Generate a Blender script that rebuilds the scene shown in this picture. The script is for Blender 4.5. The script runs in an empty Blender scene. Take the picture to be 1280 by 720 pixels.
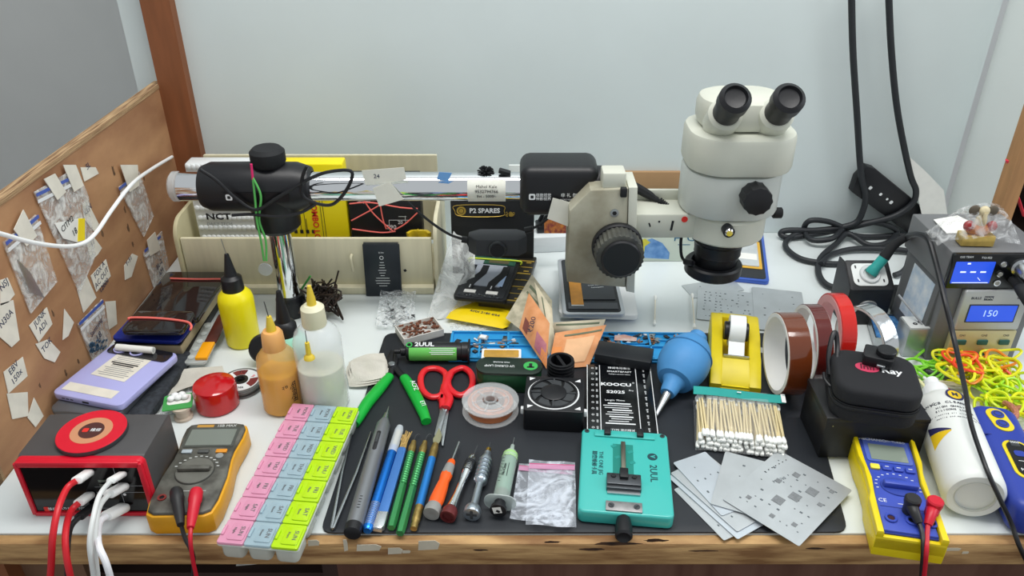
import bpy, bmesh, math, random
from mathutils import Matrix, Vector, Euler
random.seed(7)
PI = math.pi
scene = bpy.context.scene
COL = scene.collection
DESK = 0.75

# ---------------- camera ----------------
CAM_Z, PITCH, FPX = 1.37, math.radians(30), 1000.0
cam_d = bpy.data.cameras.new('camera'); cam = bpy.data.objects.new('camera', cam_d); COL.objects.link(cam)
cam.location = (0, 0, CAM_Z); cam.rotation_euler = (PI/2-PITCH, 0, 0)
cam_d.sensor_width = 36; cam_d.lens = 36*FPX/1280; cam_d.clip_start = .02
scene.camera = cam

# ---------------- world and lights ----------------
w = bpy.data.worlds.new('room_light'); scene.world = w; w.use_nodes = True
w.node_tree.nodes['Background'].inputs[0].default_value = (.93, .975, 1, 1)
w.node_tree.nodes['Background'].inputs[1].default_value = .52
def area(name, loc, rot, sx, sy, power, col):
    d = bpy.data.lights.new(name, 'AREA'); d.shape = 'RECTANGLE'; d.size = sx; d.size_y = sy; d.energy = power; d.color = col
    o = bpy.data.objects.new(name, d); COL.objects.link(o); o.location = loc; o.rotation_euler = rot; return o
area('ceiling_tube_light', (.15, .75, 2.45), (0, 0, 0), 1.5, .35, 22, (1, .985, .96))
area('window_daylight', (2.1, .5, 1.9), (0, math.radians(62), 0), 1.0, 1.4, 13, (.88, .95, 1))
vs = scene.view_settings
vs.view_transform = 'Standard'; vs.look = 'None'; vs.exposure = 0.1; vs.gamma = 1; vs.use_curve_mapping = False

# ---------------- helpers ----------------
def hexc(h):
    h = h.lstrip('#'); v = [int(h[i:i+2], 16)/255 for i in (0, 2, 4)]
    return tuple((x/12.92 if x <= .04045 else ((x+.055)/1.055)**2.4) for x in v) + (1,)

_mats = {}
def mat(name, col, rough=.5, metal=0, var=.0, vs=60, bump=0, bs=200, alpha=1, emit=0, trans=0, coat=0, col2=None, sss=0, ior=1.45, stretch=None, avar=None):
    if name in _mats: return _mats[name]
    m = bpy.data.materials.new(name); m.use_nodes = True; nt = m.node_tree; b = nt.nodes['Principled BSDF']
    c = hexc(col); b.inputs['Base Color'].default_value = c
    b.inputs['Roughness'].default_value = rough; b.inputs['Metallic'].default_value = metal
    b.inputs['Alpha'].default_value = alpha; b.inputs['Transmission Weight'].default_value = trans
    b.inputs['Coat Weight'].default_value = coat; b.inputs['IOR'].default_value = ior
    if sss: b.inputs['Subsurface Weight'].default_value = sss; b.inputs['Subsurface Scale'].default_value = .01
    if emit: b.inputs['Emission Color'].default_value = c; b.inputs['Emission Strength'].default_value = emit
    if var or bump or col2 or avar:
        tc = nt.nodes.new('ShaderNodeTexCoord'); mp = nt.nodes.new('ShaderNodeMapping'); nt.links.new(tc.outputs['Object'], mp.inputs[0])
        if stretch: mp.inputs['Scale'].default_value = stretch
        if var or col2:
            n = nt.nodes.new('ShaderNodeTexNoise'); n.inputs['Scale'].default_value = vs; n.inputs['Detail'].default_value = 5
            nt.links.new(mp.outputs[0], n.inputs['Vector'])
            r = nt.nodes.new('ShaderNodeValToRGB'); nt.links.new(n.outputs[0], r.inputs[0])
            r.color_ramp.elements[0].position = .35; r.color_ramp.elements[1].position = .65
            a = hexc(col2) if col2 else tuple(x*(1-var) for x in c[:3])+(1,)
            r.color_ramp.elements[0].color = a; r.color_ramp.elements[1].color = c
            nt.links.new(r.outputs[0], b.inputs['Base Color'])
        if avar:
            n3 = nt.nodes.new('ShaderNodeTexNoise'); n3.inputs['Scale'].default_value = avar[2]; n3.inputs['Detail'].default_value = 3; n3.inputs['Distortion'].default_value = 2.5; nt.links.new(mp.outputs[0], n3.inputs['Vector'])
            r3 = nt.nodes.new('ShaderNodeMapRange'); r3.inputs[1].default_value = .42; r3.inputs[2].default_value = .66; r3.inputs[3].default_value = avar[0]; r3.inputs[4].default_value = avar[1]
            nt.links.new(n3.outputs[0], r3.inputs[0]); nt.links.new(r3.outputs[0], b.inputs['Alpha'])
        if bump:
            n2 = nt.nodes.new('ShaderNodeTexNoise'); n2.inputs['Scale'].default_value = bs; nt.links.new(mp.outputs[0], n2.inputs['Vector'])
            bp = nt.nodes.new('ShaderNodeBump'); bp.inputs['Strength'].default_value = bump; bp.inputs['Distance'].default_value = .002
            nt.links.new(n2.outputs[0], bp.inputs['Height']); nt.links.new(bp.outputs[0], b.inputs['Normal'])
    _mats[name] = m; return m

FWD = Vector((0, math.cos(PITCH), -math.sin(PITCH))); UP = Vector((0, math.sin(PITCH), math.cos(PITCH))); CAM = Vector((0, 0, CAM_Z))
def ray(px, py): return FWD + Vector((1, 0, 0))*((px-640)/FPX) - UP*((py-360)/FPX)
def G(px, py, h=0):
    d = ray(px, py); t = (DESK+h-CAM_Z)/d.z; return CAM+d*t
def VY(px, py, Y):
    d = ray(px, py); return CAM+d*(Y/d.y)
def VX(px, py, X):
    d = ray(px, py); return CAM+d*(X/d.x)
def T3(x, y, z): return Matrix.Translation((x, y, z))
def R3(ax, deg): return Matrix.Rotation(math.radians(deg), 4, ax)
FRONT = R3('X', 90)            # drawing plane stood up, facing -Y

class B:
    def __init__(s): s.bm = bmesh.new(); s.mats = []
    def _add(s, t, m, M=None):
        if m not in s.mats: s.mats.append(m)
        i = s.mats.index(m)
        for f in t.faces: f.material_index = i
        if M is not None: t.transform(M)
        me = bpy.data.meshes.new('t'); t.to_mesh(me); t.free(); s.bm.from_mesh(me); bpy.data.meshes.remove(me); return s
    def box(s, m, c, size, M=None, bev=0, seg=2):
        t = bmesh.new(); bmesh.ops.create_cube(t, size=1)
        for v in t.verts: v.co = Vector((v.co.x*size[0]+c[0], v.co.y*size[1]+c[1], v.co.z*size[2]+c[2]))
        if bev: bmesh.ops.bevel(t, geom=list(t.edges), offset=bev, segments=seg, affect='EDGES', profile=.5)
        return s._add(t, m, M)
    def lathe(s, m, prof, n=32, M=None, a0=0, a1=2*PI):
        t = bmesh.new(); full = abs(a1-a0-2*PI) < 1e-6; rings = []
        k = n if full else n+1
        for r, z in prof:
            if r < 1e-7: rings.append([t.verts.new((0, 0, z))])
            else: rings.append([t.verts.new((r*math.cos(a0+(a1-a0)*i/n), r*math.sin(a0+(a1-a0)*i/n), z)) for i in range(k)])
        for a, b in zip(rings, rings[1:]):
            for i in range(n):
                j = (i+1) % k
                if len(a) == 1 and len(b) == 1: continue
                if len(a) == 1: t.faces.new((a[0], b[i], b[j]))
                elif len(b) == 1: t.faces.new((a[i], a[j], b[0]))
                else: t.faces.new((a[i], a[j], b[j], b[i]))
        bmesh.ops.recalc_face_normals(t, faces=t.faces)
        return s._add(t, m, M)
    def cyl(s, m, p0, p1, r0, r1=None, n=20, bev=0):
        r1 = r0 if r1 is None else r1; p0 = Vector(p0); p1 = Vector(p1); d = p1-p0; L = d.length
        M = T3(*p0) @ d.to_track_quat('Z', 'Y').to_matrix().to_4x4()
        pr = [(0, 0), (r0-bev, 0), (r0, bev), (r1, L-bev), (r1-bev, L), (0, L)] if bev else [(0, 0), (r0, 0), (r1, L), (0, L)]
        return s.lathe(m, pr, n, M)
    def tube(s, m, pts, r, n=8, closed=False, sub=6, M=None, flat=1):
        pts = [Vector(p) for p in pts]
        if sub > 1 and len(pts) > 2:
            out = []; N = len(pts)
            for i in range(N if closed else N-1):
                g = (lambda k: pts[k % N]) if closed else (lambda k: pts[min(max(k, 0), N-1)])
                p0, p1, p2, p3 = g(i-1), g(i), g(i+1), g(i+2)
                for q in range(sub):
                    u = q/sub
                    out.append(.5*((2*p1)+(p2-p0)*u+(2*p0-5*p1+4*p2-p3)*u*u+(3*p1-p0-3*p2+p3)*u**3))
            if not closed: out.append(pts[-1])
            pts = out
        t = bmesh.new(); N = len(pts); rings = []; nrm = None
        for i in range(N):
            a = pts[(i-1) % N] if (closed or i) else pts[0]; b = pts[(i+1) % N] if (closed or i < N-1) else pts[-1]
            tg = (b-a)
            if tg.length < 1e-9: tg = Vector((0, 0, 1))
            tg.normalize()
            if nrm is None:
                nrm = Vector((0, 0, 1)) if abs(tg.z) < .9 else Vector((1, 0, 0))
            nrm = nrm-tg*nrm.dot(tg)
            if nrm.length < 1e-6: nrm = tg.orthogonal()
            nrm.normalize(); bn = tg.cross(nrm)
            rr = r(i/(N-1)) if callable(r) else r
            rings.append([t.verts.new(pts[i]+(nrm*math.sin(2*PI*k/n)*flat+bn*math.cos(2*PI*k/n))*rr) for k in range(n)])
        for i in range(N if closed else N-1):
            a, b = rings[i], rings[(i+1) % N]
            for k in range(n): t.faces.new((a[k], a[(k+1) % n], b[(k+1) % n], b[k]))
        if not closed: t.faces.new(rings[0][::-1]); t.faces.new(rings[-1])
        bmesh.ops.recalc_face_normals(t, faces=t.faces)
        return s._add(t, m, M)
    def prism(s, m, poly, z0, z1, M=None, bev=0, seg=2):
        t = bmesh.new(); a = [t.verts.new((x, y, z0)) for x, y in poly]; f = t.faces.new(a)
        r = bmesh.ops.extrude_face_region(t, geom=[f]); bmesh.ops.translate(t, vec=(0, 0, z1-z0), verts=[v for v in r['geom'] if isinstance(v, bmesh.types.BMVert)])
        bmesh.ops.recalc_face_normals(t, faces=t.faces)
        if bev:
            e = [e for e in t.edges if abs(e.verts[0].co.z-e.verts[1].co.z) < 1e-9]
            bmesh.ops.bevel(t, geom=e, offset=bev, segments=seg, affect='EDGES', profile=.5)
        return s._add(t, m, M)
    def rrect(s, m, w, d, z0, z1, r, M=None, bev=0, seg=2, k=5, c=(0, 0)):
        return s.prism(m, rpoly(w, d, r, k, c), z0, z1, M, bev, seg)
    def sheet(s, m, fn, nu=10, nv=10, th=0, M=None):
        t = bmesh.new(); g = [[t.verts.new(fn(i/nu, j/nv)) for j in range(nv+1)] for i in range(nu+1)]
        for i in range(nu):
            for j in range(nv): t.faces.new((g[i][j], g[i+1][j], g[i+1][j+1], g[i][j+1]))
        if th: bmesh.ops.recalc_face_normals(t, faces=t.faces); bmesh.ops.solidify(t, geom=list(t.faces), thickness=th)
        return s._add(t, m, M)
    def ball(s, m, c, r, sc=(1, 1, 1), n=12, M=None):
        t = bmesh.new(); bmesh.ops.create_uvsphere(t, u_segments=n, v_segments=max(6, n*2//3), radius=r)
        for v in t.verts: v.co = Vector((v.co.x*sc[0]+c[0], v.co.y*sc[1]+c[1], v.co.z*sc[2]+c[2]))
        return s._add(t, m, M)
    def ring(s, m, r0, r1, z0, z1, M=None, n=40, bev=0):
        b = bev
        return s.lathe(m, [(r0, z0+b), (r0+b, z0), (r1-b, z0), (r1, z0+b), (r1, z1-b), (r1-b, z1), (r0+b, z1), (r0, z1-b), (r0, z0+b)] if b else [(r0, z0), (r1, z0), (r1, z1), (r0, z1), (r0, z0)], n, M)
    def text(s, m, body, size, x=0, y=0, rot=0, M=None, ext=.00012, z=0, sx=1, bold=0, al='CENTER'):
        cu = bpy.data.curves.new('t', 'FONT'); cu.body = body; cu.size = size; cu.align_x = al; cu.align_y = 'CENTER'
        cu.extrude = ext; cu.resolution_u = 2; cu.offset = bold*size
        o = bpy.data.objects.new('t', cu); COL.objects.link(o)
        me = bpy.data.meshes.new_from_object(o.evaluated_get(bpy.context.evaluated_depsgraph_get()))
        bpy.data.objects.remove(o); bpy.data.curves.remove(cu)
        t = bmesh.new(); t.from_mesh(me); bpy.data.meshes.remove(me)
        K = T3(x, y, z+ext) @ R3('Z', rot) @ Matrix.Diagonal((sx, 1, 1, 1))
        return s._add(t, m, (M @ K) if M is not None else K)
    def flat(s, m, poly, M=None, z=0, th=.0002): return s.prism(m, poly, z, z+th, M)
    def rect(s, m, x, y, w, h, M=None, z=0, th=.0002, rot=0):
        K = T3(x, y, 0) @ R3('Z', rot)
        return s.prism(m, [(-w/2, -h/2), (w/2, -h/2), (w/2, h/2), (-w/2, h/2)], z, z+th, (M @ K) if M is not None else K)
    def obj(s, name, parent=None, loc=None, rot=None, sharp=35, M=None):
        me = bpy.data.meshes.new(name)
        if M is not None: s.bm.transform(M)
        s.bm.to_mesh(me); s.bm.free()
        for m in s.mats: me.materials.append(m)
        for p in me.polygons: p.use_smooth = True
        me.set_sharp_from_angle(angle=math.radians(sharp))
        o = bpy.data.objects.new(name, me); COL.objects.link(o); o.parent = parent
        if loc is not None: o.location = loc
        if rot is not None: o.rotation_euler = rot
        return o
def rpoly(w, d, r, k=5, c=(0, 0)):
    out = []
    for cx, cy, a in ((w/2-r, -d/2+r, -90), (w/2-r, d/2-r, 0), (-w/2+r, d/2-r, 90), (-w/2+r, -d/2+r, 180)):
        for i in range(k+1):
            t = math.radians(a+90*i/k); out.append((c[0]+cx+r*math.cos(t), c[1]+cy+r*math.sin(t)))
    return out
def tag(o, label, cat, group=None, kind=None):
    o['label'] = label; o['category'] = cat
    if group: o['group'] = group
    if kind: o['kind'] = kind
    return o
def thing(name, label, cat, loc=(0, 0, 0), rz=0, group=None, rot=None):
    o = bpy.data.objects.new(name, None); COL.objects.link(o); o.empty_display_size = .02
    o.location = loc; o.rotation_euler = rot if rot is not None else (0, 0, rz)
    return tag(o, label, cat, group)
def struct(o): o['kind'] = 'structure'; return o
def copy_tree(o, parent=None):
    c = o.copy(); COL.objects.link(c); c.parent = parent
    for ch in list(o.children): copy_tree(ch, c)
    return c
def seg(a, b, h=0, h2=None):
    """base point, heading (local +Y runs from a to b) and length of something lying from pixel a to pixel b"""
    p = G(a[0], a[1], h); q = G(b[0], b[1], h if h2 is None else h2); d = q-p
    return p, math.atan2(-d.x, d.y), math.hypot(d.x, d.y)
def foot(fl, fr, br, bl, h=0):
    """centre, heading, width and depth of a rectangle seen at four pixels"""
    P = [G(*p, h) for p in (fl, fr, br, bl)]; c = sum(P, Vector())/4
    d = (P[2]+P[3]-P[0]-P[1])/2; wv = (P[1]+P[2]-P[0]-P[3])/2
    a = math.atan2(-d.x, d.y)
    return c, a, wv.length, d.length
def loc3(p, h=0): return Vector((p.x, p.y, DESK+h))
def L(o_loc, rz, p):      # world point to a thing's own frame
    return R3('Z', -math.degrees(rz)) @ (Vector(p)-Vector(o_loc))
def hull(pts):
    pts = sorted(pts); lo = []; up = []
    for p in pts:
        while len(lo) > 1 and (lo[-1][0]-lo[-2][0])*(p[1]-lo[-2][1])-(lo[-1][1]-lo[-2][1])*(p[0]-lo[-2][0]) <= 0: lo.pop()
        lo.append(p)
    for p in reversed(pts):
        while len(up) > 1 and (up[-1][0]-up[-2][0])*(p[1]-up[-2][1])-(up[-1][1]-up[-2][1])*(p[0]-up[-2][0]) <= 0: up.pop()
        up.append(p)
    return lo[:-1]+up[:-1]

# ---------------- materials ----------------
BLACK = mat('black_plastic', '#15161a', .42, bump=.05)
MBLACK = mat('matte_black', '#1b1d20', .75, var=.2)
DARK = mat('dark_grey_plastic', '#3a3d40', .5, var=.15)
WHITE = mat('white_plastic', '#eef0f0', .35)
PAPER = mat('white_paper', '#e9e9e4', .85, var=.05)
CHROME = mat('chrome', '#e8eaec', .08, 1)
STEEL = mat('brushed_steel', '#b9bdc0', .3, 1, var=.1, vs=300)
PRINTW = mat('white_print', '#e6e9ea', .6)
PRINTK = mat('black_print', '#1c1c20', .7)
PRINTR = mat('red_print', '#d82a22', .6)
RED = mat('red_plastic', '#d01427', .35)
GREEN = mat('green_plastic', '#14a03c', .3)
BRASS = mat('brass', '#c9a24a', .3, 1, var=.2, vs=200)
COPPER = mat('copper', '#d98a5c', .28, 1)
INK = mat('pen_ink', '#2f3550', .8)
CLEAR = mat('clear_film', '#f2f6f8', .12, alpha=.22)
CLEAR2 = mat('clear_plastic', '#e4e9ea', .12, alpha=.38)
# ================= the setting =================
XL, YB = -.557, 1.27
YF = G(640, 668).y
m_wall = mat('white_board', '#d3dddd', .6, var=.06, vs=4)
m_grey = mat('grey_plaster', '#dcdedd', .9, var=.05, vs=5)
def slab(name, m, lo, hi, bev=0, parent=None):
    b = B(); c = [(a+d)/2 for a, d in zip(lo, hi)]; b.box(m, c, [d-a for a, d in zip(lo, hi)], bev=bev); return b.obj(name, parent)
m_floor = mat('floor_tile', '#4a3d35', .6, var=.3, vs=8)
struct(slab('floor', m_floor, (-2.2, -.6, -.05), (2.3, 1.9, 0)))
struct(slab('wall_back', m_wall, (-.60, YB, 0), (.745, YB+.03, 2.3)))
struct(slab('wall_rear', m_grey, (-2.2, 1.85, 0), (2.3, 1.9, 2.3)))
struct(slab('wall_side', m_grey, (-1.45, -.4, 0), (-1.4, 1.85, 2.3)))
# plywood partition on the left: sloping nowhere, straight top edge
m_ply = mat('plywood', '#b58a63', .7, var=0, vs=7, col2='#94694a', bump=.1, bs=30, stretch=(1, 1, 2.5))
m_plyedge = mat('plywood_edge', '#c0a27a', .8, col2='#6b4a30', vs=60, stretch=(8, .3, 60))
pt = VX(2, 256, XL).z
YP = G(12, 598).y
struct(slab('wall_left', m_ply, (XL-.012, YP, .0), (XL, YB, pt)))
struct(slab('dark_gap_slab', mat('dark_gap', '#2b2622', .9), (XL-.12, YP-.1, 0), (XL-.1, YB, pt-.1)))  # dark slab added so the gap beyond the partition reads as deep shade
struct(slab('trim_1', m_plyedge, (XL-.014, YP, pt), (XL+.001, YB, pt+.006)))
struct(slab('trim_2', m_plyedge, (XL-.014, YP-.004, .0), (XL+.001, YP, pt+.008)))
m_brown = mat('brown_wood_strip', '#8a5331', .6, var=.25, vs=12, stretch=(4, 4, .6))
struct(slab('trim_3', m_brown, (XL, YB-.02, 0), (XL+.045, YB, 2.0)))
# short white return on the right with its wooden edge
xr = VY(1190, 240, YB).x
struct(slab('wall_right', mat('white_board_side', '#dfe5e3', .6, var=.04, vs=4), (xr, YB-.115, DESK-.03), (xr+.015, YB, 2.0)))
struct(slab('trim_4', mat('pale_wood_edge', '#b98a5c', .6, var=.3, vs=20, stretch=(3, 3, .4)), (xr-.001, YB-.14, DESK-.03), (xr+.022, YB-.115, 2.0)))
# dark smudges worn into the plywood
b = B(); r = random.Random(55); m_smudge = mat('plywood_smudge', '#6e5038', .85, col2='#4f3a28', vs=120)
for px, py, s in ((142, 214, .010), (156, 262, .008), (160, 285, .009), (166, 305, .007), (128, 292, .008), (88, 258, .006), (66, 392, .006), (82, 466, .007), (98, 452, .005), (180, 223, .006), (30, 338, .006), (50, 482, .005)):
    q = VX(px, py, XL); n = 12; b.prism(m_smudge, [(q.y+s*.45*math.cos(2*PI*i/n)*r.uniform(.4, 1), q.z+s*math.sin(2*PI*i/n)*r.uniform(.4, 1)) for i in range(n)], 0, .0002, T3(XL, 0, 0) @ Matrix(((0, 0, 1, 0), (1, 0, 0, 0), (0, 1, 0, 0), (0, 0, 0, 1))))
o = struct(b.obj('trim_5'))
# brown board strip low on the back wall behind the microscope arm
b = B(); p0 = VY(756, 241, YB); p1 = VY(850, 213, YB)
b.box(mat('brown_board', '#a98660', .8, var=.15, vs=20), ((p0.x+p1.x)/2, YB-.004, (p0.z+p1.z)/2), (p1.x-p0.x, .008, p1.z-p0.z), bev=.001)
o = b.obj('cardboard_strip'); tag(o, 'brown cardboard strip fixed to the white back board behind the microscope arm', 'cardboard')

# the bench
XR = .757
bench = thing('workbench', 'white-topped repair bench with a worn wooden front edge and brown laminate front', 'workbench', (0, .9, 0))
def bpart(name, m, lo, hi, bev=0):
    b = B(); c = [(a+d)/2 for a, d in zip(lo, hi)]; c[1] -= .9; b.box(m, c, [d-a for a, d in zip(lo, hi)], bev=bev); return b.obj(name, bench)
m_top = mat('white_laminate', '#dfe6e6', .28, var=.05, vs=9)
m_edge = mat('worn_wood', '#c7a06c', .7, col2='#86603a', vs=18, bump=.25, bs=90, stretch=(.8, 3, 6))
bpart('bench_top', m_top, (XL+.001, YF+.0015, DESK-.03), (XR, YB-.001, DESK), .0015)
bpart('front_edge', m_edge, (XL+.001, YF-.012, DESK-.0315), (XR, YF+.001, DESK-.0005), .003)
m_lam = mat('brown_laminate', '#6d4d3f', .45, col2='#59392d', vs=8, stretch=(6, 1, .5))
x4 = G(402, 700).x
bpart('front_panel', m_lam, (x4, YF+.012, .06), (XR, YF+.028, DESK-.032))
m_dkw = mat('dark_wood', '#3a2620', .7, var=.3, vs=12)
bpart('side_panel', m_dkw, (x4-.016, YF+.012, .0), (x4, YB-.05, DESK-.032))
bpart('side_panel', m_brown, (XL+.003, YF+.01, .0), (XL+.02, YB-.05, DESK-.032))
bpart('side_panel', m_dkw, (XR-.02, YF+.012, .0), (XR, YB-.05, DESK-.032))
bpart('brown_board', mat('brown_board_low', '#7a5a44', .7, var=.2, vs=10), (XL+.02, YF+.03, .1), (XL+.088, YF+.045, DESK-.032))
bpart('back_panel', mat('dark_recess', '#2a211d', .9, var=.3), (XL+.02, YF+.32, .0), (x4-.016, YF+.335, DESK-.032))
bpart('shelf', m_dkw, (XL+.02, YF+.05, DESK-.13), (x4-.016, YF+.32, DESK-.115))
# tape remnants along the edge
m_chip = mat('torn_tape', '#cfc6b2', .8, var=.1)
for px, py, wd, hh in ((392, 679, 14, 10), (461, 685, 30, 11), (494, 689, 18, 11), (432, 682, 5, 20), (508, 690, 10, 5), (536, 682, 26, 16), (1190, 687, 22, 5), (1207, 691, 8, 4)):
    b = B(); p = VY(px, py, YF-.0125); k = .00085
    b.prism(m_chip, [(-wd/2*k, -hh/2*k), (wd/2*k*.8, -hh/2*k*.8), (wd/2*k, hh/2*k*.4), (wd*.3*k, hh/2*k), (-wd*.45*k, hh/2*k*.9)], 0, .0004, T3(p.x, YF-.012-.9, p.z) @ FRONT)
    b.obj('tape_scrap', bench)
r = random.Random(77)
m_stain = mat('burn_stain', '#4a3020', .85, col2='#241812', vs=90)
for px, py, wd, hh in ((770, 680, 70, 6), (740, 687, 40, 4), (820, 676, 34, 5), (690, 678, 26, 4), (1020, 686, 30, 3), (600, 688, 22, 3), (880, 689, 40, 3)):
    b = B(); p = VY(px, py, YF-.0125); k = .00085; n = 14
    b.prism(m_stain, [(wd/2*k*math.cos(2*PI*i/n)*r.uniform(.6, 1), hh/2*k*math.sin(2*PI*i/n)*r.uniform(.6, 1.2)) for i in range(n)], 0, .0002, T3(p.x, YF-.012-.9, p.z) @ FRONT); b.obj('burn_mark', bench)

# papers lying on the under shelf
b = B(); p = VY(285, 712, YF+.06)
b.prism(PAPER, [(-.06, -.05), (.05, -.06), (.07, .05), (-.04, .06)], 0, .0012); o = b.obj('paper_sheet', loc=(VY(350, 712, YF+.06).x, YF+.12, DESK-.1145)); o.rotation_euler = (0, 0, .2)
tag(o, 'loose white paper on the dark shelf under the bench', 'paper')

# black work mat
mc = [G(x, y) for x, y in ((400, 668), (1060, 667), (1000, 449), (982, 418), (482, 418))]
cx = sum(p.x for p in mc)/5; cy = sum(p.y for p in mc)/5
def rounded(poly, r, k=4):
    out = []; N = len(poly)
    for i in range(N):
        p = Vector(poly[i]); a = (Vector(poly[i-1])-p); c = (Vector(poly[(i+1) % N])-p)
        if a.length < 2.2*r or c.length < 2.2*r: out.append(tuple(p)); continue
        a = p+a.normalized()*r; c = p+c.normalized()*r
        for j in range(k+1):
            u = j/k; q = a*(1-u)**2+p*2*u*(1-u)+c*u*u; out.append((q.x, q.y))
    return out
b = B(); b.prism(mat('black_rubber_mat', '#22262c', .55, var=.12, vs=30, bump=.03, bs=900), rounded([(p.x-cx, p.y-cy) for p in mc], .014), 0, .0025, bev=.0006)
MATH = .0025
tag(b.obj('work_mat', loc=(cx, cy, DESK+.0002)), 'large black rubber work mat covering the middle of the bench', 'mat')
# ================= microscope on its boom stand =================
CREAM = mat('cream_enamel', '#cfd1c4', .4, var=.08, vs=14)
CREAMD = mat('cream_enamel_worn', '#b7b5a3', .5, col2='#8d8874', vs=18)
P0 = G(366, 391); YT = P0.y; Z0 = DESK
zt = VY(640, 233, YT).z; XP = P0.x
ms = thing('stereo_microscope', 'cream stereo microscope on a chrome boom stand with black clamps', 'microscope', (P0.x, P0.y, Z0))
OFF = T3(-P0.x, -P0.y, -Z0)
def mp(b, name, parent=None, **k): return b.obj(name, ms, M=OFF, **k)
b = B(); b.cyl(CHROME, (XP, YT, Z0+.03), (XP, YT, zt-.02), .0155, n=32); mp(b, 'pole')
b = B(); b.lathe(BLACK, [(0, 0), (.021, 0), (.021, .026), (.0185, .032), (.0, .032)], 32, T3(XP, YT, Z0+.0003)); mp(b, 'pole_foot')
xl = VY(226, 233, YT).x; xh = VY(760, 233, YT).x
b = B(); b.cyl(CHROME, (xl, YT, zt), (xh-.01, YT, zt), .0195, n=40); mp(b, 'boom')
b = B(); b.cyl(CLEAR2, (xl-.012, YT, zt), (xl, YT, zt), .0205, n=32, bev=.003); b.cyl(BLACK, (xl-.002, YT, zt), (xl+.0, YT, zt), .015); mp(b, 'boom_end_cap')
def vx(px): return VY(px, 233, YT-.02).x
b = B(); a, c = vx(247), vx(386)
b.lathe(BLACK, [(.0205, 0), (.028, 0), (.033, .012), (.0335, (c-a)*.5), (.033, c-a-.02), (.027, c-a-.002), (.0205, c-a)], 40, T3(a, YT, zt) @ R3('Y', 90))
b.lathe(BLACK, [(0, -.062), (.026, -.062), (.031, -.056), (.031, -.035), (.034, -.03), (.034, 0), (0, 0)], 36, T3(XP, YT, zt)); mp(b, 'boom_clamp')
b = B(); b.lathe(MBLACK, [(0, .03), (.019, .03), (.023, .036), (.023, .05), (.018, .055), (0, .055)], 24, T3(XP, YT, zt)); mp(b, 'clamp_knob')
def plate(parent_b, x, logo=True):
    M = T3(x, YT-.0342, zt-.001) @ R3('X', 90)
    return M
b = B(); M = plate(b, vx(322)); b.rrect(mat('plate_black', '#0c0c0e', .3), .088, .0135, 0, .0006, .003, M)
b.rrect(PRINTW, .0085, .0085, .0006, .0008, .002, M, c=(-.035, 0)); b.rrect(BLACK, .004, .004, .0008, .001, .001, M, c=(-.035, 0))
b.text(PRINTW, '神影 视界', .0052, -.0185, .0018, 0, M, z=0); b.text(PRINTW, '极致视觉', .0042, -.0185, -.003, 0, M); b.text(PRINTW, 'MICRO VISION', .0028, .02, 0, 0, M)
mp(b, 'name_plate')
b = B(); a, c = vx(650), vx(748)
b.box(BLACK, ((a+c)/2, YT, zt+.004), (c-a, .07, .07), bev=.014, seg=4); mp(b, 'boom_clamp')
b = B(); b.ring(BLACK, .015, .028, 0, .022, T3(c-.008, YT-.01, zt+.004) @ R3('Y', 90), bev=.002); mp(b, 'clamp_opening')
b = B(); M = T3((a+c)/2-.006, YT-.0352, zt+.0) @ R3('X', 90); b.rrect(PRINTW, .0085, .0085, 0, .0002, .002, M, c=(-.03, 0)); b.rrect(BLACK, .004, .004, .0002, .0004, .001, M, c=(-.03, 0))
b.text(PRINTW, '极致视觉', .005, -.015, .0022, 0, M); b.text(PRINTW, '神影视界', .005, -.015, -.003, 0, M)
b.text(PRINTW, '非 礼 勿', .006, .018, .002, 0, M); b.text(PRINTW, 'MICRO VISION', .0028, .016, -.004, 0, M); mp(b, 'name_plate')
# focus block
Yf = YT-.062
def vz(px, py, Y=Yf): p = VY(px, py, Y); return (p.x, p.z)
FM = T3(0, Yf+.055, 0) @ R3('X', 90)
b = B(); b.prism(CREAMD, [vz(*q) for q in ((738, 238), (786, 236), (782, 360), (745, 357), (709, 353), (712, 264))], 0, .055, FM, bev=.003)
b.prism(CREAM, [vz(*q) for q in ((786, 234), (797, 234), (793, 366), (783, 364))], .002, .056, FM, bev=.001)
b.box(CREAM, (vz(768, 236)[0], Yf+.02, vz(768, 236)[1]+.008), (.03, .03, .022), bev=.003)
mp(b, 'focus_block')
b = B(); x, z = vz(768, 266); b.cyl(STEEL, (x, Yf, z), (x, Yf-.0015, z), .0055); b.cyl(BLACK, (x, Yf-.001, z), (x, Yf-.0018, z), .003, n=6)
x, z = vz(779, 243); b.box(MBLACK, (x, Yf-.002, z+.004), (.008, .008, .012), bev=.001); mp(b, 'screw')
def knurl(b, m, x, z, y0, ln, r, n=26, d=.0016):
    poly = []
    for i in range(n*2): a = PI*i/n; rr = r-(d if i % 2 else 0); poly.append((rr*math.cos(a), rr*math.sin(a)))
    b.prism(m, poly, 0, ln, T3(x, y0, z) @ R3('X', 90), bev=.0008)
x, z = vz(771, 306)
b = B(); b.cyl(BLACK, (x, Yf-.0005, z), (x, Yf-.01, z), .0335, n=48, bev=.002); knurl(b, mat('worn_black', '#25282b', .5, col2='#55564f', vs=30), x, z, Yf-.01, .026, .0315, 30); b.cyl(BLACK, (x+.001, Yf-.036, z), (x+.001, Yf-.042, z), .0255, n=40, bev=.002); mp(b, 'focus_knob')
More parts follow.
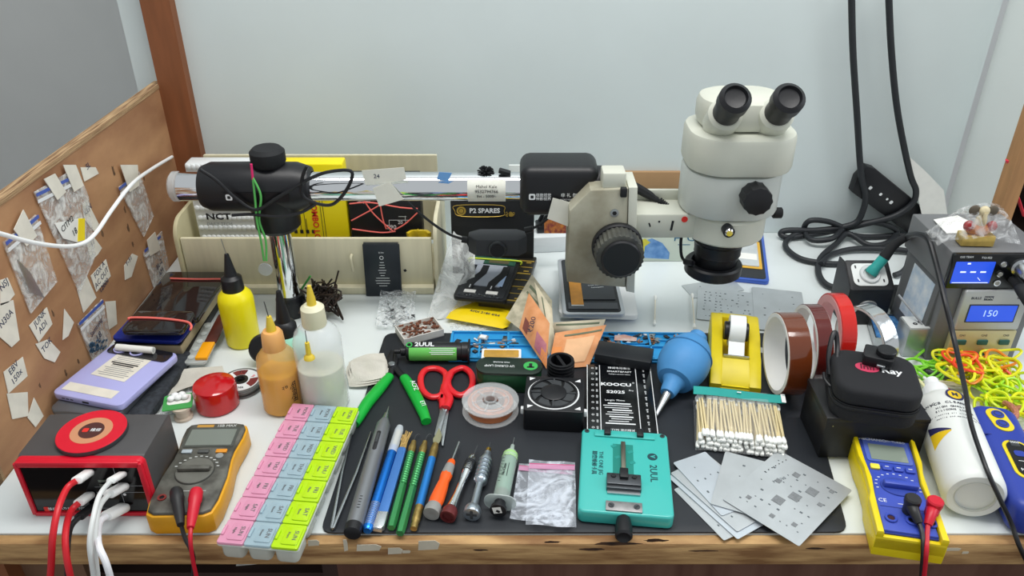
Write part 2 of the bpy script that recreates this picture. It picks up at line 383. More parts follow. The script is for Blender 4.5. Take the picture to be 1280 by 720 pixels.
# arm and ring
xc, _ = vz(905, 280, YT-.03); YH = YT-.03
za = vz(830, 266, YH-.02)[1]; zb = vz(830, 296, YH-.02)[1]; xa = vz(788, 280)[0]
b = B(); ww = xc-.045-xa; b.box(CREAM, (xa+ww/2, YH, (za+zb)/2), (ww+.02, .05, za-zb), bev=.003)
b.box(CREAM, (xa+ww/2, YH+.026, za+.006), (ww+.01, .006, .016), bev=.002)
b.box(CREAM, (xa+ww-.006, YH+.003, za+.004), (.012, .05, .012), bev=.002); mp(b, 'arm')
b = B(); b.rect(PRINTR, 0, 0, .001, .001); b.lathe(PRINTR, [(0, 0), (.0042, 0), (.0042, .0004), (0, .0004)], 20, T3(vz(857, 277)[0], YH-.0252, vz(857, 277)[1]) @ FRONT); 
for q, s, r in (((812, 281), (.002, .006), 20), ((840, 282), (.003, .014), -6), ((824, 277), (.0025, .0025), 0)):
    xx, zz = vz(*q, YH-.025); b.rect(PRINTK, 0, 0, s[0], s[1], T3(xx, YH-.0252, zz) @ FRONT, rot=r)
mp(b, 'arm_marks')
b = B(); b.ring(CREAM, .038, .052, zb-.002, za, T3(xc, YH, 0), bev=.003); mp(b, 'ring_holder')
x, z = vz(910, 288, YH-.055); b = B(); b.cyl(BLACK, (x, YH-.045, z), (x, YH-.062, z), .0075, n=20, bev=.001); b.cyl(CHROME, (x, YH-.062, z), (x, YH-.064, z), .0055, .004); mp(b, 'lock_screw')
HD = mat('pale_grey_enamel', '#c3c8c3', .35, var=.05, vs=10)
zh0 = za+.001; zh1 = vz(905, 224, YH-.05)[1]; zh2 = vz(905, 130, YH-.03)[1]
b = B(); b.rrect(HD, .126, .112, zh0, zh1, .05, T3(xc, YH+.004, 0), bev=.004, k=8); b.rrect(HD, .092, .092, zh0-.006, zh0+.002, .045, T3(xc, YH, 0), k=8); mp(b, 'head')
b = B(); b.rrect(CREAM, .134, .118, zh1+.001, zh1+.05, .045, T3(xc+.004, YH+.006, 0), bev=.006, k=8)
b.rrect(CREAM, .11, .09, zh1+.05, zh2, .04, T3(xc+.004, YH+.014, 0), bev=.01, k=8); mp(b, 'binocular_housing')
for sx in (-1, 1):
    M = T3(xc+.004+sx*.031, YH-.01, zh2-.032) @ R3('X', 48); b = B()
    b.lathe(CREAM, [(0, 0), (.021, 0), (.021, .03), (.018, .034), (0, .034)], 28, M); b.lathe(BLACK, [(.0165, .034), (.0165, .058), (.019, .06), (.019, .074), (.014, .078), (.012, .074), (0, .072)], 28, M); mp(b, 'eyepiece')
x, z = vz(942, 247, YH-.06); b = B(); knurl(b, BLACK, x+.002, z, YH-.04, .034, .0185, 12, .0012); mp(b, 'zoom_knob')
x, z = vz(966, 266, YH); b = B(); b.cyl(BLACK, (x-.02, YH, z), (x+.004, YH, z), .0045); b.cyl(MBLACK, (x+.0, YH, z), (x+.012, YH, z), .0075, n=14, bev=.001); mp(b, 'zoom_knob')
zo1 = vz(900, 345, YH-.02)[1]+.004
b = B(); b.lathe(BLACK, [(.0, zb+.004), (.037, zb+.004), (.036, zb-.012), (.0325, zb-.016), (.031, zb-.03), (.0315, zb-.032), (.029, zb-.034), (.0285, zo1), (.022, zo1), (.02, zo1+.004), (0, zo1+.004)], 40, T3(xc-.004, YH, 0)); mp(b, 'objective')
b = B(); b.ring(BLACK, .0275, .0385, zo1-.006, zo1+.011, T3(xc-.008, YH-.004, 0), bev=.0025); mp(b, 'ring_light')
zl = zo1
b = B(); b.tube(BLACK, [VY(853, 290, YH+.0), VY(851, 303, YH), VY(852, 320, YH), VY(858, 327, YH-.01), VY(868, 328, YH-.02)], .0021); b.cyl(BLACK, VY(856, 327, YH-.01), VY(866, 329, YH-.02), .0042); mp(b, 'ring_light_cable')
b = B(); b.tube(BLACK, [VY(742, 222, YT+.02), VY(757, 225, YT+.01), VY(772, 225, YT)], .0016)
pts = [VY(772, 225, YT), VY(790, 232, YT-.005), VY(810, 243, YT-.01), VY(822, 250, YT-.015)]
b.tube(MBLACK, pts, lambda u: .0042+.0028*math.sin(PI*min(1, u*1.2))**.6)
for i in range(9):
    u = i/8; p = VY(824+18*u, 251+12*u, YT-.016-.01*u); q = VY(825.4+18*u, 252+12*u, YT-.0165-.01*u); b.cyl(MBLACK, p, q, .0052-.0018*u, n=12)
b.tube(MBLACK, [VY(822, 250, YT-.015), VY(843, 264, YT-.027), VY(846, 275, YT-.02)], .003); mp(b, 'cable_plug')

# paper tape on the boom and block
TAPE = mat('masking_paper', '#e8e8dd', .8, var=.05)
def sticker(name, label, pxs, Y, m, lines=(), tilt=0, cat='label', size=.006, off=.0006, kind=PRINTK, grp=None):
    P = [VY(x, y, Y) for x, y in pxs]; c = sum(P, Vector())/len(P)
    b = B(); b.prism(m, [(p.x-c.x, p.z-c.z) for p in P], 0, .0005, FRONT)
    for i, (t, s, dx, dz) in enumerate(lines): b.text(kind, t, s, dx, dz, tilt, FRONT @ T3(0, 0, .0005))
    o = b.obj(name, loc=c); tag(o, label, cat, grp); return o
# curved name label on the boom
a, c = VY(584, 233, YT-.02).x, VY(632, 233, YT-.02).x
b = B(); b.sheet(TAPE, lambda u, v: ((u-.5)*(c-a), -.0202*math.cos(math.radians(-62+112*v)), .0202*math.sin(math.radians(-62+112*v))), 2, 14, .0004)
Mx = T3(0, -.0206, .002) @ FRONT; b.text(PRINTK, 'Mahol Kale', .0062, 0, .006, 0, Mx); b.text(PRINTK, '9532794766', .0062, 0, -.001, 0, Mx); b.text(PRINTK, 'Est - 5000/-', .0055, 0, -.008, 0, T3(0, .0006, 0) @ Mx)
tag(b.obj('paper_label', loc=((a+c)/2, YT, zt)), 'white paper label with three printed lines wrapped round the chrome boom', 'label')
sticker('paper_tape', 'torn white tape with blue writing on the chrome boom', [(452, 213), (505, 209), (508, 224), (490, 228), (457, 231)], YT-.0212, TAPE, [('24', .008, -.012, .001)], kind=INK)
sticker('paper_tape', 'blank cream tape square hanging under the chrome boom', [(466, 235), (487, 227), (505, 249), (474, 258)], YT-.0224, TAPE)
sticker('paper_tape', 'cream paper tape stuck below the right black clamp', [(684, 273), (691, 247), (717, 254), (710, 283)], YT-.0395, TAPE)
sticker('tape_piece', 'small blue tape square on top of the chrome boom', [(546, 224), (549, 215), (565, 216), (560, 227)], YT-.0212, mat('blue_tape', '#6fa3dc', .7))
b = B()
for i in range(60):
    a1, a2 = random.uniform(0, 6.28), random.uniform(-.2, 1.4); b.cyl(MBLACK, (0, 0, 0), (.012*math.cos(a1)*math.cos(a2), .008*math.sin(a1)*math.cos(a2), .01*math.sin(a2)), .0009, n=5)
p = VY(607, 219, YT); tag(b.obj('wire_ball', loc=(p.x, YT, zt+.0195)), 'small ball of black wire ends resting on the chrome boom', 'wire')
b = B(); b.box(BLACK, (0, 0, .003), (.016, .008, .006), bev=.0015); p = VY(630, 217, YT); tag(b.obj('plastic_clip', loc=(p.x, YT-.004, zt+.0197), rot=(.15, .3, 0)), 'small black plastic clip on the boom beside the black clamp', 'clip')

# pink and green thread with a round tag, hanging from the left clamp
b = B(); th = mat('green_thread', '#5cb85c', .7); Yt = YT-.04
b.tube(mat('pink_thread', '#e0286e', .7), [VY(314, 205, Yt), VY(316, 224, Yt)], .0016)
b.tube(th, [VY(316, 222, Yt), VY(319, 250, Yt), VY(321, 275, Yt-.002), VY(326, 300, Yt), VY(330, 326, Yt)], .0015)
b.tube(th, [VY(316, 222, Yt), VY(326, 245, Yt-.001), VY(324, 275, Yt), VY(332, 300, Yt), VY(333, 326, Yt)], .0015)
p = VY(331.5, 336, Yt)
o = b.obj('hanging_thread', M=T3(-p.x, -p.y, -p.z), loc=p); tag(o, 'green and pink thread holding a round grey tag from the left clamp', 'thread')
b = B(); b.cyl(mat('grey_tag', '#a9adaf', .5), (0, .001, -.001), (0, -.001, -.001), .0095, n=28); b.obj('round_tag', o)
# loops of thin black cable over the clamp
b = B(); Yc = YT-.042
b.tube(BLACK, [VY(250, 212, Yc), VY(270, 225, Yc), VY(295, 248, Yc), VY(320, 262, Yc), VY(345, 248, Yc), VY(372, 232, Yc), VY(390, 222, Yc), VY(410, 215, Yc), VY(436, 213, Yc), VY(440, 222, Yc), VY(430, 242, Yc), VY(414, 256, Yc+.005), VY(392, 253, Yc), VY(378, 243, Yc), VY(378, 222, Yc), VY(384, 208, Yc)], .0023)
b.tube(BLACK, [VY(396, 254, Yc), VY(375, 266, Yc), VY(345, 271, Yc-.002), VY(315, 268, Yc), VY(290, 269, Yc)], .0022)
tag(b.obj('black_cable'), 'thin black cable looped over the left boom clamp', 'cable')

# in-line dimmer with its two cables
YD = 1.03
dm = VY(622, 300, YD); b = B()
M = T3(0, .014, 0) @ FRONT
def loc2(px, py): p = VY(px, py, YD); return (p.x-dm.x, p.z-dm.z)
b.prism(mat('dimmer_grey', '#3a3c40', .6, var=.1), [(-.042, -.002), (-.03, -.016), (.03, -.016), (.042, -.004), (.04, .014), (.028, .022), (-.026, .022), (-.042, .012)], -.019, .008, bev=.003)
root = thing('dimmer_switch', 'black in-line dimmer with round dial hanging behind the opened phone', 'dimmer', dm)
b.obj('body', root)
b = B(); b.cyl(DARK, (0, -.015, -.006), (0, -.021, -.006), .0125, n=32, bev=.001); b.cyl(BLACK, (0, -.0205, -.006), (0, -.022, -.006), .0100, n=32); b.obj('dial', root)
b = B()
b.cyl(BLACK, VY(584, 300, YD)-dm, VY(577, 299, YD)-dm, .005)
b.tube(BLACK, [VY(579, 299, YD)-dm, VY(560, 292, YD)-dm, VY(535, 275, YD)-dm, VY(509, 252, YD)-dm, VY(500, 240, YD+.01)-dm], .002)
b.cyl(BLACK, VY(656, 288, YD)-dm, VY(666, 286, YD)-dm, .0045)
b.tube(BLACK, [VY(664, 286, YD)-dm, VY(676, 280, YD)-dm, VY(690, 268, YD)-dm, VY(700, 255, YD)-dm], .002); b.obj('cable', root)

# ================= pale wooden rack with its parcels =================
WOODP = mat('pale_wood', '#d9d3b6', .6, var=.1, vs=14, stretch=(6, 6, .6))
WOODS = mat('pale_wood_side', '#c9c19c', .6, var=.15, vs=14)
YR = G(380, 366).y; rz1 = VY(380, 297, YR+.008).z
rk = thing('wooden_rack', 'pale wooden rack with rounded end against the back wall', 'rack', (VY(380, 330, YR).x, YR, DESK))
ox = rk.location.x
def rp(b, name): return b.obj(name, rk, M=T3(-ox, -YR, -DESK))
xL, xR = VY(230, 330, YR).x, VY(540, 330, YR).x
b = B(); b.box(WOODP, ((xL+xR)/2, YR+.008, (DESK+.012+rz1)/2), (xR-xL, .006, rz1-DESK-.012), bev=.001); rp(b, 'front_board')
b = B(); b.box(WOODP, ((xL+xR)/2, YR-.001+.07, DESK+.0065), (xR-xL+.002, .15, .0115), bev=.001); rp(b, 'base_board')
def endb(px, top, name='end_board', m=WOODS):
    x = VY(px, 330, YR).x; z = top; b = B(); D = .15
    poly = [(0, DESK+.0007)]+[(0, z-.03)]+[(.03-.03*math.cos(math.radians(a)), z-.03+.03*math.sin(math.radians(a))) for a in range(15, 91, 15)]+[(D, z), (D, DESK+.0007)]
    b.prism(m, poly, 0, .006, T3(x, YR, 0) @ Matrix(((0, 0, 1, 0), (1, 0, 0, 0), (0, 1, 0, 0), (0, 0, 0, 1))), bev=.0008); rp(b, name)
endb(224, VY(225, 268, YR+.03).z); endb(543, VY(548, 250, YR+.08).z, m=WOODP)
b = B(); b.box(WOODP, ((xL+xR)/2, YR+.155, DESK+.09), (xR-xL, .006, .15)); rp(b, 'back_board')
b = B(); x = VY(440, 330, YR).x; z = VY(440, 330, YR).z; b.tube(WOODP, [(x, YR+.004, z+.014), (x, YR-.004, z+.01), (x+.001, YR-.004, z-.01)], .002); b.rect(PRINTK, VY(506, 340, YR).x, VY(506, 340, YR).z, .004, .004, T3(0, YR+.0048, 0) @ FRONT, rot=30); rp(b, 'front_peg')
# contents
YC = YR+.05
def inrack(name, label, cat, px0, px1, ptop, m, Y=None, dep=.03, bot=DESK+.014, bev=.003):
    Y = Y or YC; px0 += 0; x0 = VY(px0, 290, Y).x; x1 = VY(px1, 290, Y).x; z1 = VY(500, ptop, Y).z
    root = thing(name, label, cat, ((x0+x1)/2, Y, bot)); b = B(); b.box(m, (0, dep/2, (z1-bot)/2), (x1-x0, dep, z1-bot), bev=bev); b.obj('body', root); return root, x1-x0, z1-bot
mbub = mat('bubble_wrap', '#dfe3e3', .3, var=.05)
root, wd, ht = inrack('padded_parcel', 'white bubble-wrapped parcel with black lettering in the left of the wooden rack', 'parcel', 248, 340, 205, mbub)
b = B(); 
for i in range(15):
    for j in range(13): 
        if (.0165*j) < ht-.01: b.ball(mbub, (-wd/2+.006+i*(wd-.012)/14+(j % 2)*.002, 0, .006+j*.0165), .0048, (1, .5, 1), 8)
b.obj('bubbles', root)
b = B(); Mx = T3(-.02, -.003, VY(300, 270, YC).z-DESK-.014) @ FRONT; b.text(PRINTK, 'NCT', .014, 0, 0, 0, Mx, bold=.03, sx=1.3); b.text(mat('grey_print', '#8a8f94', .7), 'DAILY TECH', .007, 0, -.012, 0, Mx); b.obj('printing', root)
YEL = mat('yellow_card', '#f0dc10', .45)
root, wd, ht = inrack('box', 'yellow box with red vertical lettering in the wooden rack', 'box', 352, 437, 205, YEL, YC+.001)
b = B(); hz = VY(400, 275, YC).z-DESK-.014; Mx = T3(0, -.0003, hz) @ FRONT
b.text(PRINTR, 'COMBO LCD', .013, .002, -.004, -90, Mx, bold=.02); 
for i in (-.014, .012, .016): b.rect(PRINTK, i, 0, .0007, .09, Mx)
for i in range(4): b.rect(PRINTK, -.03+.009*i, -.02, .005, .006, Mx)
for i in range(3): b.rect(PRINTK, -.03+.009*i, -.008, .0008, .02, Mx)
b.obj('printing', root)
root, wd, ht = inrack('box', 'black box tied with coral elastic bands in the rack', 'box', 439, 528, 222, mat('black_card', '#17181c', .5), YC)
b = B(); Mx = T3(0, -.0005, hz) @ FRONT; b.text(PRINTW, '590', .01, .008, -.012, 0, Mx); b.text(PRINTW, '20', .008, .022, -.004, 0, Mx); b.text(PRINTW, 'Super', .009, -.03, .032, 0, Mx)
for x, z, ww, hh in ((.02, .0, .03, .0006), (.005, -.01, .0006, .02), (.026, .006, .012, .0006), (.03, 0, .0006, .014)): b.rect(PRINTW, x, z, ww, hh, Mx)
b.obj('printing', root)
EL = mat('coral_elastic', '#f0736a', .6)
b = B()
for pts in (((-.052, .028), (-.02, .03), (.024, .022), (.05, .02)), ((-.052, .0), (-.02, .018), (-.004, .028), (.01, .036)), ((-.052, -.014), (-.01, -.02), (.014, -.018)), ((.012, -.016), (.03, -.005), (.05, .014)), ((-.03, .034), (-.016, .01), (.01, -.018)), ((-.006, .03), (-.004, .004), (.0, -.014))):
    b.tube(EL, [(x, -.0025, hz+z) for x, z in pts], .0011, 6)
b.obj('elastic_band', root)
# small yellow-tipped packet beside it
b = B(); p = VY(524, 292, YC-.012); b.sheet(mat('yellow_packet', '#e8c92c', .35, var=.3), lambda u, v: ((u-.5)*.03, .004*math.sin(3*u*PI)*v, v*.034*(1-.4*abs(u-.5))), 8, 6, .006)
tag(b.obj('packet', loc=(p.x, YC-.022, DESK+.06)), 'small yellow plastic packet at the right end of the rack', 'packet')
# black and gold spares box
Y2 = YR+.06; x0, x1 = VY(563, 270, Y2).x, VY(668, 270, Y2).x; zc = VY(600, 252, Y2).z
GOLD = mat('gold_print', '#c9a94e', .4, .6)
root = thing('spares_box', 'black box with gold oval logo standing behind the dimmer', 'box', ((x0+x1)/2, Y2, DESK+.0005), rot=(-.06, 0, 0))
b = B(); b.box(mat('black_box', '#1a1b1d', .45), (0, .012, (zc-DESK)/2), (x1-x0, .022, zc-DESK), bev=.0015); b.obj('body', root)
b = B(); Mx = T3(-.018, 0, VY(600, 266, Y2).z-DESK) @ FRONT; b.text(PRINTW, 'P2 SPARES', .0105, .006, 0, 0, Mx, bold=.03)
b.tube(GOLD, [(-.036*1+.0, .009, 0), (.03, .009, 0), (.036, 0, 0), (.03, -.009, 0), (-.03, -.009, 0), (-.04, 0, 0)], .0006, 5, True, 5, Mx)
b.ring(GOLD, .0045, .0072, 0, .0004, Mx @ T3(-.03, 0, 0)); b.lathe(GOLD, [(0, 0), (.0035, 0), (.0035, .0005), (0, .0005)], 16, Mx @ T3(-.03, 0, 0))
b.text(GOLD, '❧', .02, .045, -.004, 0, Mx); b.obj('logo', root)

# stack of paper-edged boards far behind (top edges just visible above the boom)
for x0p, x1p, col, lab in ((384, 415, '#f2e018', 'yellow card folder standing upright behind the boom cable loops'), (636, 652, '#dfe6e2', 'white card standing upright behind the right boom clamp')):
    Y = YR+.12; a, c = VY(x0p, 215, Y).x, VY(x1p, 215, Y).x; z = VY(400, 206, Y).z; z0 = DESK+.0135
    b = B(); b.box(mat('card'+col, col, .6), (0, 0, (z-z0)/2), (c-a, .004, z-z0), bev=.0005); tag(b.obj('card_folder', loc=((a+c)/2, Y, z0 if x0p < 500 else z0)), lab, 'folder')

# battery leaning on the rack
p = G(475, 390); root = thing('phone_battery', 'flat black phone battery leaning against the wooden rack', 'battery', (p.x, YR-.012, DESK+.0006), rot=(-.12, 0, 0))
bw = VY(498, 350, YR).x-VY(453, 350, YR).x; bh = VY(475, 305, YR).z-DESK
b = B(); b.box(mat('battery_wrap', '#20262d', .35), (0, .0025, bh/2), (bw, .0045, bh), bev=.0012); b.obj('cell', root)
b = B(); Mx = T3(0, -.0001, 0) @ FRONT
b.ring(PRINTW, .0022, .003, 0, .0002, Mx @ T3(0, bh*.75, 0)); b.text(PRINTW, 'Li-ion', .0035, 0, bh*.85, 0, Mx)
for i, wdt in enumerate((.006, .008, .008, .012, .009, .006, .02, .022, .02, .012)): b.rect(PRINTW, 0, bh*(.66-.05*i), wdt, .0007, Mx)
b.obj('printing', root)
b = B(); b.box(DARK, (0, .0025, bh+.001), (bw*.94, .003, .003)); b.obj('terminal_edge', root)
# ================= back middle of the bench =================
def lay(name, label, cat, p, h=0, rz=0, group=None): return thing(name, label, cat, loc3(p, h), rz, group)
def on_mat(p): return .0028
# tangle of black wire
b = B(); random.seed(3)
for i in range(46):
    q = [Vector((random.gauss(0, .014), random.gauss(0, .011), abs(random.gauss(.027, .014))+.002)) for _ in range(4)]
    b.tube(mat('wire_black', '#16120f', .6, col2='#3a2a20', vs=200), q, .0014, 5, False, 4)
p = G(407, 394); tag(b.obj('wire_bundle', loc=loc3(p, 0)), 'dark tangled bundle of fine black wire beside the chrome pole', 'wire')
b = B(); q = G(375, 372, .03); b.cyl(th, VY(374, 366, YT+.03)-q, VY(388, 345, YT+.03)-q, .0016); tag(b.obj('green_stick', loc=q), 'short green plastic stick poking out of the wire bundle', 'stick')

# zip bag factory: clear film with a printed seal line
SEAL = mat('blue_seal', '#4a64b8', .4, alpha=.8); SEALP = mat('pink_seal', '#e0508a', .4, alpha=.8)
FILM = mat('bag_film', '#f2f6f7', .12, avar=(.08, .6, 90), bump=.8, bs=120)
def film(b, w, h, amp, seed, m=FILM, z=.001, nu=14, nv=14, taper=0):
    r = random.Random(seed); ph = [r.uniform(0, 6) for _ in range(4)]; fr = [r.uniform(2, 5) for _ in range(4)]
    b.sheet(m, lambda u, v: ((u-.5)*w*(1-taper*(1-v)), (v-.5)*h, z+amp*(1+.5*math.sin(fr[0]*u*3+ph[0]+2*v)+.5*math.sin(fr[1]*v*3+ph[1]+3*u))), nu, nv, .0003)
# bag of screws in front of the battery
p, a, wd, dd = foot((471, 413), (517, 413), (521, 365), (477, 364)); root = lay('zip_bag', 'small clear zip bag of metal screws in front of the phone battery', 'bag', p, .0005, a)
b = B(); film(b, wd, dd, .004, 1, z=.004); b.obj('film', root)
b = B(); b.rect(mat('red_seal', '#c25a68', .5, alpha=.8), 0, dd*.42, wd*.95, .0025, z=.009); b.obj('seal', root)
b = B(); r = random.Random(5)
for i in range(70):
    x, y, z, t = r.gauss(0, wd*.2), r.gauss(-dd*.2, dd*.1), r.uniform(.001, .007), r.uniform(0, 6.3)
    b.cyl(STEEL if i % 3 else DARK, (x, y, z), (x+.005*math.cos(t), y+.005*math.sin(t), z+r.uniform(-.0005, .002)), .0011, n=6)
o = b.obj('screws', root); o['kind'] = 'stuff'

# white card box with brown scraps
p, a, wd, dd = foot((505, 436), (556, 421), (540, 404), (497, 419), .0); hb = .011
root = lay('card_box', 'small open white card box of brown scraps at the corner of the mat', 'box', p, .003, a)
WC = mat('white_card', '#dedcd6', .8, var=.12)
b = B(); t = .0012; b.box(WC, (0, 0, t/2), (wd, dd, t))
for s in (-1, 1): b.box(WC, (0, s*(dd-t)/2, hb/2), (wd, t, hb)); b.box(WC, (s*(wd-t)/2, 0, hb/2), (t, dd-2*t, hb))
b.obj('tray', root)
b = B(); r = random.Random(8)
for i in range(80):
    x, y = r.uniform(-.42, .42)*wd, r.uniform(-.4, .4)*dd; b.ball(mat('brown_scraps', '#5a3626', .8, col2='#8c5a44', vs=200), (x, y, .007+r.uniform(0, .006)), .0028, (1, .6, .6), 5)
o = b.obj('scraps', root); o['kind'] = 'stuff'

# standing clear plastic sleeve between rack and phone
P = [VY(536, 404, 1.0), VY(590, 400, 1.0), VY(598, 300, 1.09), VY(563, 286, 1.1)]
o0 = G(560, 404); b = B(); fr = mat('frosted_sleeve', '#e3e6e4', .3, avar=(.25, .7, 30), bump=.5, bs=60)
bl, br, tr, tl = G(533, 402), G(592, 396), VY(594, 318, 1.075), VY(567, 288, 1.085)
b.sheet(fr, lambda u, v: (bl*(1-u)*(1-v)+br*u*(1-v)+tr*u*v+tl*(1-u)*v)-o0+Vector((0, 0, .002+.004*math.sin(9*u+4*v)*v)), 10, 12, .0004)
tag(b.obj('plastic_sleeve', loc=o0), 'creased frosted plastic sleeve propped between the rack and the opened phone', 'sleeve')
p = G(600, 408); b = B(); film(b, .085, .022, .0015, 12, z=.0006); tag(b.obj('plastic_film', loc=loc3(p, .0002), rot=(0, 0, .1)), 'loose clear plastic film lying in front of the yellow envelope', 'film')

# yellow padded envelope
p, a, wd, dd = foot((560, 399), (636, 404), (655, 376), (573, 380), .006)
root = lay('padded_envelope', 'flat yellow padded envelope with handwriting under the opened phone', 'envelope', p, .0008, a)
b = B(); ym = mat('yellow_film', '#f2d313', .35, bump=.3, bs=60)
b.sheet(ym, lambda u, v: ((u-.5)*wd, (v-.5)*(dd+.02), .007+.0065*(1-abs(2*u-1)**4)*(1-abs(2*v-1)**4)), 16, 10); b.sheet(ym, lambda u, v: ((u-.5)*wd, (v-.5)*(dd+.02), .007-.0065*(1-abs(2*u-1)**4)*(1-abs(2*v-1)**4)), 16, 10); b.obj('envelope_body', root)
b = B(); b.text(INK, 'RMX 2180 4/64', .007, .006, -dd*.3, 0, z=0, M=T3(0, 0, .0136)); b.obj('handwriting', root)
# gold and black packet bundle
p, a, wd, dd = foot((600, 376), (650, 388), (672, 325), (620, 322), .02)
root = lay('battery_packet', 'black and gold striped packet under the right side of the opened phone', 'packet', p, .0148, a)
b = B(); b.box(mat('packet_black', '#23201a', .4), (0, 0, .006), (wd, dd, .012), bev=.002)
b.obj('packet_body', root); b = B()
for i in range(7): b.rect(GOLD, .0, -dd*.46+i*dd*.14, wd*.96, .002 if i % 2 else .0035, z=.0121)
for i in range(5): b.rect(GOLD, wd*.36, -dd*.42+i*dd*.19, .008, .0035, z=.0124)
b.obj('gold_stripes', root)
b = B(); e = .0272; p, a, wd, dd = foot((565, 372), (632, 373), (652, 321), (590, 320), e+.008)
# opened phone
def open_phone(root, wd, dd, fr, th=.009, kind=0):
    b = B(); b.rrect(fr, wd, dd, 0, th*.75, .007, bev=.001); b.obj('frame', root)
    b = B(); z = th*.75+.0001
    b.rrect(mat('phone_inner', '#2a2d31', .5, var=.2, vs=150), wd*.88, dd*.94, z-.0002, z+.0004, .006)
    b.obj('inner_plate', root)
b_ = b; b_.bm.free()
root = lay('opened_phone', 'black phone without its back, two dark flex cables over the battery', 'phone', p, e, a)
open_phone(root, wd, dd, BLACK)
z = .0073; LB = mat('phone_battery_silver', '#b9c0cc', .35, .3, var=.1); FL = mat('flex_black', '#1c1e21', .5)
b = B(); b.rrect(LB, wd*.6, dd*.5, z, z+.0014, .002, c=(0, dd*.02)); b.obj('battery', root)
b = B(); b.box(mat('pcb_green', '#2f5c4b', .45, var=.35, vs=250), (wd*.0, dd*.38, z+.0007), (wd*.86, dd*.17, .0014)); b.box(mat('shield_tan', '#7a7460', .35, .6), (wd*.1, dd*.36, z+.0016), (wd*.4, dd*.1, .001)); b.box(LB, (-wd*.3, dd*.3, z+.0016), (wd*.2, dd*.12, .001)); b.obj('circuit_board', root)
for x in (-.27, .14):
    b = B(); x *= wd
    b.prism(FL, [(x-.006, -dd*.34), (x+.004, -dd*.34), (x+.006, -dd*.2), (x+.017, dd*.05), (x+.017, dd*.24), (x+.007, dd*.24), (x+.006, dd*.08), (x-.006, -dd*.16)], z+.0015, z+.0022); b.rect(PRINTW, x+.001, -dd*.27, .0015, .009, z=z+.0022); b.obj('flex_cable', root)
b = B()
for x in (-.22, .2): b.box(PAPER, (x*wd, -dd*.37, z+.001), (wd*.22, dd*.06, .0012))
b.box(mat('pale_blue_sticker', '#b4cdf0', .5), (wd*.3, -dd*.02, z+.0016), (wd*.1, dd*.4, .0004)); b.obj('stickers', root)
b = B(); r = random.Random(4)
for i in range(26): b.box(STEEL if i % 2 else DARK, ((r.random()-.5)*wd*.86, -dd*(.42+.05*r.random()), z+.0008), (.002, .0015, .001))
b.obj('lower_board', root)
b = B(); b.tube(mat('lime_elastic', '#c9dc3a', .6), [(-wd*.51, dd*.37, .004), (-wd*.5, dd*.37, z+.0028), (0, dd*.385, z+.003), (wd*.5, dd*.4, z+.0026), (wd*.52, dd*.4, .004)], .0013)
tag(b.obj('elastic_band', loc=loc3(p, e), rot=(0, 0, a)), 'lime rubber band stretched round the opened black phone', 'rubber band')

# banknotes
NOTE = mat('banknote_orange', '#e9a878', .75, col2='#dd9560', vs=70); NOTE2 = mat('banknote_cream', '#cfc7ae', .8, col2='#a9a48c', vs=90, bump=.2)
NOTE3 = mat('banknote_pale', '#e6dcc0', .8, var=.15, vs=80)
def bil(q, curve=.0, ax=Vector((0, -1, .3))):
    a, b_, c, d = q
    return lambda u, v: a*(1-u)*(1-v)+b_*u*(1-v)+c*u*v+d*(1-u)*v+ax*curve*math.sin(PI*u)*math.sin(PI*v)
def wp(px, py, h): return G(px, py, h)
base = G(700, 450); zz = .004
def note(name, label, q, m, marks=None, cv=.006, grp=None):
    q = [wp(*t)-base for t in q]; b = B(); b.sheet(m, bil(q, cv), 12, 12, .0003)
    root = b.obj(name, loc=base); tag(root, label, 'banknote', grp)
    if marks:
        a, b4, c, d = q
        for nm, mm, u0, v0, u1, v1 in marks:
            f = bil(q, cv); nrm = ((b4-a).cross(d-a)).normalized(); nrm = nrm if nrm.y < 0 else -nrm
            k = B(); k.sheet(mm, lambda u, v: f(u0+(u1-u0)*u, v0+(v1-v0)*v)+nrm*.0008, 6, 6); k.obj(nm, root)
    return root
MAG = mat('note_magenta', '#b0607c', .8, col2='#c98a8e', vs=60); MAR = mat('note_maroon', '#8a5046', .8); ORA = mat('note_bright', '#ef9a58', .8, var=.1, vs=60); GRN = mat('note_line', '#6f7a62', .8)
note('banknote', 'greyish banknote at the back of the folded money, peak pointing up', [(632, 398, .02), (690, 442, .0045), (690, 376, .04), (665, 343, .06)], NOTE2, [('print_band', GRN, .12, .78, .85, .84), ('print_band', GRN, .12, .66, .6, .7)])
note('banknote', 'pale banknote inner fold right of the upright orange note', [(686, 446, .006), (694, 432, .006), (690, 386, .046), (668, 352, .064)], NOTE3, [('print_band', GRN, .3, .4, .4, .9)])
n = note('banknote', 'upright folded orange banknote with magenta patch and the number 200', [(649, 410, .028), (683, 461, .006), (687, 404, .048), (661, 366, .064)], NOTE, [('print_patch', MAG, .55, .08, .95, .5), ('print_patch', MAR, .1, .1, .26, .42), ('print_patch', ORA, .78, .02, .99, .3)], .006)
b = B(); q = wp(664, 396, .052)-base; fa, fb, fc, fd = [wp(*t)-base for t in [(649, 410, .028), (683, 461, .006), (687, 404, .048), (661, 366, .064)]]
ux = (fd-fa).normalized(); nz = ((fb-fa).cross(fd-fa)).normalized(); nz = nz if nz.y < 0 else -nz; uy = nz.cross(ux)
Mx = Matrix((ux, uy, nz)).transposed().to_4x4(); Mx.translation = (fa*.28+fb*.22+fc*.24+fd*.26)+nz*.0075
b.text(INK, '₹200', .011, 0, 0, 0, Mx); b.obj('denomination', n)
note('banknote', 'pale banknote edge above the orange note fanned to the right', [(692, 420, .012), (748, 424, .014), (757, 399, .034), (692, 403, .034)], NOTE3, [('print_band', GRN, .05, .8, .9, .9)])
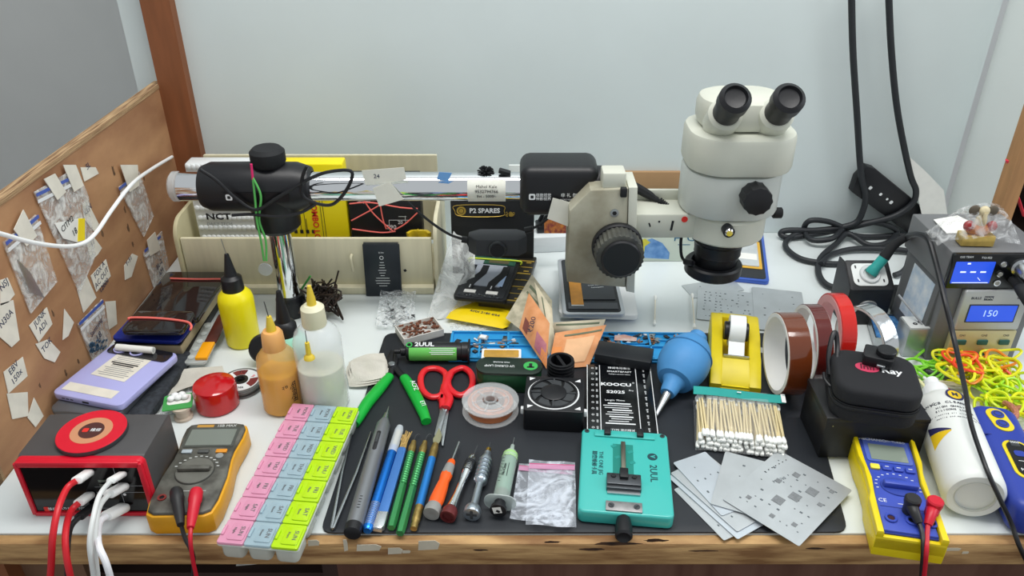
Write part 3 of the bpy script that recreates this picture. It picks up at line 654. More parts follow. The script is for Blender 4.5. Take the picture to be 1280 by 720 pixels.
note('banknote', 'orange banknote fanned out flat towards the black battery box', [(685, 462, .0045), (736, 458, .005), (758, 406, .036), (694, 416, .026)], NOTE, [('print_patch', ORA, .0, .02, .2, .6), ('print_patch', mat('note_peach', '#eebd90', .8, var=.1), .26, .14, .84, .78), ('print_band', GRN, .2, .86, .95, .9)], .008)

# phones chassis pile under the focus block
p, a, wd, dd = foot((706, 402), (792, 389), (786, 330), (700, 345), .004)
b = B(); b.rrect(mat('blue_phone', '#4f74c4', .3), wd*.8, dd*.9, 0, .007, .006, bev=.001); tag(b.obj('phone', loc=loc3(p+Vector((.006, -.010, 0)), .0004), rot=(0, 0, a)), 'blue-edged phone at the bottom of the pile under the focus block', 'phone')
p, a, wd, dd = foot((704, 401), (791, 388), (786, 325), (700, 340), .014)
b = B(); b.rrect(WHITE, wd, dd, 0, .008, .007, bev=.0012); tag(b.obj('phone_shell', loc=loc3(p, .0078), rot=(0, 0, a)), 'white phone shell in the middle of the pile under the focus block', 'phone')
p, a, wd, dd = foot((707, 399), (778, 385), (766, 320), (697, 325), .024)
root = lay('opened_phone', 'silver-framed opened phone with an orange flex ribbon, top of its pile', 'phone', p, .0162, a)
open_phone(root, wd, dd, mat('silver_frame', '#c9cdd2', .3, .5))
b = B(); b.rrect(mat('battery_dark', '#3a3e44', .4), wd*.66, dd*.55, z, z+.0016, .002, c=(.06*wd, .0)); b.obj('battery', root)
b = B(); M0 = T3(wd*.12, dd*-.05, z+.0016); b.text(PRINTW, 'Li-ion 4230 mAh', .004, 0, .004, 8, M0); b.text(PRINTW, 'Rechargeable', .0035, 0, -.003, 8, M0); b.ring(PRINTW, .003, .004, 0, .0002, M0 @ T3(0, .014, 0)); b.obj('printing', root)
b = B(); b.rrect(mat('orange_flex', '#e49a2e', .4, var=.15, vs=100), wd*.2, dd*.42, z+.0017, z+.0024, .001, c=(-wd*.25, -dd*.16)); b.rect(PAPER, -wd*.25, -dd*.38, wd*.2, .003, z=z+.0018); b.obj('flex_ribbon', root)
b = B(); b.box(mat('lower_grey', '#54585e', .5), (0, -dd*.38, z+.0008), (wd*.8, dd*.1, .0012)); b.obj('lower_board', root)

# bags, cards behind the pile
p = VY(672, 300, 1.14); b = B(); b.rrect(mat('white_box_card', '#dfe4e6', .5), .075, .06, 0, .028, .002, bev=.001); tag(b.obj('white_box', loc=loc3(G(690, 312)+Vector((.0, .02, 0)), .0004), rot=(0, 0, .1)), 'white box lying against the wall behind the dimmer and focus block', 'box')
root = lay('phone_holder', 'black clip-like holder on the white box behind the focus block', 'holder', G(690, 312)+Vector((.0, .02, 0)), .0288, .1)
b = B(); b.box(BLACK, (-.012, 0, .006), (.03, .03, .012), bev=.002); b.obj('body', root)
for y in (-.01, .01):
    b = B(); b.tube(BLACK, [(-.02, y, .012), (-.01, y, .03), (.002, y, .034), (.01, y, .02)], .0035); b.obj('claw', root)
b = B(); b.box(mat('sticker_colours', '#c9803a', .5, col2='#7a2c3a', vs=150), (.0, 0, .0), (.034, .002, .022)); p = VY(694, 283, 1.13); tag(b.obj('picture_card', loc=p+Vector((.0, .0, 0)), rot=(-.2, 0, 0)), 'small orange and maroon printed card behind the cream tape scrap', 'card')

# greenish phone carton against the wall behind the microscope
YG = G(835, 327).y
x0, x1 = VY(792, 320, YG).x, VY(880, 320, YG).x; z0 = DESK+.0005; z1 = VY(830, 285, YG).z
root = thing('phone_carton', 'pale green carton with blue cartoon bird patch and letters behind the arm', 'box', ((x0+x1)/2, YG+.0155, z0))
cp0, cp1 = VY(790, 326, YG), VY(882, 285, YG)
b = B(); b.box(mat('pale_green_card', '#cfd9cc', .6), (0, 0, (cp1.z-DESK)/2), (x1-x0, .03, cp1.z-DESK), bev=.001); b.obj('body', root)
Mx = FRONT; b = B()
def cq(px, py): q = VY(px, py, YG); return (q.x-(x0+x1)/2, q.z-z0)
FF = T3(0, -.0152, 0) @ FRONT
b.prism(mat('print_blue', '#4f82c0', .6, col2='#7aa6d8', vs=80), [cq(*q) for q in ((800, 322), (836, 324), (837, 316), (828, 304), (815, 298), (804, 302), (797, 312))], 0, .0003, FF)
b.prism(mat('print_yellow', '#d8cf4a', .6), [cq(*q) for q in ((797, 321), (805, 318), (806, 308), (813, 303), (806, 298), (798, 303), (796, 312))], .0003, .0006, FF)
b.text(mat('print_teal', '#2f6f92', .6), 'H G', .016, cq(856, 298)[0], cq(856, 298)[1], 0, FF, sx=1.3); b.rect(mat('print_teal', '#2f6f92', .6), *cq(855, 306), .02, .0012, FF); b.obj('printing', root)

# blue-edged phone with yellow frame behind the objective
p, a, wd, dd = foot((896, 347), (962, 352), (952, 287), (897, 290), .006)
root = lay('opened_phone', 'opened phone in a blue frame beneath and behind the objective', 'phone', p, .0004, a)
open_phone(root, wd, dd, mat('blue_phone_frame', '#4a6cc8', .3, .3))
b = B(); b.rrect(mat('amber_frame', '#d8a83a', .5), wd*.5, dd*.55, z, z+.0008, .002, c=(wd*.14, -dd*.02)); b.obj('adhesive_frame', root)
b = B(); b.rrect(mat('battery_grey', '#c2c8ca', .4, var=.15), wd*.42, dd*.48, z+.0008, z+.0022, .002, c=(wd*.12, -dd*.02)); b.rect(PAPER, wd*.12, -dd*.08, wd*.36, dd*.12, z=z+.0022); b.obj('battery', root)

# loose stencils behind
def stencil(px4, h, label, seed, m=None, rows=(5, 9), txt=None, grp=None, name='solder_stencil', big=True):
    p, a, wd, dd = foot(*px4, h); root = lay(name, label, 'stencil', p, h, a, grp)
    b = B(); b.rrect(m or STENC, wd, dd, 0, .0004, .002); b.obj('plate', root)
    b = B(); r = random.Random(seed); HM = mat('stencil_holes', '#5f676c', .7)
    for i in range(rows[0]):
        for j in range(rows[1]):
            if r.random() < .35: continue
            x = (-.42+.84*(i+.5)/rows[0])*wd+r.uniform(-.002, .002); y = (-.42+.84*(j+.5)/rows[1])*dd
            s = r.choice((.001, .0015, .002)); b.rect(HM, x, y, s*1.5, s, z=.0005)
    b.obj('aperture_pattern', root); return root, wd, dd
STENC = mat('stencil_steel', '#cdd2d5', .34, .55, var=.12, vs=25)
stencil(((866, 372), (932, 364), (918, 352), (848, 352)), .0006, 'plain grey stencil half under the opened blue phone', 1, rows=(2, 2))
stencil(((872, 402), (946, 404), (944, 364), (872, 362)), .0014, 'grey stencil with rows of dashes behind the yellow tape dispenser', 2, rows=(9, 9))
stencil(((944, 414), (1010, 416), (1002, 364), (940, 360)), .0022, 'blank grey stencil lying behind the wide amber tape roll', 3, rows=(3, 5))
b = B(); b.rrect(CLEAR2, .03, .012, 0, .0008, .001); tag(b.obj('plastic_strip', loc=loc3(G(953, 441), .0032), rot=(0, 0, -.6)), 'short clear plastic strip on the mat right of the tape dispenser', 'strip')

# cotton swabs
def swab(b2, p0, p1, r=.0011):
    b2.cyl(mat('swab_stick', '#efe9d8', .6), p0, p1, r, n=8)
    for q, o in ((p0, p1), (p1, p0)):
        d = (Vector(o)-Vector(q)).normalized(); q = Vector(q)
        b2.cyl(mat('cotton', '#f3f4f0', .95), q-d*.002, q+d*.009, .0024, .0016, n=10)
for (q0, q1, lab) in (((818, 407), (819, 373), 'single cotton swab lying on the white bench top'), ((868, 412), (865, 371), 'cotton swab standing up between the blower and the tape dispenser')):
    root = lay('cotton_swab', lab, 'cotton swab', G(*q0), .0027 if q0[0] < 850 else .0035); b = B(); d = G(*q1)-G(*q0)
    a0, a1 = Vector((0, 0, 0)), Vector(d); n = a1.normalized()
    b.cyl(mat('swab_stick', '#efe9d8', .6), a0, a1, .0012, n=8); b.obj('stick', root)
    for q, s in ((a0, 1), (a1, -1)):
        b = B(); b.lathe(mat('cotton', '#f3f4f0', .95), [(0, -.003), (.0022, -.0015), (.0026, .002), (.002, .007), (.0012, .01)], 10, Matrix.Translation(q) @ (n*s).to_track_quat('Z', 'Y').to_matrix().to_4x4()); b.obj('cotton_tip', root)

# blue silicone parts tray across the middle
BT = mat('blue_silicone', '#2f9ad6', .5, var=.06)
pa, a, wd, dd = foot((556, 453), (895, 450), (878, 416), (566, 418), .006)
root = lay('silicone_tray', 'bright blue silicone sorting tray at the back edge of the mat', 'tray', pa, .0029, a)
b = B(); b.rrect(BT, wd, dd, 0, .0035, .004, bev=.0008)
n = 9
for i in range(n+1): b.box(BT, (-wd/2+.003+i*(wd-.006)/n, 0, .005), (.0025, dd-.004, .004))
for y in (-dd/2+.002, -dd*.02, dd/2-.002): b.box(BT, (0, y, .005), (wd-.004, .0025, .004))
for i in range(8): b.box(BT, (-wd/2+.003+(i+.5)*(wd-.006)/n, dd*.1+(i % 3)*.008, .0045), ((wd/n)*.7, .002, .003))
b.obj('tray_body', root)
r = random.Random(21)
parts_m = [DARK, STEEL, mat('chip_tan', '#b98a6a', .6, var=.3), mat('chip_black', '#23262b', .4), WHITE, COPPER]
def bits(name, lab, x0, y0, x1, y1, n, cat, grp=None):
    for i in range(n):
        q = G(r.uniform(x0, x1), r.uniform(y0, y1), .006); k = B(); m = r.choice(parts_m); t = r.random()
        if t < .4: k.box(m, (0, 0, .001), (r.uniform(.005, .012), r.uniform(.004, .008), .0022), bev=.0004)
        elif t < .7: k.cyl(m, (-.004, 0, .0014), (.004, .001, .0016), .0012, n=8)
        else: k.prism(m, [(-.004, -.002), (.003, -.003), (.005, .001), (.001, .003), (-.003, .002)], 0, .0015)
        tag(k.obj(name, loc=loc3(q, .0072), rot=(0, 0, r.uniform(0, 6))), lab, cat, grp)
bits('phone_component', 'tiny phone component lying in the left half of the blue silicone tray', 570, 424, 645, 441, 26, 'component', 'parts in the left of the blue tray')
bits('phone_component', 'tiny phone component on the blue silicone tray behind the black battery box', 757, 419, 850, 433, 40, 'component', 'parts in the right of the blue tray')
b = B(); b.box(mat('usb_grey', '#c3c8cc', .3, .7), (0, 0, .002), (.014, .01, .004), bev=.0005); b.box(WHITE, (0, 0, .0045), (.009, .008, .001)); tag(b.obj('square_chip', loc=loc3(G(604, 425, .006), .0072), rot=(0, 0, -.3)), 'white square module in the left part of the blue silicone tray', 'component')
b = B(); b.cyl(STEEL, (-.03, -.006, .001), (.03, .006, .001), .0006, n=6); tag(b.obj('metal_pin', loc=loc3(G(618, 432, .006), .0105)), 'long thin metal pin across the left part of the blue silicone tray', 'pin')
p, a, wd, dd = foot((768, 428), (797, 430), (790, 419), (764, 419), .008); 
b = B(); b.prism(mat('pale_peel', '#e6d3cc', .6, col2='#d89a86', vs=60), [(-.014, -.006), (.016, -.008), (.018, 0), (.002, .008), (-.012, .006)], 0, .0006); tag(b.obj('peeled_label', loc=loc3(p, .0098)), 'pale pink peeled label on the blue tray beside the banknotes', 'label')

# green syringe tube lying across
SG = mat('lime_label', '#6bc45c', .4)
pA, pB = G(497, 442, .012), G(588, 442, .012); rr = .0125
root = thing('solder_paste_tube', 'black tube with lime green label lying left of the blue tray', 'tube', (pA.x, (pA.y+pB.y)/2, DESK+rr+.003))
Ln = pB.x-pA.x; MX = R3('Y', 90)
b = B(); b.lathe(BLACK, [(0, -.004), (.003, -.004), (.003, .004), (.006, .005), (.006, .011), (rr*.92, .013), (rr*.95, Ln-.01), (0, Ln-.01)], 32, MX); b.obj('barrel', root)
b = B(); b.lathe(SG, [(rr*.98, .0165), (rr, .017), (rr, Ln-.018), (rr*.98, Ln-.0175)], 40, MX, a0=math.radians(212), a1=math.radians(330)); b.lathe(BLACK, [(rr*.97, .0165), (rr*.99, .017), (rr*.99, Ln-.018), (rr*.97, Ln-.0175)], 40, MX); b.obj('label', root)
b = B(); M1 = R3('X', 90-38) @ T3(Ln*.4, 0, rr+.0003); M1 = R3('X', 22) @ T3(Ln*.42, 0, rr+.0002); b.text(PRINTW, '2UUL', .0085, -.004, .0025, 0, M1, bold=.03, sx=1.25); b.ring(GREEN, .0025, .0042, 0, .0003, M1 @ T3(-.024, .002, 0))
M2 = R3('X', 58) @ T3(Ln*.52, 0, rr+.0002); 
for i in range(4): b.rect(PRINTW, .01, .004-.0024*i, .034-.005*(i % 2), .0008, M2)
b.obj('printing', root)
b = B(); b.cyl(BLACK, (Ln-.012, 0, 0), (Ln-.002, 0, 0), rr*1.02, n=32, bev=.001); b.prism(BLACK, [(x, y) for x, y in rpoly(.034, .024, .008)], 0, .0025, T3(Ln-.003, 0, .0005) @ R3('Y', 90) @ R3('Z', 90), bev=.0005); b.obj('flange', root)

# green tin and the gold tray behind it
p, a, wd, dd = foot((594, 468), (677, 473), (677, 453), (598, 449), .028)
TG = mat('dark_green_tin', '#174a2c', .35)
hT = .026
root = lay('uv_tin', 'dark green rounded tin with black lid printed UV curing lamp', 'tin', p, .003, a)
b = B(); b.rrect(TG, wd, dd, 0, hT, dd*.45, bev=.0015, k=8); b.obj('body', root)
b = B(); b.rrect(mat('lid_black', '#1b2a22', .35), wd*1.02, dd*1.04, hT, hT+.004, dd*.47, bev=.001, k=8); b.obj('lid', root)
b = B(); Z = T3(0, 0, hT+.0041); b.text(PRINTW, 'UV CURING LAMP', .0062, -.012, -.002, 180, Z, sx=.75); b.text(PRINTW, 'FOR PHONE', .0038, -.01, .006, 180, Z); b.lathe(mat('label_green', '#3fae55', .4), [(0, 0), (.009, 0), (.009, .0002), (0, .0002)], 28, Z @ T3(wd*.33, 0, 0)); b.rect(PRINTK, wd*.33, -.003, .009, .003, Z, z=.0003); b.rect(PRINTK, wd*.33, .001, .004, .008, Z, z=.0003); b.obj('printing', root)
p, a, wd, dd = foot((600, 450), (653, 450), (650, 440), (604, 440), .012)
root = lay('gold_tray', 'white-rimmed little tray with golden flux behind the green tin', 'tray', p, .0095, a)
b = B(); b.rrect(WHITE, wd, dd+.006, 0, .006, .002, bev=.0006); b.obj('rim', root); b = B(); b.rrect(mat('golden_flux', '#c79a3e', .2, var=.2, vs=90, coat=.5), wd*.88, dd*.9, .0061, .0066, .002); b.obj('flux', root)

# greyish cloth
p, a, wd, dd = foot((430, 484), (482, 480), (490, 450), (436, 450), .004)
b = B(); CL = mat('grey_cloth', '#cfcbc0', .95, var=.12, vs=40, bump=.4, bs=700)
def cl(u, v): 
    x, y = (u-.5), (v-.5)
    return (x*wd*(1.0-.25*abs(y)), y*dd*1.1*(1-.3*x*x*2), .003+.004*(1-4*y*y)*(1+.5*math.sin(9*u+5*v))+.003*math.sin(7*v+u*2)**2)
for k in range(3): b.sheet(CL, lambda u, v: tuple(a+c for a, c in zip(cl(u*(1-.08*k), v*(1-.04*k)), (.003*k, .002*k, .0024*k))), 16, 12, .0008)
tag(b.obj('folded_cloth', loc=loc3(p, .001), rot=(0, 0, a+.15)), 'grey folded cleaning cloth left of the green cutters', 'cloth')
# ================= tools laid out on the mat =================
AX = R3('X', -90)                       # lathe axis turned to run along local +Y
ZM = .0028
def tool(name, label, cat, a, b_, rmax, group=None, h0=None):
    h = ZM+rmax if h0 is None else h0
    p, rz, ln = seg(a, b_, h); return thing(name, label, cat, loc3(p, h), rz, group), ln
def pr(ln, *kv): return [(r, t*ln) for t, r in kv]
# tweezers
p, rz, ln = seg((415, 662), (452, 540), ZM+.003)
root = thing('tweezers', 'thin steel tweezers lying open left of the grey pen', 'tweezers', loc3(p, ZM+.0005), rz)
wdt = (G(464, 546)-G(441, 540)).length/2
for s in (-1, 1):
    b = B(); b.prism(mat('tweezer_steel', '#9ea3a6', .25, .9), [(0, 0), (s*.0022, .002), (s*wdt*.75, ln*.55), (s*wdt*.95, ln), (s*wdt*.9-s*.0006, ln), (s*wdt*.55, ln*.55), (0, .012)][::s], 0, .004, bev=.0003); b.obj('arm', root)
# grey pen
root, ln = tool('electric_pen', 'thick grey electric screwdriver pen with slim button and black end', 'pen tool', (441, 664), (486, 508), .009)
b = B(); b.lathe(mat('space_grey', '#85888c', .38, .6), pr(ln, (.0, 0), (.012, .0088), (.6, .0088), (.82, .0082), (.875, .0045), (.875, 0)), 36, AX); b.obj('body', root)
b = B(); b.lathe(BLACK, [(0, -.0035), (.0055, -.004), (.0086, -.003), (.0089, .004), (.0089, .007), (0, .007)], 32, AX); b.obj('end_cap', root)
b = B(); b.prism(BLACK, rpoly(.0046, ln*.16, .0022), 0, .0006, T3(0, ln*.64, .0086), bev=.0002); b.prism(DARK, rpoly(.0028, ln*.08, .0013), .0006, .001, T3(0, ln*.66, .0086)); b.obj('button', root)
b = B(); b.lathe(STEEL, pr(ln, (.87, .0), (.87, .0042), (.93, .0026), (.93, .0015), (.955, .001), (1, .0003), (1, 0)), 16, AX); b.obj('tip', root)
b = B()
for i in range(5): b.rect(PRINTK, .001, ln*(.12+.02*i), .003, .0008, T3(0, 0, .0088))
b.obj('level_marks', root)
# blue brush in clear cap
BLM = mat('metallic_blue', '#1f74d0', .25, .7); BLS = mat('satin_blue', '#3f74b8', .4, .2); SILV = mat('silver_cap', '#c9cdd0', .25, .8)
root, ln = tool('brush_pen', 'shiny blue tool pen with clear cap next to the grey pen', 'brush', (459, 664), (500, 534), .0058)
b = B(); b.lathe(BLM, pr(ln, (0, 0), (0, .004), (.02, .0055), (.78, .0052), (.78, 0)), 24, AX); b.obj('handle', root)
b = B(); b.lathe(mat('cap_clear', '#dfe8ee', .1, alpha=.55), pr(ln, (.72, .0056), (.96, .0052), (1, .004), (1, 0)), 24, AX); b.obj('cap', root)
b = B(); b.cyl(mat('bristle', '#cdbb8a', .9, var=.3, vs=300), (0, ln*.78, 0), (0, ln*.95, 0), .0026, .0034); b.obj('bristles', root)
b = B()
for i in range(16): b.ring(SILV, .0053, .0058, 0, .0006, AX @ T3(0, 0, ln*(.04+.012*i)))
b.obj('knurling', root)
# flat matte blue scraper
root, ln = tool('scraper', 'matte blue flat scraper with silver chisel end and worn brush', 'scraper', (473, 662), (509, 542), .005)
b = B(); b.prism(BLS, [(-.0052, ln*.13), (.0052, ln*.13), (.0046, ln*.8), (.003, ln*.82), (-.003, ln*.82), (-.0046, ln*.8)], -.0035, .0035, bev=.001); b.obj('handle', root)
b = B(); b.prism(SILV, [(-.0056, .0), (.003, -.001), (.0054, ln*.02), (.0054, ln*.15), (-.0054, ln*.15)], -.0034, .0036, bev=.0008); b.obj('chisel_end', root)
b = B(); r = random.Random(2)
for i in range(40): b.cyl(mat('worn_bristle', '#c7a766', .9, var=.4, vs=300), (r.uniform(-.003, .003), ln*.8, r.uniform(-.002, .002)), (r.uniform(-.0055, .0055), ln*r.uniform(.92, 1.02), r.uniform(-.002, .002)), .0006, n=4)
o = b.obj('bristles', root); o['kind'] = 'stuff'
# green hooks
GM = mat('metallic_green', '#3f8f55', .35, .5); GOLDM = mat('collet_gold', '#b39a5c', .35, .8, var=.3, vs=200)
for a_, c_, lab in (((489, 660), (519, 546), 'green grooved probe with gold collet, left of the green pair'), ((500, 667), (533, 546), 'green grooved probe with hooked needle, right of the green pair')):
    root, ln = tool('hook_probe', lab, 'probe', a_, c_, .0046)
    prof = [(0, 0), (.0046, .0005)]; y = .004
    b = B(); b.lathe(GM, [(0, 0), (.0042, 0), (.0048, .01), (.0044, ln*.45)], 6, AX)
    prof = []
    for i in range(14): prof += [(.0044, ln*(.44+.026*i)), (.0037, ln*(.449+.026*i)), (.0044, ln*(.458+.026*i))]
    b.lathe(GM, [(0, ln*.44)]+prof+[(0, ln*.8)], 20, AX); b.obj('handle', root)
    b = B(); b.lathe(GOLDM, pr(ln, (.8, 0), (.8, .004), (.86, .0046), (.9, .0034), (.94, .0028), (.94, 0)), 12, AX); b.obj('collet', root)
    b = B(); b.tube(DARK, [(0, ln*.93, 0), (0, ln*.98, 0), (.001, ln*1.02, 0), (.0035, ln*1.035, 0), (.005, ln*1.02, 0)], .0006); b.obj('needle', root)
# blue craft knife
root, ln = tool('craft_knife', 'bright blue craft knife with gold ends, blade touching the scissors', 'knife', (517, 661), (549, 538), .0048)
b = B(); b.lathe(mat('bright_blue', '#2f86d8', .3, .5), pr(ln, (.2, 0), (.2, .0046), (.68, .0044), (.68, 0)), 20, AX); b.obj('handle', root)
b = B(); b.lathe(GOLDM, pr(ln, (0, 0), (0, .0036), (.03, .004), (.05, .0034), (.07, .0045), (.12, .0045), (.2, .0046), (.2, 0)), 12, AX); b.obj('end_collet', root)
b = B(); b.lathe(GOLDM, pr(ln, (.68, 0), (.68, .0045), (.78, .0046), (.84, .0034), (.84, 0)), 12, AX); b.obj('collet', root)
b = B(); b.prism(mat('blade_steel', '#a9a685', .3, .8), [(-.002, ln*.82), (.002, ln*.82), (.0045, ln*.88), (.0045, ln*.95), (-.001, ln*1.03), (-.003, ln*.94), (-.0045, ln*.9)], -.0003, .0004); b.obj('blade', root)
# orange screwdriver
ORG = mat('orange_plastic', '#f2601c', .4); GRY = mat('grey_plastic', '#8f8f8c', .5)
root, ln = tool('screwdriver', 'orange and grey plastic screwdriver pointing to the back', 'screwdriver', (540, 640), (574, 553), .009)
b = B(); b.lathe(ORG, pr(ln, (.02, 0), (.02, .0068), (.15, .0082), (.3, .0072), (.42, .0058), (.46, .0066), (.5, .0068), (.52, .006), (.52, 0)), 8, AX); b.lathe(ORG, pr(ln, (.62, 0), (.62, .005), (.7, .0042), (.72, .003), (.72, 0)), 20, AX); b.obj('handle', root, sharp=50)
b = B(); b.lathe(GRY, pr(ln, (.5, 0), (.5, .0064), (.64, .0052), (.64, 0)), 24, AX); b.obj('grey_collar', root)
b = B(); b.lathe(GRY, [(0, -.001), (.004, -.003), (.0085, -.003), (.0088, .004), (.0075, .009), (0, .009)], 28, AX); b.obj('spin_cap', root)
b = B(); b.cyl(STEEL, (0, ln*.7, 0), (0, ln, 0), .0014, n=10); b.obj('shaft', root)
# chrome precision drivers
root, ln = tool('precision_screwdriver', 'chrome precision screwdriver with maroon spin cap', 'screwdriver', (561, 643), (597, 557), .008)
b = B(); b.lathe(CHROME, pr(ln, (.08, 0), (.08, .0062), (.14, .0052), (.25, .0042), (.45, .004), (.52, .0048), (.56, .005), (.62, .0058), (.78, .0052), (.84, .003), (.84, 0)), 20, AX); b.obj('handle', root)
b = B()
for i in range(8): b.ring(DARK, .0055, .0061, 0, .0006, AX @ T3(0, 0, ln*(.6+.02*i)))
b.obj('grip_rings', root)
b = B(); b.lathe(mat('maroon_cap', '#6d2f30', .35, .3), [(0, 0), (.006, -.001), (.0062, -.004), (.0082, -.004), (.0084, .004), (.0065, .008), (0, .008)], 28, AX); b.obj('spin_cap', root)
b = B(); b.cyl(DARK, (0, ln*.83, 0), (0, ln, 0), .0009, n=8); b.obj('shaft', root)
root, ln = tool('precision_screwdriver', 'silver precision screwdriver with ringed sleeve and cross-marked cap', 'screwdriver', (590, 641), (613, 553), .009)
ALU = mat('aluminium', '#aab4bd', .28, .85)
b = B(); pf = [(.0, ln*.06), (.0052, ln*.06), (.0042, ln*.12), (.004, ln*.38), (.0062, ln*.4)]
for i in range(6): pf += [(.0076, ln*(.42+.055*i)), (.0076, ln*(.445+.055*i)), (.0062, ln*(.45+.055*i)), (.0062, ln*(.468+.055*i))]
pf += [(.006, ln*.76), (.004, ln*.8), (.004, ln*.84), (0, ln*.84)]
b.lathe(ALU, pf, 28, AX); b.obj('handle', root)
b = B(); b.lathe(ALU, [(0, -.003), (.0085, -.003), (.009, -.002), (.009, .004), (.007, .008), (0, .008)], 32, AX); b.obj('spin_cap', root)
b = B(); M = T3(0, -.0031, 0) @ FRONT; b.rect(DARK, 0, 0, .011, .003, M); b.rect(DARK, 0, 0, .003, .011, M, z=.0001)
b.obj('cross_mark', root)
b = B(); b.lathe(BRASS, pr(ln, (.83, 0), (.83, .0034), (.9, .0028), (.92, 0)), 10, AX); b.cyl(DARK, (0, ln*.9, 0), (0, ln*1.0, 0), .0008, n=8); b.obj('shaft', root)
# syringe of green flux
root, ln = tool('syringe', 'clear syringe of green flux with black plunger', 'syringe', (623, 637), (643, 547), .0115)
b = B(); b.lathe(mat('syringe_clear', '#cfe0d6', .12, alpha=.42), pr(ln, (.1, .0088), (.7, .0088), (.78, .006), (.8, .0028), (.88, .0022), (.88, 0)), 28, AX); b.obj('barrel', root)
b = B(); b.lathe(mat('green_flux', '#4c8a70', .25, var=.1), pr(ln, (.22, 0), (.22, .008), (.68, .008), (.72, .006), (.72, 0)), 24, AX); b.obj('flux', root)
b = B(); b.lathe(mat('lime_flux', '#a6d48a', .4), pr(ln, (.66, .0089), (.74, .0083), (.76, .0066)), 24, AX); b.obj('label_band', root)
b = B(); b.prism(mat('syringe_flange', '#c7d2cf', .15, alpha=.6), rpoly(.034, .021, .01), 0, .0015, T3(0, ln*.1, 0) @ R3('X', 90), bev=.0004); b.obj('finger_flange', root)
b = B(); b.lathe(BLACK, [(0, -.002), (.0086, -.002), (.0088, 0), (.0082, .003), (.006, .004), (.006, ln*.18), (.0078, ln*.2), (0, ln*.22)], 28, AX); b.obj('plunger', root)
b = B(); M = T3(0, -.0022, 0) @ FRONT; b.rect(PAPER, -.001, .001, .009, .008, M, rot=15); b.rect(BLACK, 0, 0, .004, .003, M, z=.0003, rot=-20); b.obj('sticker', root)
b = B(); b.text(PRINTK, 'No-Clean', .0045, -.002, ln*.45, 90, T3(0, 0, .0089)); b.rect(PRINTK, .002, ln*.45, .0006, .02, T3(0, 0, .0089))
for i in range(9): b.rect(PRINTK, -.005, ln*(.3+.045*i), .003, .0004, T3(0, 0, .0078))
b.obj('printing', root)
b = B(); b.cyl(STEEL, (0, ln*.86, 0), (0, ln, 0), .0005, n=8); b.obj('needle', root)

# small zip bags
for i, (q4, lab) in enumerate(((((636, 652), (712, 658), (716, 588), (650, 580)), 'lowest clear zip bag of the small pile left of the turquoise jig'), (((661, 660), (716, 666), (722, 585), (658, 578)), 'topmost clear zip bag with pink seal left of the turquoise jig'))):
    p, a, wd, dd = foot(*q4, .004); root = lay('zip_bag', lab, 'bag', p, ZM+.001+.003*i, a)
    b = B(); film(b, wd, dd, .0016, 30+i, mat('bag_film_blue', '#e8eef8', .08, avar=(.15, .62, 38), bump=1, bs=140), z=.0016, nu=20, nv=24); b.obj('film', root)
    for k, yy in enumerate((.43, .385)):
        b = B(); b.rect(SEALP if k == 0 else mat('pink_band', '#dfa0c4', .4, alpha=.6), 0, dd*yy, wd*.98, .001 if k == 0 else .007, z=.0045); b.obj('seal', root)

# turquoise board jig
TQ = mat('turquoise_enamel', '#3fb5ad', .3, coat=.3); TQD = mat('turquoise_side', '#1f8f86', .35)
hj = .0165
p, a, wd, dd = foot((722, 643), (843, 643), (833, 538), (728, 538), ZM+hj)
root = lay('board_jig', 'turquoise metal circuit-board jig with clamp and black knob at the front', 'jig', p, ZM, a)
b = B(); b.rrect(TQ, wd, dd, 0, hj, .007, bev=.0025, seg=3); b.obj('base_plate', root)
b = B(); b.rect(mat('tq_slot', '#128377', .4), -.002, dd*.1, wd*.23, dd*.42, z=hj+.0001); 
for q in ((-.012, .03), (.006, .022), (-.008, .012), (.008, .005)): b.rect(TQD, q[0], q[1]+dd*.05, .006, .004, z=hj+.0003, rot=30)
b.obj('slot', root)
b = B(); b.box(mat('rail_steel', '#8a8578', .3, .9), (-.002, dd*.1, hj+.003), (.005, dd*.42, .004), bev=.0006); b.obj('rail', root)
JK = mat('jaw_steel', '#55585c', .35, .8)
b = B(); b.box(JK, (-.002, -dd*.165, hj+.0035), (.036, .016, .007), bev=.0008); b.box(BLACK, (-.002, -dd*.12, hj+.007), (.009, .014, .008), bev=.0008)
for s in (-1, 1): b.cyl(BLACK, (-.002+s*.011, -dd*.14, hj+.007), (-.002+s*.011, -dd*.14, hj+.008), .0028, n=6)
b.obj('moving_jaw', root)
b = B(); b.box(JK, (-.002, -dd*.24, hj+.0025), (.036, .005, .005), bev=.0006); b.box(STEEL, (-.002, -dd*.275, hj+.001), (.034, .006, .002)); b.obj('fixed_jaw', root)
b = B(); b.box(mat('scraped_plate', '#a9a7a8', .4, .7, var=.25, vs=120), (-.002, -dd*.43, hj+.001), (.037, .013, .002), bev=.0004)
for s in (-1, 1): b.cyl(JK, (-.002+s*.013, -dd*.43, hj+.002), (-.002+s*.013, -dd*.43, hj+.0028), .0032, n=20); b.rect(BLACK, -.002+s*.013, -dd*.43, .004, .0008, z=hj+.0028, rot=40*s)
b.obj('front_plate', root)
b = B(); b.lathe(BLACK, [(0, 0), (.006, 0), (.0075, -.006), (.0088, -.016), (.0088, -.026), (.007, -.028), (.004, -.0265), (0, -.0265)], 28, T3(-.002, -dd/2+.004, .009) @ AX); b.obj('knob', root)
b = B(); b.box(TQ, (0, dd*.42, hj+.001), (wd*.7, .008, .002), bev=.0008); b.obj('hinge_bar', root)
for s in (-1, 1):
    b = B(); b.box(BLACK, (-.001+s*wd*.19, dd*.445, hj+.003), (.0075, .0125, .005), bev=.001); b.obj('clip', root)
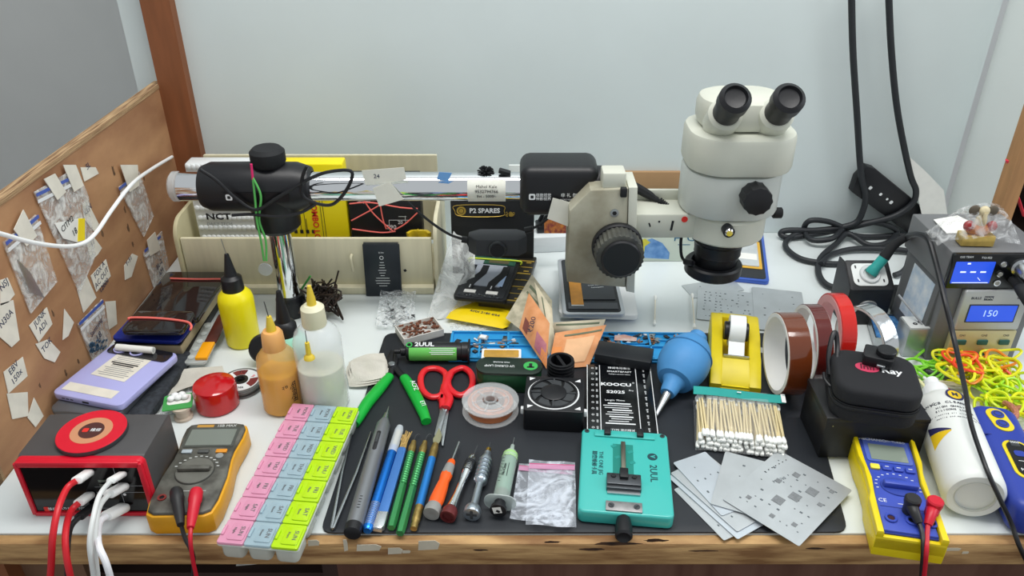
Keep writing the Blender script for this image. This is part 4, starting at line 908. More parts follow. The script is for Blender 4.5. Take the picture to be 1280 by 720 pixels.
for s in (-1, 1):
    b = B(); b.cyl(JK, (s*wd*.44, dd*.455, hj), (s*wd*.44, dd*.455, hj+.0008), .0028, n=20); b.cyl(BLACK, (s*wd*.44, dd*.455, hj+.0008), (s*wd*.44, dd*.455, hj+.001), .0014, n=6); b.obj('screw', root)
b = B(); Z = T3(0, 0, hj+.0001); dkt = mat('teal_print', '#123f48', .5)
b.text(dkt, '2UUL', .011, wd*.31, -dd*.02, -90, Z, bold=.01); b.lathe(dkt, [(0, 0), (.0055, 0), (.0055, .0003), (0, .0003)], 28, Z @ T3(wd*.31, dd*.18, 0)); b.text(TQ, 'V', .007, wd*.31, dd*.18, -90, Z, z=.0003, bold=.04)
b.text(dkt, 'THE ONE JIG', .0065, -wd*.27, dd*.06, -90, Z); b.text(dkt, '精密维修卡具', .0062, -wd*.345, dd*.06, -90, Z, bold=.01); b.obj('printing', root)

# battery activation board box (flat black sleeve) and the box behind
p, a, wd, dd = foot((735, 545), (823, 545), (815, 457), (732, 457), ZM+.012)
root = lay('battery_board_box', 'flat black box with dense white printing behind the turquoise jig', 'box', p, ZM, a)
b = B(); b.box(mat('gloss_black', '#0e1013', .18), (0, 0, .006), (wd, dd, .012), bev=.0006); b.obj('body', root)
b = B(); Z = T3(0, 0, .0121)
for x in (-.49, -.3, .25, .48): b.rect(PRINTW, x*wd, 0, .0009, dd*.98, Z)
b.text(PRINTW, 'KOOCU', .0082, -wd*.06, dd*.2, 0, Z, bold=.035, sx=1.25); b.text(PRINTW, '®', .004, wd*.2, dd*.235, 0, Z); b.text(PRINTW, 'S2025', .0078, -wd*.07, dd*.09, 0, Z, bold=.02, sx=1.2); b.text(PRINTW, 'Pro', .004, wd*.16, dd*.12, 0, Z)
b.text(PRINTW, '精诚电池激活', .0048, 0, dd*.455, 0, Z); b.text(PRINTW, 'SMART&FAST', .0044, 0, dd*.4, 0, Z, bold=.01, sx=1.2); b.text(PRINTW, 'Intelligent activation battery', .0024, 0, dd*.36, 0, Z)
b.text(PRINTW, 'Length: 70mm', .0042, -wd*.09, -dd*.03, 0, Z); r = random.Random(9)
for i in range(10): b.rect(PRINTW, -wd*.2+(.022+.014*r.random())/2, -dd*(.075+.03*i), .022+.014*r.random(), .0011 if i % 3 else .002, Z)
b.text(PRINTW, "'TYPE 深圳精诚", .0042, 0, -dd*.43, 0, Z)
for i in range(11):
    y = dd*(.44-.085*i); b.ring(PRINTW, .0012, .0017, 0, .0002, Z @ T3(-wd*.41, y, 0), n=6); b.text(PRINTW, '维修', .0027, -wd*.345, y, 90, Z); b.text(PRINTW, 'A8 精', .0028, wd*.37, y, 90, Z)
b.obj('printing', root)
p, a, wd, dd = foot((740, 448), (816, 448), (815, 431), (751, 430), ZM+.026)
root = lay('black_box', 'plain black box with a thumb notch, under the edge of the banknotes', 'box', p, ZM+.0125, a)
b = B(); b.box(mat('satin_black', '#1f2226', .4), (0, 0, .007), (wd, dd, .0135), bev=.0008); b.obj('body', root)
b = B(); b.cyl(MBLACK, (-.005, -dd/2-.0002, .0075), (-.005, -dd/2+.001, .0075), .004, n=20); b.obj('thumb_notch', root)

# fume fan
hf = .03
p, a, wd, dd = foot((653, 514), (731, 514), (729, 471), (659, 471), ZM+hf)
root = lay('fume_fan', 'square black fume fan with a white ring and threaded outlet', 'fan', p, ZM, a)
b = B(); b.rrect(BLACK, wd, dd, 0, hf, .004, bev=.0008); b.obj('housing', root)
b = B(); rr = dd*.46; Z = T3(-.001, 0, hf)
b.ring(mat('fan_recess', '#0b0c0e', .4), rr*.1, rr*.93, -.0001, .0003, Z); b.ring(PRINTW, rr*.93, rr*1.0, 0, .0004, Z)
b.obj('ring_print', root)
b = B(); b.ring(BLACK, rr*.86, rr*.94, 0, .0025, Z, bev=.0005)
for k in range(4): b.box(DARK, (rr*.6, 0, .0012), (rr*.55, .0018, .002), Z @ R3('Z', 90*k))
b.obj('guard', root)
b = B(); b.lathe(BLACK, [(0, 0), (rr*.5, 0), (rr*.5, .0022), (rr*.44, .003), (0, .003)], 28, Z); b.obj('hub', root)
for k in range(7):
    b = B(); b.sheet(DARK, lambda u, v: ((.4+.44*u)*rr*math.cos(.35*u+.7*v), (.4+.44*u)*rr*math.sin(.35*u+.7*v), .0004+.001*v), 4, 4, .0004, Z @ R3('Z', k*360/7)); b.obj('fan_blade', root)
for sx in (-1, 1):
    for sy in (-1, 1):
        b = B(); b.prism(PRINTW, [(-.004, -.002), (.003, -.003), (.0025, .003)] , 0, .0004, T3(sx*wd*.4, sy*dd*.4, hf) @ R3('Z', 0 if sx > 0 else 180)); b.obj('corner_mark', root)
for s in (-1, 1):
    b = B(); b.box(PRINTW, (s*(wd/2+.001), -dd*.35, hf*.72), (.005, .006, .008), bev=.001); b.obj('side_tab', root)
q = G(701, 456, .032); q = L(root.location, a, (q.x, q.y, DESK))
b = B(); pf = [(0, 0), (.0165, 0)]
for i in range(5): pf += [(.0172, .012+.005*i), (.0172, .014+.005*i), (.0155, .0145+.005*i), (.0155, .0165+.005*i)]
pf += [(.0165, .037), (.013, .037), (.0125, .012), (0, .012)]
b.lathe(BLACK, pf, 36, T3(q.x, q.y, .0)); b.obj('outlet', root)
b = B(); b.box(BLACK, (0, 0, .03), (.004, .024, .012), M=T3(q.x, q.y, 0) @ R3('Z', 25)); b.obj('outlet_flap', root)
b = B(); b.box(BLACK, (q.x, (q.y+dd/2)/2-.002, .01), (.02, max(.004, q.y-dd/2), .018)); b.obj('outlet_neck', root)

# blue air blower
BB = mat('blue_rubber', '#4a8fc9', .55, var=.05, vs=60)
A0, A1 = G(816, 526, .006), G(873, 420, .046); d = A1-A0; Ls = d.length
root = thing('air_blower', 'blue rubber air blower bulb with a steel nozzle', 'blower', A0)
MA = d.to_track_quat('Z', 'Y').to_matrix().to_4x4()
bl = Ls; R = .0325
b = B(); pf = [(0, bl*.3), (.009, bl*.3), (.0105, bl*.34), (.0115, bl*.4), (.015, bl*.44)]
for i in range(13):
    u = i/12; t = bl*(.45+.46*u); pf.append((.012+(R-.012)*math.sin(PI*(.12+.80*u))**.75, t))
pf += [(.011, bl*.94), (.0115, bl*1.0), (.009, bl*1.02), (0, bl*1.02)]
b.lathe(BB, pf, 40, MA); b.obj('bulb', root)
b = B(); b.lathe(BB, [(R*.995-.001, bl*.755), (R*.992, bl*.76), (R*.95, bl*.77), (R*.92, bl*.76)], 40, MA); b.obj('seam', root)
b = B(); b.lathe(STEEL, [(.0012, 0), (.002, 0), (.0055, bl*.3), (.0065, bl*.32), (0, bl*.33)], 24, MA); b.obj('nozzle', root)

# yellow tape dispenser
YD2 = mat('yellow_dispenser', '#e2cc1c', .4, var=.12, vs=30)
p, a, wd, dd = foot((886, 490), (950, 490), (941, 420), (886, 420), ZM)
hb = .038
root = lay('tape_dispenser', 'scuffed yellow desktop tape dispenser with a small white roll', 'tape dispenser', p, ZM, a)
prof = [(-dd/2, 0), (dd/2, 0), (dd/2+.002, hb*.9), (dd/2-.006, hb), (dd*.1, hb*.95), (-dd*.12, hb*.72), (-dd*.2, hb*.7), (-dd*.45, hb*.34), (-dd/2, hb*.26)]
YZ = Matrix(((0, 0, 1, 0), (1, 0, 0, 0), (0, 1, 0, 0), (0, 0, 0, 1)))
b = B()
for x0, w_ in ((-wd/2, wd*.24), (wd/2-wd*.24, wd*.24)): b.prism(YD2, prof, 0, w_, T3(x0, 0, 0) @ YZ, bev=.002)
b.box(YD2, (0, 0, hb*.1), (wd*.98, dd*.99, hb*.2)); b.prism(YD2, [(-dd*.2, .004), (-dd*.2, hb*.66), (-dd*.45, hb*.33), (-dd/2, .004)], 0, wd*.6, T3(-wd*.3, 0, 0) @ YZ); b.box(YD2, (0, dd/2-.005, hb*.5), (wd*.7, .012, hb*.92), bev=.002)
b.obj('body', root)
hc = hb+.004; rt = .0205; wt = .02; M = T3(-wt/2, dd*.1, hc) @ R3('Y', 90)
b = B(); b.ring(mat('white_tape', '#e9ecea', .5), rt*.62, rt, 0, wt, M, bev=.0004); b.obj('tape_roll', root)
b = B(); b.cyl(BLACK, (-wt/2-.006, dd*.1, hc-.001), (wt/2+.005, dd*.1, hc-.001), rt*.6, n=28, bev=.001); b.obj('hub', root)
b = B(); b.sheet(mat('white_tape', '#e9ecea', .5), lambda u, v: (wt*(-.5+u), dd*.1-rt+(-dd*.22+rt*.6-.0)*v, hc-rt*.2-(hc-rt*.2-hb*.72)*v), 2, 6, .0003); b.obj('tape_end', root)
b = B(); b.box(SILV, (0, -dd*.2, hb*.72), (wt*1.6, .002, .003)); b.obj('cutter_blade', root)

# pack of cotton swabs
p, a, wd, dd = foot((872, 556), (982, 560), (974, 508), (868, 500), ZM+.008)
root = lay('swab_bag', 'clear bag with teal header holding the bundle of cotton swabs', 'bag', p, ZM+.0002, a)
LS = dd*1.02; proto = None; r = random.Random(14); hgt = .019
b = B(); b.sheet(mat('swab_film', '#f4f6f7', .1, alpha=.14, bump=.6, bs=80), lambda u, v: ((u-.5)*wd*1.02, -LS/2-.006+(LS+.01)*v, .0005+(hgt+.004)*min(1, 8*u*(1-u))*min(1, .1+4*v)), 18, 10); b.obj('film', root)
HT = mat('teal_header', '#1b9c94', .35)
hw = (G(978, 508, .02)-G(866, 498, .02)).length
b = B(); b.sheet(HT, lambda u, v: ((u-.5)*hw*1.02, LS/2-.012+.012*v, hgt+.0045+.003*v+.001*math.sin(6*u)), 14, 4, .0004); b.obj('header', root)
b = B(); b.rect(WHITE, hw*.49, LS/2-.006, .005, .016, z=hgt+.0068); b.rect(WHITE, 0, LS/2-.005, .005, .0015, z=hgt+.0085); b.obj('header_marks', root)
cols = 26; n = 0
for j in range(4):
    for i in range(cols-(j % 2)):
        x = (-.47+.94*(i+.5*(j % 2))/(cols-1))*wd; z_ = .004+j*.0046; 
        if proto is None:
            b = B(); b.cyl(mat('swab_wood', '#e3d3a4', .6), (0, -LS*.46, 0), (0, LS*.46, 0), .0012, n=6)
            k = b.obj('stick'); proto = thing('cotton_swab', 'wooden cotton swab packed in the clear bag with the teal header', 'cotton swab', group='cotton swabs in the clear bag'); k.parent = proto
            for s in (-1, 1):
                b = B(); b.lathe(mat('cotton', '#f3f4f0', .95), [(0, -.003), (.0018, -.002), (.0026, .001), (.0022, .006), (.0013, .009)], 10, T3(0, -s*LS*.46, 0) @ R3('X', -90*s)); b.obj('cotton_tip', proto)
            c = proto
        else: c = copy_tree(proto)
        wpnt = root.matrix_basis @ Vector((x+r.uniform(-.0006, .0006), r.uniform(-.001, .001)-.002*(3-j), z_+r.uniform(-.0004, .0004)))
        c.location = wpnt; c.rotation_euler = (r.uniform(-.015, .015), 0, a+r.uniform(-.06, .06)); n += 1

# fan of stencils on the front right of the mat
h = ZM+.0004
ST2 = mat('stencil_pale', '#d6dee6', .28, .5, var=.08, vs=20)
stencil(((842, 612), (905, 676), (950, 655), (880, 596)), h, 'lowest dark stencil of the fan, only its left edge showing', 11, rows=(3, 4))
stencil(((840, 594), (916, 677), (962, 652), (884, 572)), h+.0012, 'pale stencil second from the bottom of the fan', 12, m=ST2, rows=(3, 4))
stencil(((846, 590), (913, 667), (965, 642), (890, 565)), h+.0024, 'grey stencil in the middle of the fan', 13, rows=(4, 4))
stencil(((851, 583), (891, 640), (960, 632), (868, 562)), h+.0034, 'stencil in the fan with small holes at its upper left', 14, m=ST2, rows=(4, 4))
stencil(((892, 632), (980, 655), (1000, 590), (903, 562)), h+.0046, 'blank stencil just beneath the large topmost one', 15, rows=(2, 4))
root, wd, dd = stencil(((895, 628), (1007, 679), (1065, 607), (972, 568)), h+.0058, 'large topmost stencil of the fan with square chip patterns', 16, rows=(8, 7))
b = B(); HM = mat('stencil_mesh', '#8b8f92', .6, .4, var=.25, vs=600)
for x, y, s in ((.08, .02, .011), (.18, .2, .011), (-.03, -.13, .011), (-.2, .1, .006), (-.1, .3, .007), (.3, -.3, .005), (-.3, -.3, .005), (.35, .1, .005), (.05, -.35, .005), (.34, .34, .005)): b.rect(HM, x*wd, y*dd, s, s, z=.0006)
for k in range(7): b.rect(PRINTK, wd*(-.4+.012*k), dd*(.12+.05*k), .0012, .0012, z=.0006)
b.obj('chip_patterns', root)
b = B(); b.text(mat('etched', '#6f767c', .5), 'MT6765', .005, -wd*.2, dd*.12, 70, T3(0, 0, .0005)); b.obj('etching', root)

# copper wire spool
q = G(613, 500, .019); R = .0345; root = lay('wire_spool', 'clear plastic spool of copper wire right of the scissors', 'spool', q, ZM)
SC = mat('spool_clear', '#e8eced', .08, alpha=.26)
for z0 in (0, .0155):
    b = B(); b.ring(SC, R*.28, R*.66, z0+.0003, z0+.0012); b.ring(SC, R*.62, R, z0, z0+.0018, bev=.0004)
    for k in range(6): b.box(SC, (R*.45, 0, z0+.001), (R*.4, .0018, .0022), R3('Z', 60*k+15))
    b.obj('flange', root)
b = B(); b.ring(mat('copper_wire', '#d9865a', .3, .8, bump=.5, bs=900), R*.5, R*.8, .0022, .0152, n=48); b.obj('wire_winding', root)
b = B(); b.ring(SC, R*.16, R*.24, 0, .018); b.obj('hub', root)

# scissors
RS = mat('scissor_red', '#d8202a', .3)
pv = G(556, 513, .006); root = lay('scissors', 'small scissors with red handles, points toward the front', 'scissors', pv, ZM)
def lp(px, py, h=.006): q = G(px, py, h); return (q.x-pv.x, q.y-pv.y, h-ZM)
for i, (loop, sh, blade) in enumerate((
    ([(533, 462), (547, 461), (557, 468), (556, 482), (551, 494), (538, 496), (528, 487), (526, 472)], [(553, 484), (553, 496), (554, 510)], [(549, 506), (558, 504), (561, 514), (554, 557), (552, 556)]),
    ([(577, 460), (587, 465), (591, 475), (588, 487), (577, 494), (566, 490), (560, 480), (563, 467)], [(565, 486), (562, 498), (558, 510)], [(552, 506), (562, 506), (557, 518), (548, 548), (545, 549), (543, 544)]))):
    hh = .006 + .002*i
    b = B(); b.tube(RS, [lp(x, y, hh) for x, y in loop], .0042, 10, True, 5, flat=.9)
    b.tube(RS, [lp(*loop[7 if i else 3], hh), lp(loop[6 if i else 4][0]-(4 if i else -1), loop[6 if i else 4][1]+6, hh), lp(*sh[1], hh), lp(*sh[2], hh)], .005, 10, flat=.8); b.obj('handle', root)
    b = B(); b.prism(STEEL, [lp(*q)[:2] for q in blade], .002+.0013*i, .003+.0013*i, bev=.0002); b.obj('blade', root)
b = B(); b.cyl(CHROME, (0, 0, .003), (0, 0, .0058), .0028, n=20, bev=.0005); b.obj('pivot_screw', root)

# green flush cutters
pv = G(490, 458, .006); root = lay('flush_cutters', 'flush cutters with long green grips and black jaws', 'cutters', pv, ZM)
GG = mat('grip_green', '#12a83a', .3)
for i, (pts, t) in enumerate((([(487, 470), (474, 486), (459, 504), (447, 524), (443, 530)], ''), ([(505, 472), (513, 484), (523, 502), (530, 518), (533, 527)], 'ACFZ'))):
    b = B(); b.tube(GG, [lp(x, y, .0075) for x, y in pts], lambda u: .0062+.0016*math.sin(PI*min(1, u*1.25)), 14, False, 6, flat=.85); b.obj('grip', root)
    b = B(); x, y = pts[0]; b.tube(BLACK, [lp(x, y, .0065), lp((x+490)/2+(1 if i else 0), (y+458)/2, .006), lp(491 if i else 489, 456, .006)], .0048, 10, flat=.6); b.obj('arm', root)
    b = B(); b.prism(BLACK, [lp(*q)[:2] for q in (((486, 462), (491, 455), (492, 441), (489, 438), (484, 448)) if i == 0 else ((494, 463), (498, 452), (495, 440), (492.5, 438), (491, 455)))], .001, .006, bev=.0008); b.obj('jaw', root)
    if t:
        p1, p2 = Vector(lp(512, 478, .0075)), Vector(lp(533, 524, .0075)); an = math.degrees(math.atan2((p2-p1).y, (p2-p1).x))
        b = B(); m1 = p1.lerp(p2, .25); b.text(PRINTW, 'ACFZ', .0085, 0, 0, an, T3(m1.x+.0015, m1.y, .0148-.001)); m2 = p1.lerp(p2, .75); b.text(PRINTW, 'ETI', .0075, 0, 0, an, T3(m2.x+.0015, m2.y, .0148-.0005)); b.obj('printing', root)
b = B(); b.cyl(STEEL, (0, 0, .002), (0, 0, .0085), .0045, n=24, bev=.0006); b.obj('pivot', root)
# ================= left partition: paper labels, bags and cable =================
XW = XL+.0006
TOY = Matrix(((0, 0, 1, 0), (1, 0, 0, 0), (0, 1, 0, 0), (0, 0, 0, 1)))     # drawing plane on the left wall, facing +X
def wall_poly(name, label, cat, pxs, m, lift=.0, texts=(), th=.0006, parts=None, grp=None):
    P = [VX(x, y, XW+lift) for x, y in pxs]; c = sum(P, Vector())/len(P)
    root = thing(name, label, cat, (XW+lift, c.y, c.z), grp and 0 or 0, grp) if parts else None
    b = B(); poly = [(p.y-c.y, p.z-c.z) for p in P]; b.prism(m, poly, 0, th, TOY)
    for t in texts:
        if not parts: b.text(INK, t[0], t[1], t[2], t[3], t[4], TOY @ T3(0, 0, th))
    if not parts: return tag(b.obj(name, loc=(XW+lift, c.y, c.z)), label, cat, grp)
    b.obj(parts, root)
    if texts:
        b = B()
        for t in texts: b.text(INK, t[0], t[1], t[2], t[3], t[4], TOY @ T3(0, 0, th))
        b.obj('handwriting', root)
    return root
LAB = mat('label_paper', '#e2ddd0', .85, var=.12, vs=40)
for pxs, tx, lab in (
    ([(0, 350), (9, 347), (18, 368), (10, 378), (0, 382)], ['NSJ'], 'cream label cut off by the left picture edge, above the tall one'),
    ([(-2, 380), (16, 375), (24, 425), (14, 434), (-2, 420)], ['N30A'], 'tall torn cream label at the left picture edge'),
    ([(36, 407), (58, 384), (65, 405), (48, 428)], ['JUNK', 'ADI'], 'square cream label with two handwritten words left of centre on the plywood'),
    ([(44, 430), (60, 424), (75, 440), (68, 453), (55, 448)], ['TOK'], 'crumpled torn label just under the square two-word label'),
    ([(4, 465), (28, 446), (34, 470), (10, 492)], ['EBV', '150x'], 'slanted label with a number low on the left of the plywood'),
    ([(78, 425), (80, 386), (92, 403), (85, 420)], [], 'narrow blank triangular scrap on the plywood'),
    ([(8, 492), (34, 490), (35, 520), (15, 524)], [], 'faded blank square label low on the plywood'),
    ([(34, 522), (42, 497), (54, 520), (44, 534)], [], 'faded torn label just behind the red power station'),
    ([(113, 345), (132, 324), (138, 345), (120, 365)], ['FOX A', 'AC OUT', '12000'], 'white label with three handwritten lines in the middle of the plywood'),
    ([(155, 332), (165, 317), (172, 320), (164, 346), (156, 350)], ['Y-91'], 'small slanted label between the white cable and the dark glass stack'),
    ([(103, 255), (108, 250), (123, 280), (118, 290), (105, 274)], ['KEN'], 'narrow label partly behind the large hanging bag'),
    ([(100, 209), (119, 209), (123, 217), (105, 227)], ['5L'], 'small white label high on the plywood'),
    ([(131, 377), (144, 376), (146, 405), (136, 412)], [], 'blank white strip label above the purple phone'),
    ([(96, 362), (108, 345), (120, 372), (104, 391)], [], 'curled cream label under the tip of the large hanging bag'),
    ([(108, 306), (116, 295), (127, 310), (122, 318), (114, 326)], ['17'], 'torn cream label at the right side of the large hanging bag')):
    cx_ = sum(x for x, y in pxs)/len(pxs); root = wall_poly('paper_label', lab, 'label', pxs, LAB, parts='paper' if tx else None, texts=[(t, .011, 0, .009-.012*i, 8) for i, t in enumerate(tx)])
# hanging bags
def hang(label, px, seal, tapes, seed, texts=()):
    P = [VX(x, y, XW) for x, y in px]; c = sum(P, Vector())/len(P); root = thing('hanging_zip_bag', label, 'bag', (XW, c.y, c.z))
    fm = mat('wall_film', '#eef0ee', .12, avar=(.12, .6, 45), bump=1, bs=90)
    b = B(); b.prism(fm, [(p.y-c.y, p.z-c.z) for p in P], .001, .0035, TOY, bev=.001); b.obj('film', root)
    b = B(); q = [VX(x, y, XW) for x, y in seal]
    d = (q[1]-q[0]).normalized(); n = Vector((0, -d.z, d.y))
    pts = [q[0], q[1], q[1]+n*.004, q[0]+n*.004]; b.prism(SEAL, [(p.y-c.y, p.z-c.z) for p in pts], .0036, .004, TOY); b.obj('seal', root)
    b = B(); pts = [p-n*.008 for p in pts]; b.prism(mat('white_seal', '#eef0f2', .5, alpha=.8), [(p.y-c.y, p.z-c.z) for p in pts], .0036, .004, TOY); b.obj('seal', root)
    if texts:
        b = B()
        for t, s, x, z_, r_ in texts: b.text(INK, t, s, x, z_, r_, TOY @ T3(0, 0, .0042))
        b.obj('handwriting', root)
    for i, tp in enumerate(tapes):
        b = B(); Q = [VX(x, y, XW) for x, y in tp]; b.prism(LAB, [(p.y-c.y, p.z-c.z) for p in Q], .0042, .005, TOY); b.obj('tape', root)
    return root, c
root, c = hang('narrow clear bag with thin parts taped at the far left of the plywood', [(1, 303), (42, 268), (69, 352), (36, 392)], [(4, 307), (45, 272)], [[(12, 287), (24, 262), (41, 295), (28, 308)]], 1)
b = B(); r = random.Random(6)
for i in range(8):
    p, q = VX(22+2*i, 325+2*i, XW+.004), VX(38+2.4*i, 365+i, XW+.004); b.cyl(STEEL, (.004, p.y-c.y, p.z-c.z), (.004, q.y-c.y, q.z-c.z), .0009, n=6)
b.obj('thin_parts', root)['kind'] = 'stuff'
root, c = hang('large clear bag taped to the plywood holding a white and yellow card', [(40, 240), (78, 218), (92, 206), (108, 245), (117, 320), (97, 366)], [(42, 246), (91, 222)], [[(50, 224), (64, 217), (78, 240), (67, 250)], [(74, 206), (90, 206), (100, 232), (88, 240)]], 2)
b = B(); Q = [VX(x, y, XW) for x, y in ((63, 279), (98, 272), (101, 300), (92, 303), (74, 298))]; b.prism(PAPER, [(p.y-c.y, p.z-c.z) for p in Q], .0045, .005, TOY)
Q = [VX(x, y, XW) for x, y in ((93, 273), (101, 273), (101, 300), (92, 302))]; b.prism(mat('card_yellow', '#f2d81e', .6), [(p.y-c.y, p.z-c.z) for p in Q], .005, .0054, TOY); b.obj('card', root)
b = B(); q = VX(79, 280, XW); b.text(PRINTK, 'CITM2', .011, q.y-c.y, q.z-c.z, 6, TOY @ T3(0, 0, .0052)); b.text(PRINTK, '18', .012, q.y-c.y+.01, q.z-c.z-.016, 6, TOY @ T3(0, 0, .0052)); b.obj('card_printing', root)
hang('slim clear bag hanging point-down below the top of the white cable', [(146, 234), (172, 214), (190, 270), (178, 296)], [(146, 238), (158, 228)], [[(146, 206), (168, 206), (170, 232), (158, 240)]], 3)
hang('clear bag of dark parts with handwriting near the back corner of the plywood', [(177, 316), (200, 289), (212, 348), (193, 368)], [(178, 316), (198, 297)], [[(180, 300), (190, 290), (197, 312), (184, 320)]], 4, [('BL-2', .012, .0, .0, 8), ('AM', .012, .0, -.014, 8)])
root, c = hang('clear bag with blue writing and bluish parts above the purple phone', [(95, 405), (125, 374), (138, 430), (114, 452)], [(96, 407), (126, 378)], [], 5, [('Samsung', .010, 0, .008, 8), ('J.8', .013, 0, -.006, 8)])
b = B(); r = random.Random(12)
for i in range(40):
    q = VX(r.uniform(108, 133), r.uniform(425, 441), XW); b.box(mat('teal_bits', '#3d5f7c', .5, var=.4, vs=300), (.0045, q.y-c.y, q.z-c.z), (.001, .004, .002))
b.obj('small_parts', root)['kind'] = 'stuff'
# white cable hanging in front of the plywood
b = B(); X2 = XL+.05
b.tube(WHITE, [VX(x, y, X2) for x, y in ((-30, 285), (0, 292), (40, 303), (80, 308), (104, 304), (120, 291), (140, 262), (165, 230))]+[VX(190, 211, XL+.02), VX(215, 196, XL+.004)], .0025, 10)
tag(b.obj('charging_cable'), 'white cable hanging in a loop in front of the plywood partition', 'cable')

# ================= left end of the bench =================
def slabthing(name, label, cat, q4, h0, h1, m, r=.006, bev=.0012, part='body'):
    p, a, wd, dd = foot(*q4, h1); root = thing(name, label, cat, loc3(p, h0), a)
    b = B(); b.rrect(m, wd, dd, 0, h1-h0, r, bev=bev); b.obj(part, root); return root, wd, dd
# dark pile: black case, cream-edged box, blue phone, black tablet
slabthing('black_folder', 'black folder at the bottom of the pile by the plywood', 'folder', ((136, 445), (236, 436), (290, 350), (205, 350)), .0005, .012, mat('folder_black', '#1d1b1b', .5), .003)
root, wd, dd = slabthing('cream_box', 'cream-sided flat box in the middle of the pile by the plywood', 'box', ((140, 436), (229, 426), (281, 352), (208, 350)), .0125, .027, mat('cream_side', '#b7a98a', .6, var=.1), .002)
b = B(); b.rrect(BLACK, wd*1.01, dd*1.01, .0146, .0165, .002); b.obj('lid', root)
root, wd, dd = slabthing('phone', 'dark blue phone sticking out under the banded black phone', 'phone', ((139, 423), (222, 426), (250, 395), (165, 392)), .0295, .036, mat('navy_phone', '#1f2f8f', .25, .3), .008, .002)
GL = mat('black_glass', '#191719', .08, coat=.6)
root, wd, dd = slabthing('glass_tablet', 'large glossy black tablet leaning flat against the rack on the pile', 'tablet', ((163, 396), (246, 401), (279, 344), (214, 335)), .0365, .0445, GL, .006, .001)
root, wd, dd = slabthing('phone', 'glossy black phone held by a coral elastic, on the dark blue phone', 'phone', ((151, 411), (226, 416), (243, 390), (172, 386)), .045, .053, GL, .008, .002)
b = B(); b.tube(EL, [VY(x, y, G(x, y, .0545).y) for x, y in ((160, 399), (166, 397), (200, 398), (232, 402), (239, 407), (238, 412))], .0016); tag(b.obj('elastic_band'), 'coral elastic band around the glossy black phone', 'elastic band')
b = B(); b.tube(EL, [G(213, 348, .046), G(245, 349, .0462), G(279, 349, .0462), G(283, 352, .044)], .0014); tag(b.obj('elastic_band'), 'coral elastic band across the black tablet by the rack', 'elastic band')
# purple phone on a grey phone on a dark pouch
slabthing('dark_pouch', 'dark speckled pouch under the two phones nearest the red power station', 'pouch', ((75, 520), (188, 519), (243, 436), (150, 436)), .0005, .013, mat('pouch_dark', '#20242a', .8, col2='#33383f', vs=200), .01, .004)
root, wd, dd = slabthing('phone', 'silver-grey phone directly beneath the lavender phone', 'phone', ((57, 515), (148, 518), (217, 446), (135, 440)), .0135, .0225, mat('grey_phone', '#6f747b', .3, .6), .009, .002)
LAV = mat('lavender', '#b3b4ea', .25, .1, coat=.4)
root, wd, dd = slabthing('phone', 'lavender phone lying face down with paper labels on its back', 'phone', ((57, 496), (155, 503), (229, 437), (138, 432)), .0228, .0318, LAV, .009, .002)
b = B(); b.rrect(mat('camera_glass', '#17181f', .1, coat=.6), wd*.9, dd*.19, .0091, .0106, .006, c=(.0, dd*.385)); b.obj('camera_island', root)
for x in (-.28, -.03):
    b = B(); b.ring(LAV, .0, .0095, .0106, .0118, T3(x*wd, dd*.38, 0)); b.ring(BLACK, .0, .0075, .0118, .0122, T3(x*wd, dd*.38, 0)); b.obj('lens', root)
b = B(); b.rect(LAB, -.02*wd, dd*.1, wd*.52, dd*.44, z=.0092, rot=-3); b.obj('barcode_label', root)
b = B(); b.rect(LAB, -.06*wd, -dd*.35, wd*.72, dd*.13, z=.0092); b.obj('blank_label', root)
b = B(); r = random.Random(3)
for i in range(12): b.rect(PRINTK if i in (4, 5) else mat('grey_print', '#8a8f94', .7), -.02*wd, dd*(.28-.032*i), wd*(.3+.15*r.random()), .0022 if i in (4, 5) else .0008, z=.0095)
b.obj('barcode', root)
b = B()
b.rect(BLACK, 0, .0045, .009, .0026, T3(.0, -dd/2-.0001, 0) @ FRONT)
for i in range(3): b.rect(BLACK, -wd*.32+.006*i, .0045, .004, .0012, T3(0, -dd/2-.0001, 0) @ FRONT)
b.obj('ports', root)
b = B(); p = G(146, 434, .038); q = G(192, 438, .038); b.cyl(PAPER, p, q, .0045, n=16); b.cyl(mat('roll_line', '#c9c9c4', .8), p+(p-q)*.004, q+(q-p)*.004, .0028)
tag(b.obj('paper_roll'), 'short white rolled paper lying on the camera end of the lavender phone', 'paper roll')

# red and black charging station
Yq = G(95, 644).y; ztop = VY(95, 577, Yq).z-DESK
p, a, wd, dd = foot((15, 577), (177, 577), (211, 525), (52, 515), ztop)
P_L, P_R = G(15, 577, ztop), G(177, 577, ztop); wd = (P_R-P_L).length; a = math.atan2((P_R-P_L).y, (P_R-P_L).x)
Lb = G(52, 515, ztop); dd = (Lb-P_L).length*.98
root = thing('charging_station', 'red-framed black multi-port charging station with a round charging pad on top', 'charging station', loc3((P_L+P_R)/2+Vector((-math.sin(a), math.cos(a), 0))*dd/2, .0005), a)
SGY = mat('station_grey', '#4c4b4c', .45, var=.12, vs=30)
b = B(); b.rrect(SGY, dd-.006, ztop, -wd/2+.001, wd/2-.001, .006, Matrix(((0, 0, 1, 0), (1, 0, 0, 0), (0, 1, 0, 0), (0, 0, 0, 1))) @ T3(.003, ztop/2, 0), bev=.0008); b.obj('housing', root)
REDF = mat('red_frame', '#d3102c', .35, var=.05)
FY = T3(0, -dd/2, ztop/2) @ FRONT
b = B()
o_, i_ = rpoly(wd, ztop*1.0, .006), rpoly(wd-.012, ztop-.014, .003)
b.prism(REDF, o_, -.0085, -.001, FY, bev=.0008)
